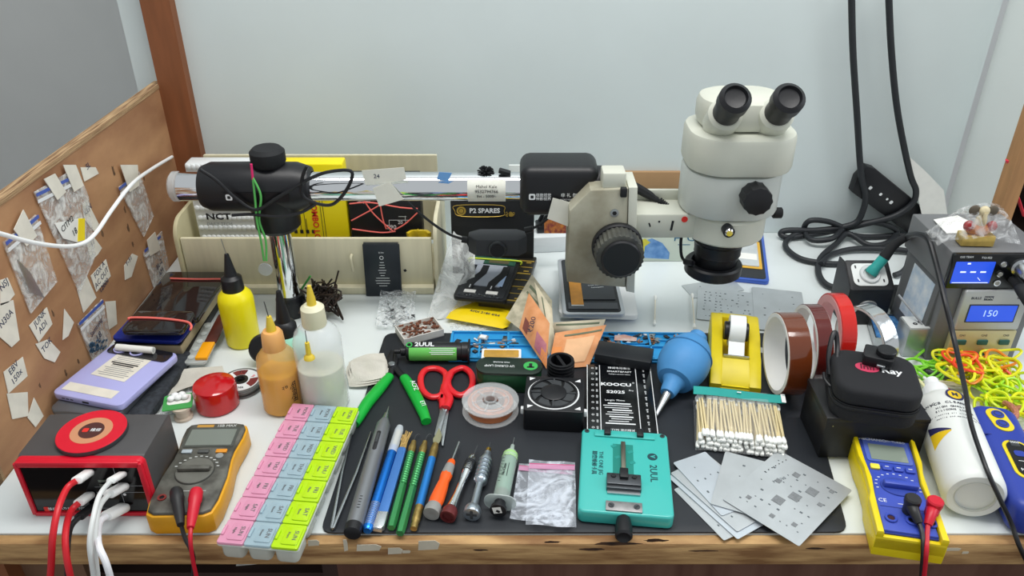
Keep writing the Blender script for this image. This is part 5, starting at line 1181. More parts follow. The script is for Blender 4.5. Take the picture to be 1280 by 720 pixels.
for x, y, ww, hh in ((0, ztop/2-.0035, wd-.006, .0068), (0, -ztop/2+.003, wd-.006, .005), (-wd/2+.003, 0, .005, ztop-.004), (wd/2-.003, 0, .005, ztop-.004)): b.box(REDF, (x, y, .0005), (ww, hh, .004), FY, bev=.001)
b.obj('front_frame', root)
b = B(); b.box(mat('gloss_front', '#09090c', .12), (0, -.0008, -.0005), (wd-.01, ztop-.012, .002), FY); b.obj('front_panel', root)
FP = T3(0, 0, .0006) @ FY.copy(); FP = FY @ T3(0, 0, .0006)
b = B(); b.rrect(PRINTR, .0052, .0062, 0, .0002, .001, FP, c=(-wd*.375, -ztop*.38)); b.text(PRINTW, '维修佬', .0046, -wd*.31, -ztop*.38, 0, FP)
b.text(PRINTW, 'MULTI PORT TOTAL', .0038, -wd*.16, -ztop*.365, 0, FP, al='CENTER'); b.text(PRINTR, 'WIRELESS CHARGER', .0032, -wd*.16, -ztop*.415, 0, FP); b.obj('printing', root)
b = B()
for x, y, h_ in ((.17, .2, .26), (.17, -.16, .2), (.39, .2, .26), (.39, -.2, .26)):
    x *= wd; y *= ztop; hh = h_*ztop; w2 = .0125
    for q in ((x+w2, y, .0005, hh*2), (x, y+hh, w2*2, .0005), (x, y-hh, w2*2, .0005)): b.rect(mat('grey_line', '#8d9094', .6), *q, FP)
for x, y in ((.165, .07), (.165, .15)): b.rect(mat('port_metal', '#7f8a80', .3, .8), x*wd, y*ztop, .0125, .003, FP)
b.text(PRINTW, 'QC3.0', .0028, .16*wd, -.02*ztop, 0, FP); b.ring(PRINTW, 0, .0016, 0, .0003, FP @ T3(.29*wd, -.1*ztop, 0))
b.obj('ports', root)
pc = G(115, 540, ztop+.004); ql = L((root.location.x, root.location.y, 0), a, (pc.x, pc.y, 0)); Z = T3(ql.x, ql.y, ztop)
b = B(); b.lathe(DARK, [(0, 0), (.0335, 0), (.0345, .001), (.0345, .0045), (0, .0045)], 56, Z); b.obj('charging_pad', root)
b = B(); b.lathe(REDF, [(0, .0045), (.0335, .0045), (.034, .005), (.0335, .0055), (0, .0055)], 56, Z); b.lathe(mat('pad_copper', '#d99a74', .4, .3), [(0, .0055), (.0205, .0055), (.0205, .0057), (0, .0057)], 48, Z); b.lathe(mat('pad_brown', '#4a2422', .5), [(0, .0057), (.0125, .0057), (.0125, .006), (0, .006)], 40, Z)
b.rrect(PRINTR, .006, .006, .006, .0062, .0015, Z, c=(-.006, .0)); b.text(PRINTW, '维修', .0055, .0045, 0, 0, Z, z=.006); b.obj('pad_face', root)
# plugs and cables hanging from the station
def lead(name, label, plug_m, cab_m, px_port, pts, pr_=.0045, cr=.003, grp=None, long=18):
    o0 = VY(px_port[0], px_port[1], Yq-.001); root = thing(name, label, 'cable', o0, group=grp)
    q = G(*pts[0][:2], pts[0][2]) if len(pts[0]) > 2 else VY(*pts[0], Yq-.03)
    b = B(); d = (q-o0).normalized(); M = Matrix.Translation((0, 0, 0)) @ d.to_track_quat('Z', 'Y').to_matrix().to_4x4(); ln = (q-o0).length
    b.prism(plug_m, rpoly(pr_*2.3, pr_*1.5, pr_*.7), .0015, ln*.92, M, bev=.0012); b.obj('plug', root)
    b = B(); P = [q-o0-d*.003]+[VY(x, y, Yq-.03-dy)-o0 for x, y, dy in pts[1]]; b.tube(cab_m, P, cr, 10); b.obj('cord', root)
RC = mat('red_cable', '#cf1f2b', .4); WC2 = mat('cable_white', '#dfe2e0', .45); WP = mat('plug_white', '#eef0ee', .3)
def port(px, py): return (px, py)
cbl = [
 ('red charging cable in the upper left port of the station', WP, RC, (112, 590), (94, 602), [(84, 610, .005), (73, 635, .03), (66, 670, .05), (64, 705, .055), (60, 760, .06)], .0048, .0031),
 ('red charging cable in the lower left port of the station', WP, RC, (113, 618), (97, 630), [(88, 640, .008), (82, 665, .04), (83, 695, .055), (90, 730, .06), (96, 770, .06)], .0048, .0031),
 ('black charging cable behind the red ones, lower port of the station', mat('plug_black', '#1a1a1c', .5), mat('cable_black', '#1a1a1c', .5), (116, 633), (97, 648), [(88, 660, .012), (84, 690, .04), (85, 730, .045)], .0045, .0028),
 ('white cable in the upper right port of the station', WP, WC2, (154, 592), (137, 602), [(125, 618, .01), (117, 645, .035), (112, 680, .052), (117, 720, .056), (122, 770, .06)], .004, .0024),
 ('white cable with grey collar in the middle right port of the station', WP, WC2, (156, 607), (134, 619), [(125, 632, .012), (120, 655, .03), (119, 690, .046), (123, 730, .05), (126, 770, .052)], .0052, .0026),
 ('white cable with big plug in the bottom right port of the station', WP, mat('cable_bright', '#ececf0', .4), (157, 633), (130, 647), [(124, 655, .012), (123, 680, .045), (133, 705, .058), (142, 740, .06), (146, 780, .06)], .006, .0032)]
for lab, pm, cm, a0, a1, pts, r1_, r2_ in cbl: lead('charging_cable', lab, pm, cm, a0, (a1, pts), r1_, r2_)

# yellow-holstered grey multimeter
hm = .027
p, a, wd, dd = foot((181, 640), (262, 648), (314, 531), (233, 527), hm)
root = lay('multimeter', 'grimy grey multimeter in a yellow holster, left of the pill organizer', 'multimeter', p, .0005, a)
def meter_outline(w, d, waist=.9, inset=0):
    half = [(.5, -.36), (.5, -.12), (.5*waist, .08), (.5*waist, .18), (.49, .34), (.49, .44)]
    bl = [(-.36, -.5), (.36, -.5), (.46, -.47)]; tr = [(.44, .49), (.3, .505)]
    pts = bl+half+tr; pts = pts+[(-x, y) for x, y in tr[::-1]]+[(-x, y) for x, y in half[::-1]]+[(-.46, -.47)]
    return [(x*(w-2*inset), y*(d-2*inset)) for x, y in pts]
YH2 = mat('holster_yellow', '#e6a51c', .4, var=.12, vs=30); MG = mat('grimy_grey', '#66665f', .5, col2='#403f39', vs=60)
b = B(); b.prism(YH2, meter_outline(wd, dd), 0, hm-.003, bev=.002); b.obj('holster', root)
b = B(); b.prism(MG, meter_outline(wd, dd, inset=.0022), hm-.004, hm+.001, bev=.002); b.obj('face', root)
b = B(); b.rrect(mat('meter_bezel', '#4c4f4a', .35), wd*.78, dd*.235, hm+.0009, hm+.0016, .003, c=(0, dd*.315)); b.rrect(mat('lcd_grey', '#777e76', .12, coat=.6), wd*.7, dd*.19, hm+.0016, hm+.002, .001, c=(0, dd*.31)); b.obj('display', root)
for x, cc, ww in ((-.27, '#a9b3ba', .011), (-.02, '#4a4c4a', .012), (.25, '#d98d22', .012)):
    b = B(); b.rrect(mat('mbtn'+cc, cc, .5), ww, .0055, hm+.0009, hm+.0028, .001, c=(x*wd, dd*.145), bev=.0004); b.obj('button', root)
b = B(); b.cyl(mat('mbtn', '#8b8e8c', .5), (wd*.25, dd*.09, hm+.0009), (wd*.25, dd*.09, hm+.003), .0042, n=24, bev=.0006); b.obj('round_button', root)
b = B(); R = wd*.27; Z = T3(-.02*wd, -dd*.07, hm+.001); b.lathe(mat('dial_grey', '#6b6b64', .5, var=.15, vs=60), [(0, 0), (R, 0), (R, .0014), (R*.97, .002), (0, .002)], 48, Z); b.ring(mat('dial_line', '#2f302d', .6), R, R+.0008, 0, .0003, Z)
b.box(MG, (0, 0, .0045), (R*1.75, .0065, .005), Z, bev=.0015); b.rect(mat('dial_line', '#2f302d', .6), 0, .0035, R*1.8, .001, Z, z=.0022); b.obj('dial', root)
b = B(); b.rect(mat('gold_word', '#b88a3c', .6), -wd*.17, dd*.452, wd*.26, .0045, z=hm+.001); b.text(mat('meter_print', '#c9ccc9', .6), '15B MAX', .0055, wd*.16, dd*.452, 0, T3(0, 0, hm+.001)); 
for i in range(11): an = math.radians(20+14*i); b.rect(mat('meter_print', '#c9ccc9', .6), -.02*wd+math.cos(an)*(R+.004), -dd*.07+math.sin(an)*(R+.004), .0028, .0012, z=hm+.001)
for x in (-.02, .18): b.rect(mat('meter_print', '#c9ccc9', .6), x*wd, -dd*.275, .012, .0006, z=hm+.001)
b.obj('printing', root)
for x, y, c_ in ((-.31, -.34, mat('jack_red', '#7a2a26', .5)), (-.06, -.34, BLACK), (.18, -.33, RED)):
    b = B(); b.ring(c_, .0025, .0045, 0, .0012, T3(x*wd, y*dd, hm+.001)); b.cyl(BLACK, (x*wd, y*dd, hm+.0008), (x*wd, y*dd, hm+.0012), .0026); b.obj('jack', root)
def test_lead(label, m, top, plug_end, pts, h, h2):
    o0 = G(*top, h); root = thing('test_lead', label, 'test lead', o0); q = G(*plug_end, h2)-o0
    b = B(); d = q.normalized(); M = d.to_track_quat('Z', 'Y').to_matrix().to_4x4(); ln = q.length
    b.lathe(m, [(0, 0), (.0055, .0005), (.0066, .003), (.0068, ln*.3), (.0058, ln*.36), (.0052, ln*.7), (.0036, ln), (0, ln)], 16, M); b.obj('plug', root)
    b = B(); b.tube(m, [q-d*.004]+[p-o0 for p in pts], .0021, 8); b.obj('cord', root)
test_lead('black test lead plugged into the yellow-holstered grey meter', mat('lead_black', '#232325', .45), (220, 612), (226, 656), [VY(231, 672, YF-.02), VY(238, 686, YF-.024), VY(242, 700, YF-.024), VY(240, 740, YF-.024)], hm+.009, hm+.004)
test_lead('red test lead plugged into the yellow-holstered grey meter', mat('lead_red', '#c8192f', .4), (246, 612), (238, 660), [VY(238, 676, YF-.03), VY(241, 700, YF-.032), VY(246, 725, YF-.032), VY(250, 770, YF-.032)], hm+.01, hm+.004)

# pill organizer
hp = .022
p, a, wd, dd = foot((260, 684), (384, 684), (441, 509), (373, 509), hp)
PL, PR, PBL, PBR = G(257, 684, hp), G(384, 684, hp), G(372, 508, hp), G(443, 508, hp)
wd = ((PR-PL).length+(PBR-PBL).length)/2; d = (PBL+PBR-PL-PR)/2; a = math.atan2(-d.x, d.y); dd = d.length; p = (PL+PR+PBL+PBR)/4
root = lay('pill_organizer', 'three-column pill organizer with pink, blue and lime lids', 'pill organizer', p, .0006, a)
TRN = mat('frosted_tray', '#d9dfd8', .25, alpha=.55)
b = B(); b.rrect(TRN, wd, dd, hp-.004, hp-.0022, .004, bev=.0006); b.obj('tray_rim', root)
cw, rh = wd/3, dd/7
cols3 = [mat('pink_lid', '#f0a8c6', .12, alpha=.68), mat('blue_lid', '#b4cdd8', .12, alpha=.6), mat('lime_lid', '#c2ec1c', .12, alpha=.8)]
ink = mat('lid_print', '#6a6c6c', .6)
for c in range(3):
    for r_ in range(7):
        x, y = (c-1)*cw*.985, (r_-3)*rh
        b = B(); b.rrect(TRN, cw*.86, rh*.9, 0, hp-.004, .006, T3(x, y, 0), bev=.004); b.obj('compartment', root)
        lid = B(); lid.rrect(cols3[c], cw*.965, rh*.965, hp-.002, hp+.0012, .002, T3(x, y, 0), bev=.0006); lid.rrect(cols3[c], cw*.6, rh*.72, hp+.0012, hp+.0024, .002, T3(x+cw*.12, y, 0), bev=.0006)
        lid.box(cols3[c], (x-cw*.4, y, hp+.002), (.003, rh*.4, .003), bev=.001); lo = lid.obj('lid', root)
        tb = B(); day = ['SUN', 'SAT', 'FRI', 'THU', 'WED', 'TUE', 'MON'][r_]; Z = T3(x+cw*.2, y, hp+.0025)
        tb.text(ink, day, .0062, .001, 0, -90, Z); tb.text(ink, ['Night', 'Noon', 'Morn'][c], .0034, -.006, 0, -90, Z); tb.obj('lettering', lo)

# small things on the white top at left
def cylthing(name, label, cat, base_px, prof, m, part='body', n=40, h=.0004):
    root = lay(name, label, cat, G(*base_px), h); b = B(); b.lathe(m, prof, n); b.obj(part, root); return root
root = lay('jar', 'small jar with a glossy domed red lid', 'jar', G(273, 506), .0004)
b = B(); b.lathe(mat('red_gloss', '#c3121c', .15, coat=.6, var=.1, vs=20), [(0, 0), (.0245, 0), (.026, .002), (.026, .027), (.0245, .0315), (.02, .034), (.008, .0352), (0, .0354)], 48); b.obj('lid', root)
root = lay('solder_reel', 'flat black reel of solder with a printed label beside the red jar', 'reel', G(303, 484), .0004)
b = B(); R = .0265
b.ring(mat('reel_grey', '#6e6f70', .4, .3), R*.3, R, 0, .002, bev=.0006); b.ring(mat('solder', '#a9aaab', .3, .8, bump=.4, bs=900), R*.5, R*.86, .002, .009); b.ring(mat('reel_grey', '#6e6f70', .4, .3), R*.3, R, .009, .011, bev=.0006); b.obj('reel_body', root)
b = B(); b.ring(PRINTW, R*.34, R*.86, .011, .0112, n=48); b.ring(BLACK, R*.2, R*.34, .011, .0125); 
for an in (80, 200, 320): b.lathe(mat('label_maroon', '#7a2a2c', .5), [(R*.42, .0113), (R*.8, .0113), (R*.8, .0115), (R*.42, .0115), (R*.42, .0113)], 10, a0=math.radians(an), a1=math.radians(an+55))
b.text(PRINTK, 'TCI', .007, -.002, R*.62, 0, T3(0, 0, .0115)); b.text(PRINTR, '9', .008, .013, .008, -40, T3(0, 0, .0112)); b.text(PRINTK, 'SOLDER', .0045, 0, -R*.62, 0, T3(0, 0, .0115)); b.obj('printed_label', root)
root = lay('thread_spool', 'small beige spool under the green and white card', 'spool', G(230, 522), .0004)
b = B(); BE = mat('beige', '#cdbfae', .7, var=.1); b.lathe(BE, [(0, 0), (.011, 0), (.011, .003), (.0085, .004), (.0085, .013), (.011, .014), (.011, .017), (0, .017)], 28); b.obj('spool_body', root)
root = lay('bead_card', 'green and white card with white beads on the beige spool', 'card', G(222, 500, .021), .0176, .25)
b = B(); b.rrect(mat('card_green', '#3f9a4c', .5), .034, .03, 0, .001, .002); b.rrect(PAPER, .027, .018, .001, .0014, .004, c=(.001, .004)); b.obj('card', root)
for i in range(5):
    b = B(); b.ball(WHITE, (-.008+.004*i, .004+.006*(i % 2), .004), .0045, (1, 1, .7), 12); b.obj('bead', root)
b = B(); cf = G(238, 478); b.sheet(CL, lambda u, v: ((u-.5)*.085, (v-.5)*.05*(1-.3*u), .001+.007*math.sin(PI*u)*(.6+.4*math.sin(7*v+3*u))), 16, 12, .0006); tag(b.obj('tissue', loc=loc3(cf, .0006), rot=(0, 0, .45)), 'crumpled grey tissue between the lavender phone and the red jar', 'tissue')
b = B(); b.sheet(mat('clear_wrap', '#eef2f2', .12, avar=(.1, .6, 60), bump=1, bs=70), lambda u, v: ((u-.5)*.06, (v-.5)*.05, .003+.003*math.sin(8*u+5*v)), 12, 12, .0003); tag(b.obj('plastic_wrap', loc=loc3(G(205, 505), .0006), rot=(0, 0, .3)), 'crinkled clear wrap between the dark pouch and the bead card', 'wrap')
# blister strip with amber gel
p, rz, ln = seg((250, 460), (280, 400), .004); root = lay('gel_strip', 'clear blister strip with brown sleeve and amber gel end', 'strip', p, .0085, rz)
b = B(); b.rrect(mat('blister', '#dfe5e2', .15, alpha=.45), .03, ln*.85, 0, .004, .006, c=(-.006, ln*.42), bev=.0012); b.obj('blister', root)
b = B(); b.rrect(mat('amber_gel', '#f2a413', .25), .016, ln*.32, .0042, .0085, .001, c=(.002, ln*.2), bev=.0008); b.obj('amber_end', root)
b = B(); b.rrect(mat('brown_sleeve', '#5c2a1e', .3, var=.25, vs=60), .016, ln*.6, .0042, .0075, .001, c=(.003, ln*.67), bev=.0008); b.obj('sleeve', root)
for i in range(5):
    b = B(); b.ball(mat('blister', '#dfe5e2', .15, alpha=.45), (-.013, ln*(.1+.16*i), .005), .005, (1, 1, .5), 10); b.obj('bubble', root)

# bottles
def bottle(label, base, rad, htot, body_m, parts, name='dropper_bottle'):
    root = lay(name, label, 'bottle', G(*base), .0004); return root
def hz_(base, py): q = G(*base); return VY(base[0], py, q.y).z-DESK
base = (305, 427); root = bottle('bright yellow bottle with black cone cap and needle', base, 0, 0, None, None)
h1, h2, h3, h4 = hz_(base, 368), hz_(base, 353), hz_(base, 318), hz_(base, 299)
YB2 = mat('bottle_yellow', '#f0e10a', .35)
b = B(); b.lathe(YB2, [(0, 0), (.0205, 0), (.0225, .003), (.0235, h1*.9), (.0215, h1*1.0), (.0165, h1+.006), (.012, h1+.01), (0, h1+.01)], 40); b.obj('body', root)
b = B(); b.lathe(BLACK, [(.0, h1+.004), (.0135, h1+.004), (.0145, h1+.006), (.0135, h2+.007), (.011, h2+.009), (.0085, h2+.011), (.007, h2+.018), (.0028, h3), (0, h3)], 28); b.obj('cap', root)
b = B(); b.cyl(STEEL, (0, 0, h3-.002), (-.003, 0, h4), .0006, n=6); b.obj('needle', root)
base = (368, 482); root = bottle('mint green bottle with black cone cap behind the amber bottle', base, 0, 0, None, None)
MINT = mat('bottle_mint', '#9fe0cc', .3, sss=0); hb1, hb2, hb3 = hz_(base, 420), hz_(base, 384), hz_(base, 340)
b = B(); b.lathe(MINT, [(0, 0), (.022, 0), (.0245, .003), (.0255, hb1*.8), (.023, hb1*.95), (.016, hb1+.004), (0, hb1+.004)], 36); b.obj('body', root)
b = B(); b.lathe(BLACK, [(0, hb1-.002), (.0145, hb1-.002), (.0155, hb1+.001), (.0145, hb1+.016), (.012, hb1+.02), (.009, hb1+.022), (.003, hb2+.022), (0, hb2+.022)], 28); b.obj('cap', root)
b = B(); ML = T3(0, 0, hb1*.55) @ R3('Z', 35) @ T3(0, -.0262, 0) @ FRONT; b.ring(PRINTK, .0105, .0112, 0, .0002, ML); b.text(PRINTK, 'W', .011, 0, 0, 0, ML); b.text(PRINTK, 'FLUX', .006, 0, -.018, 0, ML); b.text(PRINTK, '30ml', .005, 0, -.026, 0, ML); b.obj('printed_label', root)
AMB = mat('amber_liquid', '#ffc23a', .35); base = (356, 507); root = bottle('dropper bottle three-quarters full of amber liquid', base, 0, 0, None, None)
k1, k2, k3, k4, k5 = hz_(base, 462), hz_(base, 443), hz_(base, 425), hz_(base, 405), hz_(base, 385)
b = B(); b.lathe(AMB, [(0, .0012), (.0225, .0012), (.0235, .004), (.0235, k1), (0, k1)], 36); b.obj('liquid', root)
b = B(); b.lathe(mat('bottle_skin_amber', '#f6c070', .2, alpha=.55), [(0, 0), (.022, 0), (.0248, .003), (.0248, k1+.004), (.023, k2-.002), (.017, k2+.006), (.0125, k2+.01), (.0125, k2+.012)], 36); b.obj('body', root)
b = B(); b.lathe(mat('cap_peach', '#edb06a', .35), [(0, k2+.009), (.013, k2+.009), (.0135, k2+.013), (.0125, k3+.009), (.01, k3+.013), (0, k3+.014)], 28); b.obj('cap', root)
YN = mat('nozzle_yellow', '#e3c640', .35)
b = B(); b.lathe(YN, [(0, k3+.01), (.0065, k3+.01), (.0055, k3+.018), (.0028, k4+.01), (0, k4+.01)], 18); b.obj('nozzle', root)
b = B(); b.cyl(DARK, (0, 0, k4+.006), (-.0025, 0, k5+.008), .0006, n=6); b.obj('needle', root)
b = B(); ML = R3('Z', 52) @ T3(0, -.0256, k1*.62) @ FRONT; b.text(PRINTK, 'फ्लक्स', .010, 0, 0, -90, ML); b.text(PRINTK, '२७', .008, -.012, .012, 0, ML); b.obj('printing', root)
base = (408, 506); root = bottle('tall translucent bottle half full of cloudy liquid beside the amber one', base, 0, 0, None, None)
j1, j2, j3, j4 = hz_(base, 455), hz_(base, 418), hz_(base, 392), hz_(base, 369)
b = B(); b.lathe(mat('cloudy_liquid', '#e5e4cf', .25), [(0, .0012), (.0262, .0012), (.027, .005), (.027, j1), (0, j1)], 36); b.obj('liquid', root)
b = B(); b.lathe(mat('bottle_skin_clear', '#e8eef0', .15, alpha=.4), [(0, 0), (.026, 0), (.0285, .004), (.0285, j2-.008), (.025, j2+.004), (.016, j2+.013), (.012, j2+.015)], 40); b.obj('body', root)
b = B(); b.lathe(mat('cap_cream', '#e6e2c4', .4, alpha=.95), [(0, j2+.012), (.0135, j2+.012), (.0145, j2+.016), (.0135, j3+.008), (.009, j3+.012), (0, j3+.013)], 28); b.obj('cap', root)
b = B(); b.lathe(YN, [(0, j3+.01), (.0058, j3+.01), (.005, j3+.02), (.0022, j4+.012), (0, j4+.012)], 18); b.obj('nozzle', root)
b = B(); yn = T3(-.003, -.0298, j2-.014); b.lathe(YN, [(0, 0), (.0065, 0), (.006, .003), (.0032, .006), (.0026, .022), (0, .022)], 16, yn); b.lathe(DARK, [(.0005, .02), (.0005, .038), (0, .038)], 8, yn); b.obj('nozzle_reflection', root)  # reflection of a yellow nozzle on the bottle, modelled as a solid part
b = B(); b.lathe(BLACK, [(0, 0), (.018, 0), (.02, .002), (.02, .007), (.018, .009), (0, .009)], 32); tag(b.obj('round_cap', loc=loc3(G(334, 452), .0225), rot=(math.radians(70), 0, math.radians(15))), 'round black cap standing on edge behind the amber bottle', 'cap')
# ================= right end of the bench =================
# tape rolls standing on their treads (axis across the bench)
def tape_roll(label, cpx, R, w_, rin, m_tape, m_core, yaw=0, hbase=ZM, core=.004, name='tape_roll'):
    h = hbase+R; c = G(cpx[0], cpx[1], h); root = thing(name, label, 'tape roll', (c.x, c.y, DESK+hbase), math.radians(yaw))
    M = T3(-w_/2, 0, R) @ R3('Y', 90)
    b = B(); b.ring(m_tape, rin+core, R, 0, w_, M, n=64, bev=.0006); b.obj('tape', root)
    b = B(); b.ring(m_core, rin, rin+core, -.0005, w_+.0005, M, n=64); b.obj('core', root)
    return root, M
KAP = mat('kapton_amber', '#6b3216', .12, coat=.7, var=.1, vs=8); KAP2 = mat('kapton_dark', '#5a1a16', .12, coat=.7)
CW = mat('core_white', '#e3e4e2', .7); 
root, M = tape_roll('wide amber-brown tape roll standing on the mat, nearest of the four', (983, 442), .0515, .0265, .0455, KAP, CW)
b = B(); 
for s in (.0, .0266): b.ring(mat('kapton_side', '#efe8e0', .5), .046, .0505, s-.0004, s+.0002, M)
b.obj('side_face', root)
tape_roll('dark maroon tape roll standing behind the wide amber one', (1013, 431), .0515, .0185, .0465, KAP2, CW)
REDT = mat('red_tape', '#c9211a', .15, coat=.5)
root, M = tape_roll('bright red tape roll with pale pink inner ring behind the black case', (1043, 413), .049, .0185, .037, REDT, mat('core_pink', '#e3a9ab', .5), core=.003)
b = B(); b.ring(mat('pink_face', '#dfa0a2', .5), .0375, .0465, -.0006, .0002, M); b.obj('side_face', root)
tape_roll('silver foil tape roll leaning open to the right of the red roll', (1082, 424), .045, .022, .0415, mat('foil', '#dadddf', .16, .9, bump=.3, bs=60), mat('core_grey', '#c9cbc8', .7), yaw=20, hbase=.0006, core=.002)

# black carton and the zip case on it
Yc_ = G(1033, 574).y; hbx = VY(1036, 525, Yc_).z-DESK
CB = mat('black_carton', '#17181b', .4)
pl, pr2, pb = G(1034, 525, hbx), G(1163, 527, hbx), G(1010, 475, hbx)
wd = (pr2-pl).length; a = math.atan2((pr2-pl).y, (pr2-pl).x); dd = (pb-pl).length*.98
root = thing('black_carton', 'plain black carton supporting the zip case behind the blue multimeter', 'box', loc3((pl+pr2)/2+Vector((-math.sin(a), math.cos(a), 0))*dd/2, .0032), a)
b = B(); b.box(CB, (0, 0, hbx/2-.002), (wd, dd, hbx-.004), bev=.0008); b.obj('carton_body', root)
b = B(); b.box(CB, (0, 0, hbx-.003), (wd+.0012, dd+.0012, .006), bev=.0008); b.obj('lid_edge', root)
b = B(); b.lathe(STEEL, [(0, 0), (.0008, 0), (.0008, .0004), (0, .0004)], 8, T3(-wd*.43, -dd/2-.0004, hbx*.8) @ FRONT); b.obj('dot_mark', root)
# case
FAB = mat('case_fabric', '#1a1b1f', .75, bump=.5, bs=1800); hk = .044
p, a, wd, dd = foot((1046, 503), (1152, 508), (1136, 452), (1036, 450), hbx+hk*.7)
case = thing('zip_case', 'black zip case with a half pink, half white logo on a black carton', 'case', loc3(p, hbx+.0003), a)
b = B(); b.rrect(FAB, wd, dd, 0, hk*.44, .020, bev=.005, seg=4, k=8); b.obj('lower_shell', case)
b = B(); b.rrect(FAB, wd, dd, hk*.5, hk, .020, bev=.006, seg=5, k=8); b.obj('upper_shell', case)
b = B(); b.rrect(BLACK, wd+.001, dd+.001, hk*.40, hk*.54, .022, k=8); b.rrect(MBLACK, wd+.004, dd+.004, hk*.455, hk*.485, .023, k=8)
b.obj('zip', case)
b = B(); b.tube(BLACK, [(-wd*.5, dd*.1, hk*.6), (-wd*.53, dd*.3, hk*.95), (-wd*.5, dd*.5, hk*1.3), (-wd*.46, dd*.55, hk*1.35), (-wd*.43, dd*.42, hk*1.1), (-wd*.44, dd*.2, hk*.9)], .0028, 8); b.obj('carry_loop', case)
b = B(); b.tube(BLACK, [(-wd*.5, -dd*.1, hk*.5), (-wd*.56, -dd*.0, hk*.55), (-wd*.57, dd*.12, hk*.6)], .002, 8); b.obj('zip_pull', case)
b = B(); Z = T3(-wd*.10, dd*.07, hk+.0002) @ R3('Z', -3); PK = mat('logo_pink', '#c2385a', .6)
b.lathe(PK, [(0, 0), (.011, 0), (.011, .0002), (0, .0002)], 32, Z @ Matrix.Diagonal((1.15, .8, 1, 1))); b.obj('logo_disc', case)
b = B(); b.text(mat('logo_dark', '#5a1426', .7), 'Infi', .013, 0, 0, 0, Z @ T3(0, 0, .0003), bold=.02); b.text(PRINTW, 'Ray', .0145, .025, -.0005, 0, Z, bold=.02); b.obj('lettering', case)
# thermal camera dongle
hh_ = hbx+hk+.0006; p, a2, wd, dd = foot((1080, 448), (1117, 450), (1117, 434), (1083, 433), hh_+.012)
root = thing('camera_dongle', 'small black camera dongle with round cap on top of the zip case', 'camera', loc3(p, hh_), a2)
b = B(); b.rrect(BLACK, wd, dd, 0, .0125, .003, bev=.001); b.rrect(MBLACK, wd*1.01, dd*1.01, .0055, .0068, .003); b.obj('body', root)
b = B(); b.cyl(BLACK, (wd*.22, 0, .0125), (wd*.22, 0, .019), .0105, n=32, bev=.001); b.obj('lens_cap', root)
b = B(); b.box(STEEL, (wd*.12, -dd/2-.002, .005), (.009, .004, .003), bev=.001); b.obj('usb_plug', root)

# PCB cleaner bottle lying towards the camera
Rb = .0305; pA, pB = G(1219, 622, Rb), G(1172, 498, Rb); d = pB-pA; rz = math.atan2(-d.x, d.y); ln = d.length
root = thing('cleaner_bottle', 'white PCB cleaner bottle lying with its round base toward the camera', 'bottle', loc3(pA, Rb+.0006), rz)
BW = mat('bottle_white', '#e3e6e2', .4)
b = B(); b.lathe(BW, [(0, .003), (Rb*.62, .003), (Rb*.66, 0), (Rb*.86, 0), (Rb*.97, .004), (Rb, .01), (Rb, ln*.78), (Rb*.97, ln*.84), (Rb*.75, ln*.92), (Rb*.52, ln*.96), (.013, ln*.97), (.013, ln)], 48, AX); b.obj('body', root)
b = B(); b.ring(mat('base_ring', '#c9ccc6', .5), Rb*.62, Rb*.655, -.0003, .0035, AX); b.obj('base_ring', root)
b = B(); b.lathe(WHITE, [(0, ln*.965), (.0145, ln*.965), (.0145, ln*1.08), (.0125, ln*1.1), (.009, ln*1.11), (.008, ln*1.2), (0, ln*1.2)], 28, AX); b.obj('nozzle', root)
def wrap(m, t, size, s, phi, rot=0, bold=0, sx=1):
    b = B(); Mx = T3(0, s, 0) @ R3('Y', phi) @ T3(0, 0, Rb+.0002); b.text(m, t, size, 0, 0, rot, Mx, bold=bold, sx=sx); return b
GK = mat('label_ink', '#3a3c48', .6); b = B()
def wt(t, size, s, phi, rot=0, m=GK, bold=0):
    for i, ch in enumerate(t):
        ang = phi+(i-(len(t)-1)/2)*math.degrees(size*.72/Rb); b.text(m, ch, size, 0, 0, rot, T3(0, s, 0) @ R3('Y', ang) @ T3(0, 0, Rb+.0001), bold=bold)
wt('PCB CLEANER', .0055, ln*.71, -8, bold=.02); wt('HIGH QUALITY', .0042, ln*.665, -6, bold=.02); wt('SILICONE LIQUID', .0038, ln*.63, -5, bold=.02); wt('For cleaning all circuit boards', .0027, ln*.59, -6); wt('mobile and motherboard', .0027, ln*.555, -6); wt('MECHANIC', .0052, ln*.72, -66)
b.obj('lettering', root)
b = B(); Mx = T3(0, ln*.80, 0) @ R3('Y', 6) @ T3(0, 0, Rb*.985); b.ring(mat('label_navy', '#2c2a5a', .5), .0, .0098, 0, .0007, Mx); b.ring(mat('label_yellow', '#e8c21f', .5), .0, .0075, .0007, .0009, Mx); b.text(GK, 'M', .009, 0, 0, 0, Mx @ T3(0, 0, .0009), bold=.03); b.obj('round_emblem', root)
NV = mat('label_navy', '#2c2a5a', .5); LY = mat('label_yellow', '#e8c21f', .5); b = B()
def patch(m, f0, s0, s1, lift): b.sheet(m, lambda u, v: ((Rb+lift)*math.sin(math.radians(-72+46*u)), s0(u)+(s1(u)-s0(u))*v, (Rb+lift)*math.cos(math.radians(-72+46*u))), 14, 4)
patch(NV, 0, lambda u: ln*(.46-.03*u), lambda u: ln*(.53-.09*u), .0002); patch(LY, 0, lambda u: ln*(.32+.10*u), lambda u: ln*(.458-.03*u), .00015); b.obj('label_patch', root)

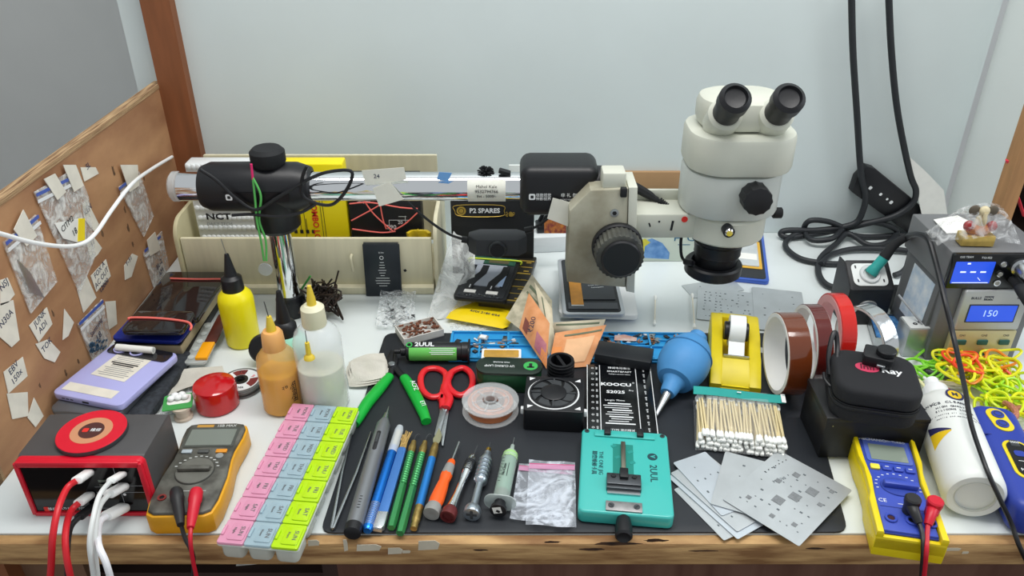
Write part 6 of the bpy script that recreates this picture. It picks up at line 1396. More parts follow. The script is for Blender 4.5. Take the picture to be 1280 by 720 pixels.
# blue and yellow cordless tool
pA, pB = G(1299, 655, .022), G(1233, 520, .022); d = pB-pA; rz = math.atan2(-d.x, d.y); ln = d.length
root = thing('cordless_tool', 'blue hand tool with yellow-ringed buttons at the right edge of the bench', 'power tool', loc3(pA, .0006), rz)
BLU = mat('tool_blue', '#2b3f9c', .4); TY = mat('tool_yellow', '#e6cf22', .4)
b = B(); b.rrect(BLU, .05, ln, 0, .04, .016, bev=.010, seg=4, c=(0, ln/2), k=7); b.obj('body', root)
b = B(); b.rrect(mat('tool_blue_dark', '#22307c', .4), .0505, .0015, .0, .0398, .0005, c=(0, ln*.66)); b.obj('body_seam', root)
b = B(); Z = T3(0, ln*.82, .04); b.prism(TY, rpoly(.021, .04, .0104), 0, .0012, Z @ R3('Z', 8), bev=.0004)
b.obj('button_surround', root)
for y in (.0085, -.0085):
    b = B(); b.cyl(BLU, (0, y, .001), (0, y, .0028), .0068, n=28, bev=.0006); b.ring(DARK, .0035, .0045, .0028, .003, T3(0, y, 0)); b.obj('button', root, M=Z)
Z = T3(.002, ln*.43, .04); b = B(); b.prism(TY, rpoly(.027, ln*.36, .012), 0, .0012, Z, bev=.0004); b.obj('panel_surround', root)
b = B(); b.prism(mat('gloss_black', '#0e1013', .18), rpoly(.020, ln*.36-.007, .009), .0012, .002, Z); b.obj('panel', root)
b = B(); Z2 = Z @ T3(0, 0, .002); b.rrect(BLU, .011, .009, 0, .0003, .003, Z2, c=(0, .008)); b.rect(DARK, 0, .025, .009, .01, Z2); b.text(PRINTW, 'M 1-4', .0058, .0, -.018, 0, Z2); b.text(PRINTW, '0000', .0045, 0, .026, 0, Z2, z=.0003); b.rect(PRINTW, 0, -.004, .01, .0007, Z2); b.obj('printing', root)

# blue multimeter overhanging the front edge
hm = .03
p, a, wd, dd = foot((1101, 672), (1181, 674), (1143, 549), (1063, 545), hm)
root = lay('multimeter', 'blue multimeter in a bright yellow holster overhanging the bench edge', 'multimeter', p, .0006, a)
YM = mat('meter_yellow', '#ecd312', .4, var=.04); BM = mat('meter_blue', '#3b50b4', .35)
def side(s): return [(s*.5, -.5), (s*.5, -.2), (s*.455, -.12), (s*.455, .12), (s*.5, .24), (s*.5, .47), (s*.46, .5), (s*.43, .48), (s*.41, .2), (s*.37, .02), (s*.395, -.15), (s*.40, -.36), (s*.40, -.5)]
b = B(); 
b.prism(YM, [(x*wd, y*dd) for x, y in [(-.5, -.5), (.5, -.5), (.5, -.2), (.465, -.1), (.465, .1), (.5, .24), (.5, .46), (.44, .5), (-.44, .5), (-.5, .46), (-.5, .24), (-.465, .1), (-.465, -.1), (-.5, -.2)]], 0, hm-.005, bev=.002)
for s in (-1, 1): b.prism(YM, [(x*wd, y*dd) for x, y in side(s)][::s], hm-.006, hm+.003, bev=.0015)
b.prism(YM, [(x*wd, y*dd) for x, y in ((-.49, -.5), (.49, -.5), (.49, -.47), (-.49, -.47))], hm-.02, hm-.004, bev=.001); b.obj('holster', root)
b = B(); b.prism(BM, [(x*wd, y*dd) for x, y in ((-.385, -.46), (.385, -.46), (.385, -.15), (.36, .02), (.40, .2), (.41, .47), (-.41, .47), (-.40, .2), (-.36, .02), (-.385, -.15))], hm-.008, hm, bev=.0012)
b.obj('face', root)
b = B(); b.box(mat('meter_navy', '#2a3a8c', .4), (0, -dd*.46, hm-.008), (wd*.77, .003, .011)); b.obj('front_lip', root)
b = B(); b.rrect(mat('bezel_blue', '#5a6fc0', .2, coat=.5), wd*.72, dd*.25, hm, hm+.0012, .004, c=(0, dd*.33)); b.rrect(mat('lcd_olive', '#8a968a', .12, coat=.7), wd*.58, dd*.17, hm+.0012, hm+.0016, .001, c=(0, dd*.31)); b.obj('display', root)
for i, x in enumerate((-.27, -.09, .09, .27)):
    b = B(); b.rrect(mat('btn_yellow', '#f0e04a', .5) if i == 0 else BM, wd*.145, .0075, hm, hm+.0025, .0015, c=(x*wd, dd*.145), bev=.0006)
    if i: b.rect(PRINTW, x*wd, dd*.15, .004, .0009, z=hm+.0026)
    b.obj('button', root)
b = B(); Z = T3(.01*wd, -dd*.035, hm); R = wd*.26; b.lathe(mat('dial_blue', '#33479f', .4), [(0, 0), (R, 0), (R*.97, .0012), (0, .0012)], 48, Z @ Matrix.Diagonal((1.05, .8, 1, 1))); b.box(BM, (R*.1, 0, .004), (R*2.0, .0078, .007), Z, bev=.0018); b.obj('dial', root)
b = B(); b.text(PRINTW, 'MECHANIC', .0055, -wd*.2, dd*.445, 0, T3(0, 0, hm+.0012), bold=.01); b.text(PRINTW, 'SIV-TURBO', .0042, wd*.17, dd*.445, 0, T3(0, 0, hm+.0012)); b.text(PRINTW, 'CE', .0068, -wd*.29, -dd*.185, 0, T3(0, 0, hm)); r = random.Random(5)
for i in range(13): an = math.radians(-10+17*i); b.rect(PRINTW, .01*wd+math.cos(an)*(R+.0045), -dd*.03+math.sin(an)*(R*.85+.0045), .0024, .001, z=hm)
b.rect(PRINTW, 0, -dd*.2, wd*.14, .0007, z=hm); b.rect(mat('line_blue', '#22307c', .5), 0, -dd*.24, wd*.7, .0009, z=hm); b.obj('printing', root)
for x, y, c_ in ((-.24, -.35, RED), (.06, -.35, BLACK), (.33, -.35, RED)):
    b = B(); b.ring(BM, .0035, .006, 0, .0022, T3(x*wd, y*dd, hm), bev=.0006); b.cyl(mat('jack_hole', '#3a1018', .5) if x < 0 else BLACK, (x*wd, y*dd, hm-.0003), (x*wd, y*dd, hm+.0008), .0034); b.obj('jack', root)
def angled_lead(label, m, cap, elbow, end, pts):
    o0 = G(*cap, hm+.017); root = thing('test_lead', label, 'test lead', o0)
    b = B(); b.lathe(m, [(0, .0035), (.0065, .0035), (.0078, .002), (.0078, -.003), (.0068, -.006), (.0066, -.0155), (0, -.0155)], 24); q0 = G(*elbow, hm+.011)-o0; q1 = G(*end, hm+.006)-o0
    b.tube(m, [Vector((0, 0, -.006)), q0, q1], lambda u: .0066-.0028*u, 12); b.obj('plug', root)
    b = B(); b.tube(m, [q1]+[p-o0 for p in pts], .0023, 8); b.obj('cord', root)
angled_lead('black angled test lead plugged into the blue multimeter', mat('lead_black', '#232325', .45), (1141, 625), (1143, 640), (1149, 654), [VY(1153, 668, YF-.03), VY(1154, 690, YF-.042), VY(1152, 720, YF-.042), VY(1150, 770, YF-.04)])
angled_lead('red angled test lead plugged into the blue multimeter', mat('lead_red', '#c8192f', .4), (1169, 628), (1164, 643), (1160, 656), [VY(1159, 668, YF-.03), VY(1158, 690, YF-.044), VY(1155, 720, YF-.044), VY(1150, 770, YF-.042)])

# ---- soldering stations
YS = G(1225, 450).y; zA, zB = VY(1225, 358, YS).z, VY(1225, 314, YS).z
YBk = G(1225, 266, zB-DESK).y
def sx_(px, py=400, Y=None): return VY(px, py, Y or YS).x
xa_, xb_ = sx_(1186), sx_(1272)
STG = mat('station_case', '#77787a', .45, .2, var=.1, vs=12)
x0, x1 = sx_(1184, 358), sx_(1300, 358)
bot = thing('power_supply', 'grey power unit with silver front and blue display reading 150', 'power supply', ((x0+x1)/2, YS, DESK+.0005))
def bp(b, name, parent): return b.obj(name, parent)
wdt = x1-x0; hA = zA-DESK-.0012
b = B(); b.box(STG, (0, (YBk-YS)/2, hA/2), (wdt, YBk-YS, hA), bev=.002); b.obj('case', bot)
fp0, fp1 = sx_(1190, 400)-(x0+x1)/2, sx_(1270, 400)-(x0+x1)/2; fw = fp1-fp0; FX = T3((fp0+fp1)/2, -.0005, hA/2) @ FRONT
b = B(); b.rrect(mat('silver_front', '#b9bbbb', .35, .3), fw, hA*.52, 0, .009, .003, FX, c=(0, hA*.235), bev=.0015); b.obj('upper_panel', bot)
b = B(); b.rrect(mat('gold_front', '#cfc59a', .35, .3, var=.08, vs=20), fw, hA*.46, 0, .009, .002, FX, c=(0, -hA*.265), bev=.001); b.obj('lower_panel', bot)
LCD = mat('lcd_blue', '#2450d8', .2, emit=.55); b = B(); b.rrect(DARK, fw*.76, hA*.24, .009, .0095, .001, FX, c=(0, hA*.2)); b.rrect(LCD, fw*.72, hA*.21, .0095, .0098, .0008, FX, c=(0, hA*.2)); b.obj('display', bot)
b = B(); b.text(mat('lcd_digits', '#a9c8f4', .5, emit=.6), '150', .0135, -fw*.03, hA*.2, 0, FX @ T3(0, 0, .0098)); b.obj('display_digits', bot)
b = B(); b.text(GK, 'BULLS', .0048, -fw*.31, hA*.4, 0, FX @ T3(0, 0, .009), bold=.02); b.rect(mat('badge_navy', '#20263a', .5), -fw*.12, hA*.4, .0115, .006, FX, z=.009); b.text(PRINTW, 'TOOL', .0042, -fw*.12, hA*.4, 0, FX @ T3(0, 0, .0092)); b.text(GK, '90D', .0048, fw*.36, hA*.4, 0, FX @ T3(0, 0, .009))
for i, t in enumerate(('CH1', 'CH2', 'CH3')): b.text(GK, t, .0042, fw*(-.33+.34*i), -hA*.1, 0, FX @ T3(0, 0, .009))
b.obj('printing', bot)
for i in range(3):
    b = B(); b.rrect(mat('button_teal', '#285f5c', .5), .0135, .0075, .009, .011, .0015, FX, c=(fw*(-.33+.34*i), -hA*.19), bev=.0006); b.obj('button', bot)
b = B(); b.rrect(mat('button_teal', '#285f5c', .5), .0135, .0075, .009, .011, .0015, FX, c=(fw*.05, -hA*.38), bev=.0006); b.obj('button', bot)
x0, x1 = sx_(1184, 335), sx_(1305, 335); hB = zB-zA-.001
top = thing('soldering_station', 'grey soldering station with black front and blue screen on top of the power unit', 'soldering station', ((x0+x1)/2, YS, zA))
wdt = x1-x0; b = B(); b.box(STG, (0, (YBk-YS)/2, hB/2), (wdt, YBk-YS, hB), bev=.002); b.obj('case', top)
FX = T3(0, -.0005, hB/2) @ FRONT; b = B(); b.rrect(mat('gloss_black', '#0e1013', .18), wdt-.001, hB*.98, 0, .006, .003, FX, bev=.001); b.obj('front_panel', top)
def lx(px, py=335): return sx_(px, py)-(x0+x1)/2
b = B(); cx_ = (lx(1189)+lx(1238))/2; b.rrect(LCD, lx(1238)-lx(1189), hB*.62, .006, .0064, .001, FX, c=(cx_, -hB*.02)); b.obj('screen', top)
b = B(); wd_ = mat('screen_text', '#d6e2ff', .5, emit=.8)
for i in range(3): b.rect(wd_, cx_-.0125+.0125*i, 0, .007, .002, FX, z=.0064)
b.rect(wd_, cx_, -hB*.31, .045, .0008, FX, z=.0064); b.rect(wd_, cx_-.008, hB*.24, .004, .002, FX, z=.0064); b.rect(wd_, cx_+.01, -.010, .006, .0007, FX, z=.0064, rot=-45); b.obj('screen_readout', top)
b = B(); b.text(PRINTW, 'T12-952', .0038, lx(1225), hB*.4, 0, FX @ T3(0, 0, .006)); b.text(PRINTW, 'OSS TEAM', .0036, lx(1200), hB*.42, 0, FX @ T3(0, 0, .006)); b.obj('printing', top)
for y in (.22, -.06, -.32):
    b = B(); p = T3(lx(1248), -.0065, hB/2+hB*y) @ FRONT; b.ring(CHROME, .0028, .0042, 0, .0012, p); b.lathe(mat('btn_grey', '#9a9a96', .5), [(0, 0), (.0028, 0), (.0028, .0018), (0, .0018)], 20, p); b.obj('button', top)
b = B(); p = T3(lx(1268), -.0065, hB*.66) @ FRONT; b.lathe(STEEL, [(.0, 0), (.011, 0), (.011, .004), (.0085, .006), (.0082, .02), (.0072, .0215), (0, .0215)], 32, p); b.obj('knob', top)
b = B(); p = VY(1266, 349, YS-.006)-top.location; q = VY(1278, 366, YS-.04)-top.location; b.tube(MBLACK, [p, p+Vector((0, -.018, -.002)), q, q+Vector((.02, -.03, -.03))], .0065, 12); b.obj('connector', top)
# figurine in a bag on top
GB = mat('gold_block', '#e0c06a', .3, .6, var=.2, vs=100); pg_ = G(1222, 309, zB-DESK); gh = .014
root = thing('figurine', 'small painted figurine on a gold block wrapped in clear plastic', 'figurine', (pg_.x, pg_.y+.010, zB+.0003), -.05)
b = B(); b.box(GB, (0, 0, gh/2), (.04, .018, gh), bev=.001); b.obj('base_block', root)
b = B(); b.ball(mat('fig_orange', '#c8752e', .5, var=.3, vs=300), (0, 0, gh+.006), .016, (1, .5, .5), 16); b.obj('seat', root)
b = B(); FI = mat('fig_ivory', '#e0d2ac', .5, var=.2, vs=200); b.ball(FI, (0, 0, gh+.017), .008, (.9, .7, 1.4), 14); b.ball(FI, (0, -.001, gh+.031), .0065, (1, .8, 1), 14); b.tube(FI, [(0, -.005, gh+.03), (0, -.007, gh+.022), (.002, -.006, gh+.014)], lambda u: .0028-.0014*u); b.obj('figure', root)
for s in (-1, 1):
    b = B(); b.ball(mat('fig_dark', '#5c5346', .5), (s*.011, .001, gh+.031), .007, (1, .35, 1), 12); b.obj('ear', root)
    b = B(); b.ball(mat('fig_red', '#9c2a2c', .4), (s*.014, -.002, gh+.011), .0065, (1, .8, 1.1), 12); b.obj('red_ornament', root)
b = B(); b.sheet(mat('bag_over', '#f2f4f4', .1, avar=(.04, .45, 50), bump=1, bs=60), lambda u, v: (-.05+.105*u, -.012+.04*v, .001+(.052*math.sin(PI*u)**.7)*(.25+.75*math.sin(PI*v))+.002*math.sin(14*u+9*v)), 18, 14); b.obj('plastic_bag', root)

# leaning panel, small metal box, sponge tray, iron holder
xs = sx_(1184, 400)-.012; z1 = .118
root = thing('leaning_panel', 'grey framed panel with a pale printed sheet leaning on the power unit', 'panel', (xs-.006, G(1167, 446).y+.05, DESK+.0008), rot=(0, math.radians(3), 0))
b = B(); b.box(mat('panel_grey', '#6e7072', .5, var=.15, vs=20), (0, 0, z1/2), (.006, .09, z1), bev=.001); b.obj('frame', root)
b = B(); b.box(mat('printed_sheet', '#b9cde0', .4, col2='#e6ecf0', vs=60), (-.0034, -.005, z1*.56), (.0006, .06, z1*.62)); b.obj('printed_sheet', root)
p, a, wd, dd = foot((1128, 416), (1165, 418), (1158, 396), (1130, 394), .036)
root = lay('metal_box', 'small open metal box holding screws and a thin rod', 'box', G(1146, 447, 0)+Vector((0, .017, 0)), .0006, 0)
mbx = mat('box_metal', '#b5babc', .3, .7, var=.15, vs=40); b = B(); b.box(mbx, (0, 0, .022), (.04, .032, .044), bev=.001); b.obj('box_body', root)
b = B(); b.box(mat('box_top', '#d5d8d6', .5), (0, 0, .0445), (.037, .029, .0012)); 
for i in range(3): b.ring(BLACK, .001, .003, .045, .0454, T3(.008*(i-1), -.004+.004*(i % 2), 0))
b.obj('top_plate', root)
b = B(); b.cyl(STEEL, (.0, -.006, .0462), (-.022, .03, .07), .0016, n=10); tag(b.obj('metal_rod', loc=root.location), 'thin steel rod leaning out of the small open metal box', 'rod')
b = B(); b.box(MBLACK, (0, 0, .019), (.034, .06, .038), bev=.002); tag(b.obj('black_block', loc=loc3(G(1143, 404), .0006)+Vector((-.004, .016, 0))), 'black block behind the small metal box of screws', 'block')
p, a, wd, dd = foot((1094, 424), (1138, 426), (1124, 392), (1086, 392), .014)
root = lay('sponge_tray', 'metal tray holding a blue soldering sponge under the iron holder', 'tray', p, .0006, a)
b = B(); t = .0015
b.box(STEEL, (0, 0, t/2), (wd, dd, t))
for s in (-1, 1): b.box(STEEL, (s*(wd-t)/2, 0, .007), (t, dd, .014)); b.box(STEEL, (0, s*(dd-t)/2, .007), (wd-2*t, t, .014))
b.obj('tray', root)
b = B(); b.box(mat('blue_sponge', '#4b86bc', .95, col2='#2f5f94', vs=150, bump=1, bs=300), (0, 0, .0075), (wd-.005, dd-.005, .0115), bev=.002); b.obj('sponge', root)
# iron holder
hq = VY(1090, 350, G(1088, 406).y).z-DESK
p, a, wd, dd = foot((1060, 358), (1117, 360), (1111, 330), (1064, 328), hq); hb0 = G(1088, 406)
root = thing('iron_holder', 'black metal iron holder with a white sloping face and round socket', 'holder', (p.x, hb0.y, DESK+.0006))
wd = .062; HM2 = mat('holder_black', '#232427', .45)
b = B(); b.prism(HM2, [(0, 0), (.055, 0), (.055, hq*1.1), (.035, hq*1.12), (0, hq*.82)], 0, .002, T3(-wd/2, 0, 0) @ YZ); b.prism(HM2, [(0, 0), (.055, 0), (.055, hq*1.1), (.035, hq*1.12), (0, hq*.82)], 0, .002, T3(wd/2-.002, 0, 0) @ YZ)
b.box(HM2, (0, .001, hq*.41), (wd-.003, .002, hq*.82)); b.box(HM2, (0, .03, .001), (wd-.003, .05, .002)); b.obj('bracket', root)
sl = math.atan2(hq*.3, .035); PM = T3(0, .0175, hq*.97) @ Matrix.Rotation(sl, 4, 'X')
b = B(); b.rrect(HM2, wd, .048, -.002, 0, .004, PM, bev=.0006); b.rrect(mat('face_white', '#dfe3e2', .4), wd*.78, .036, 0, .0015, .008, PM, bev=.0005)
b.obj('face_plate', root)
b = B(); b.ring(mat('socket_ring', '#cdd1d2', .3, .3), .0085, .0145, .0015, .0045, PM, bev=.001); b.obj('socket', root)
for x, y in ((-.018, -.01), (.018, -.01), (.018, .012), (-.018, .012)):
    b = B(); b.rrect(BLACK, .002, .005, .0015, .0018, .0008, PM @ T3(x, y, 0)); b.obj('slot', root)
b = B(); b.lathe(mat('solder_blob', '#9b9d9c', .4, .5, var=.3, vs=200), [(0, .0), (.013, 0), (.011, .0015), (0, .0016)], 24, T3(.0, -.0002, hq*.42) @ FRONT @ Matrix.Diagonal((1, .7, 1, 1))); b.obj('solder_patch', root)
# iron
sock = root.location+(PM @ Vector((0, 0, .002)))
iron = thing('soldering_iron', 'teal-handled soldering iron resting in the holder, cable rising behind it', 'soldering iron', sock)
e = VY(1106, 321, sock.y+.004)-sock; dn = e.normalized(); Mi = dn.to_track_quat('Z', 'Y').to_matrix().to_4x4(); li = e.length
TEAL = mat('teal_handle', '#2b9a94', .45)
b = B(); b.lathe(TEAL, [(0, .0008), (.0078, .0008), (.0088, .006), (.0072, .012), (.0072, li), (0, li)], 24, Mi); b.obj('handle', iron)
b = B(); path = [VY(1105, 322, sock.y+.004), VY(1118, 306, sock.y+.006), VY(1134, 296, sock.y+.0)]; b.tube(MBLACK, [q-sock for q in path], lambda u: .0078-.0028*u, 14)
b.obj('strain_relief', iron)
b = B(); xq = sx_(1184, 335)-.012; cb = [path[-1], VX(1147, 293, xq), VX(1160, 299, xq), VX(1168, 322, xq), VY(1181, 375, YS-.045), VY(1194, 430, YS-.09), G(1206, 485, .078), G(1214, 530, .074), G(1232, 583, .066), G(1250, 624, .046), G(1264, 654, .018), VY(1274, 682, YF-.018), VY(1290, 715, YF-.018)]
b.tube(BLACK, [q-sock for q in cb], lambda u: .0042-.0018*min(1, u*1.6), 10); b.obj('cable', iron)

# power strip and heavy cable
Yp = YB-.012; P = [VY(x, y, Yp) for x, y in ((1063, 238), (1069, 220), (1082, 206), (1092, 209), (1152, 258), (1153, 268), (1149, 290), (1139, 294), (1126, 284))]; c = sum(P, Vector())/len(P)
root = thing('power_strip', 'black strip with white marks leaning diagonally on the white wall', 'power strip', (c.x, Yp, c.z))
b = B(); b.prism(BLACK, [(p.x-c.x, p.z-c.z) for p in P][::-1], 0, .02, T3(0, .0115, 0) @ FRONT, bev=.002); b.obj('body', root)
b = B(); MF = T3(0, -.0087, 0) @ FRONT
for px, py, s in ((1088, 235, .006), (1101, 243, .005), (1109, 249, .004), (1114, 253, .006), (1127, 263, .006), (1144, 276, .005)):
    q = VY(px, py, Yp-.009); b.rrect(PRINTW, s*.9, s, 0, .0004, s*.3, MF @ T3(q.x-c.x, q.z-c.z, 0) @ R3('Z', -35))
b.obj('white_marks', root)
def W(x, y, h=.004):
    """point on the bench when the pixel looks at it, else just in front of the back wall"""
    h = max(h, .0058); g = G(x, y, h)
    return g if g.y < YB-.02 else VY(x, y, YB-.026)
CBL = mat('rubber_cable', '#24272b', .5)
b = B(); b.tube(CBL, [W(1064, -30), W(1066, 60), W(1071, 140), W(1076, 215), W(1082, 245), W(1078, 265), W(1070, 278), W(1052, 284, .01), W(1020, 288, .006), W(985, 288, .005), W(976, 292, .005), W(985, 297, .005), W(1010, 294, .008), W(1045, 288, .014), W(1085, 279, .02), W(1118, 270), W(1140, 255), W(1145, 238), W(1137, 215), W(1122, 140), W(1114, 60), W(1110, -30)], .0052, 12)
tag(b.obj('heavy_cable'), 'thick black cable hanging down the white wall in front of the strip', 'cable')
b = B(); b.tube(CBL, [W(1055, 285, .016), W(1035, 277, .02), W(1012, 276, .018), W(1005, 288, .014), W(1015, 300, .012), W(1040, 298, .016), W(1058, 284, .02), W(1090, 278, .02), W(1115, 284, .014), W(1121, 292, .01), W(1108, 304, .008), W(1085, 306, .008), W(1060, 292, .014), W(1045, 305, .008), W(1026, 322, .006), W(1023, 340, .006), W(1032, 355, .006), W(1052, 362, .006)], .0048, 12)
tag(b.obj('heavy_cable'), 'thick black cable knotted in loops on the bench behind the iron holder', 'cable')
b = B(); b.tube(CBL, [W(1060, 330, .005), W(1030, 329, .005), W(1000, 323, .005), W(983, 310, .005), W(984, 300, .005), W(1000, 291, .005), W(1035, 288, .006), W(1080, 296, .005), W(1125, 294, .005), W(1142, 296, .006)], .0046, 12)
b.tube(CBL, [W(1140, 315, .006), W(1120, 312, .008), W(1070, 311, .008), W(1040, 318, .005), W(1026, 330, .012)], .0046, 12)
tag(b.obj('heavy_cable'), 'thick black cable lying in the widest loop on the white bench top', 'cable')
b = B(); b.tube(CBL, [W(1118, 344, .006), W(1130, 338, .008), W(1142, 318, .01), W(1148, 296, .02), W(1150, 272, .03), W(1158, 262, .04), W(1172, 262, .05)], .0045, 12)
tag(b.obj('heavy_cable'), 'thick black cable running from the iron holder up behind the stations', 'cable')
# white curled paper at the wall
b = B(); q = [VY(1146, 212, YB-.02), VY(1140, 210, YB-.012), VY(1206, 268, YB-.06), VY(1182, 238, YB-.01)]
b.prism(PAPER, [(p.x-q[0].x, p.z-q[0].z) for p in (VY(1137, 196, YB-.03), VY(1158, 215, YB-.03), VY(1180, 238, YB-.03), VY(1184, 268, YB-.03), VY(1152, 268, YB-.03), VY(1146, 240, YB-.03))], 0, .0008, FRONT)
tag(b.obj('paper_sheet', loc=(q[0].x, YB-.027, q[0].z), rot=(-.04, 0, 0)), 'white paper sheet leaning in the right wall corner behind the stations', 'paper')
b = B(); pw = G(1190, 262, .1); b.prism(PAPER, [(-.03, -.02), (.03, -.03), (.02, .025), (-.02, .02)], 0, .001); tag(b.obj('paper_scrap', loc=(top.location.x-.02, YBk-.04, zB+.0005), rot=(0, 0, .2)), 'white paper scrap on the station behind the figurine', 'paper')

# clutter beyond the right wall
def clutter(name, label, cat, px0, py0, px1, py1, Y, m, bev=.004, rot=None):
    a_, c_ = VY(px0, py1, Y), VY(px1, py0, Y); ht = c_.z-a_.z; b = B(); b.box(m, (0, 0, ht/2), (c_.x-a_.x, .04, ht), bev=bev); return tag(b.obj(name, loc=((a_.x+c_.x)/2, Y, a_.z), rot=rot), label, cat)
shelf_x = VY(1255, 300, YB-.05).x
rk2 = thing('side_shelf', 'dark shelf unit with tools just beyond the right wall', 'shelf', (xr+.155, YB-.02, 0))
for z_ in (DESK+.02, DESK+.13, DESK+.25): b = B(); b.box(m_dkw, (0, 0, z_), (.2, .16, .012)); b.obj('shelf_board', rk2)
b = B(); b.box(m_dkw, (0, .08, .6), (.2, .01, 1.2)); b.obj('back_panel', rk2)
b = B(); b.box(m_dkw, (.1, 0, .6), (.01, .17, 1.2)); b.obj('side_panel', rk2)
for (px, col, rad, ht, lab) in ((1262, '#2f6fd0', .012, .07, 'blue bottle on the dark side shelf at the right edge'), (1276, '#d8622a', .013, .09, 'orange handle on the dark side shelf at the right edge')):
    xx = VY(px, 250, YB-.06).x; b = B(); b.lathe(mat('shelf'+col, col, .4), [(0, 0), (rad, 0), (rad, ht*.7), (rad*.5, ht*.85), (rad*.5, ht), (0, ht)], 24); tag(b.obj('shelf_bottle', loc=(xx, YB-.07, DESK+.1365)), lab, 'bottle')
b = B(); b.tube(mat('red_strap', '#e0354a', .5), [VY(1259, 200, YB-.12), VY(1262, 215, YB-.12), VY(1270, 240, YB-.125), VY(1280, 270, YB-.13)], .0045, 8, flat=.4); tag(b.obj('red_strap'), 'red strap hanging at the right edge beside the wooden trim', 'strap')

# neon rubber bands heap
r = random.Random(31)
NEON = [('yellow', '#e6e41c'), ('lime', '#a6e02a'), ('orange', '#f08a1e'), ('red', '#ef4a26'), ('yellow-green', '#cfe21e')]
def band(cx, cy, hz, R1, R2, col, name, lab, grp, tilt=.15):
    b = B(); n = 10; ph = r.uniform(0, 6); pts = []
    for i in range(n):
        t = 2*PI*i/n; k = 1+.1*math.sin(2*t+ph)+.05*math.sin(3*t+2*ph); pts.append((R1*k*math.cos(t), R2*k*math.sin(t), .004*math.sin(2*t+ph)))
    b.tube(mat('neon_'+name, col, .35), pts, .0018, 6, True, 4, flat=1.0)
    o = b.obj('rubber_band', loc=loc3(G(cx, cy, hz), hz+.005), rot=(r.uniform(-tilt, tilt), r.uniform(-tilt, tilt), r.uniform(0, 6.3))); tag(o, lab, 'rubber band', grp)
for i in range(30): band(r.uniform(1188, 1262), r.uniform(446, 478), r.uniform(.002, .034), r.uniform(.015, .027), r.uniform(.010, .018), *[NEON[k] for k in (r.choice((0, 0, 2, 3, 4)),)][0][::-1], 'neon yellow, orange or red rubber band in the heap below the 150 display', 'rubber bands in the heap below the power unit')
for i in range(34): band(r.uniform(1226, 1286), r.uniform(466, 520), r.uniform(.002, .03), r.uniform(.012, .022), r.uniform(.009, .016), *[NEON[k] for k in (r.choice((1, 4, 4, 0)),)][0][::-1], 'lime or yellow-green rubber band in the heap at the right edge', 'rubber bands in the heap at the right edge')
for i in range(7): band(r.uniform(1142, 1176), r.uniform(446, 470), r.uniform(.002, .012), r.uniform(.014, .022), r.uniform(.008, .014), '#86d83a', 'green', 'light green rubber band beside the black zip case', 'green rubber bands beside the zip case')
# pens, sticks and small things between case and heap
def stick(name, lab, cat, a_, c_, rr, m, h0, h1, m2=None):
    p, q = G(*a_, h0), G(*c_, h1); b = B(); b.cyl(m, (0, 0, 0), q-p, rr, rr*.8, n=12, bev=rr*.2)
    root = b.obj(name, loc=p); tag(root, lab, cat)
    if m2: k = B(); d = (q-p).normalized(); k.cyl(m2, q-p-d*.001, q-p+d*.018, rr, rr*.3, n=12); k.obj('tip', root)
stick('tweezers', 'dark pointed tweezers lying between the zip case and the rubber bands', 'tweezers', (1150, 462), (1198, 476), .004, DARK, .012, .01, DARK)
stick('pointed_stick', 'cream pointed stick lying behind the cleaner bottle', 'stick', (1172, 478), (1195, 480), .0032, mat('cream_stick', '#e6dcc0', .6), .012, .012, mat('cream_stick', '#e6dcc0', .6))
stick('white_stick', 'long white stick between the zip case and the cleaner bottle', 'stick', (1178, 492), (1128, 448), .0022, WHITE, .02, .006)
stick('white_stick', 'long pale yellow stick beside the white one by the zip case', 'stick', (1162, 490), (1138, 462), .002, mat('pale_yellow', '#ece8b4', .5), .012, .006)
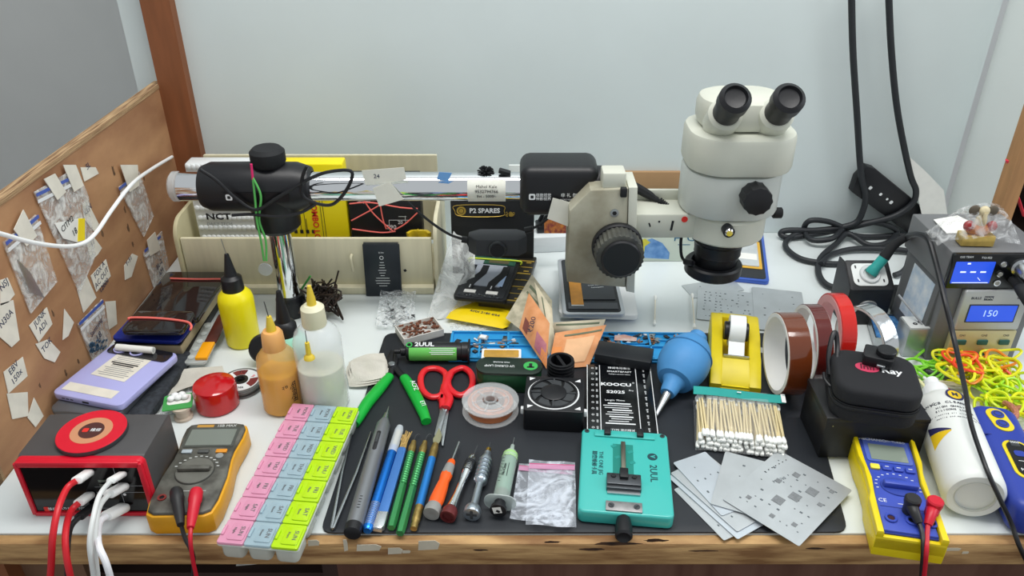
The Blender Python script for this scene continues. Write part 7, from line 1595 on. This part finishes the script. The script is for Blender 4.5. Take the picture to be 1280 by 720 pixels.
stick('marker_cap', 'maroon marker cap between the cleaner bottle and the rubber bands', 'cap', (1188, 505), (1181, 488), .008, mat('maroon', '#8c1f34', .35), .03, .03)
stick('blue_pen', 'bright blue pen beside the cordless tool at the right edge', 'pen', (1290, 590), (1268, 548), .004, BLM, .008, .008)
b = B(); b.sheet(PAPER, lambda u, v: ((u-.5)*.12, (v-.5)*.14, .0006+.002*math.sin(5*u+3*v)**2), 8, 8, .0004); tag(b.obj('paper_sheet', loc=loc3(G(1225, 510), .0004), rot=(0, 0, .2)), 'crumpled pale paper lying under the rubber bands and cordless tool', 'paper')
# twisted copper braid
b = B(); cb2 = mat('copper_braid', '#b9795e', .5, .3, bump=.8, bs=400); b.tube(cb2, [G(1256, 504, .03), G(1264, 508, .034), G(1270, 518, .034), G(1263, 528, .03), G(1262, 538, .026), G(1272, 544, .024), G(1284, 540, .024)], .0038, 8); b.tube(cb2, [G(1266, 514, .026), G(1276, 510, .026), G(1288, 518, .02)], .0036, 8)
tag(b.obj('copper_braid'), 'curled copper braid at the right edge above the blue pen', 'braid')
# ================= sub-parts under their parts =================
NEST = {'eyepiece': 'binocular_housing', 'zoom_knob': 'head', 'screw': 'focus_block', 'lock_screw': 'ring_holder', 'ring_light_cable': 'ring_light', 'clamp_opening': 'boom_clamp', 'display_digits': 'display', 'screen_readout': 'screen',
        'barcode': 'barcode_label', 'hub': 'guard', 'slot': 'face_plate', 'socket': 'face_plate', 'jack': 'face', 'button': 'face', 'round_button': 'face', 'dial': 'face', 'tape_end': 'tape_roll',
        'clip': 'hinge_bar', 'lens': 'camera_island', 'seam': 'bulb', 'cutter_blade': 'body', 'grip_rings': 'handle', 'knurling': 'handle', 'outlet_flap': 'outlet', 'stickers': 'inner_plate', 'zip_pull': 'zip', 'level_marks': 'body', 'red_ornament': 'seat'}
for o in list(scene.objects):
    if o.type != 'MESH' or not o.parent or o.parent.parent: continue
    st = o.name.split('.')[0]
    if st in NEST:
        for q in o.parent.children:
            if q.name.split('.')[0] == NEST[st] and q.matrix_basis == Matrix.Identity(4) and q is not o and not o.children: o.parent = q; break
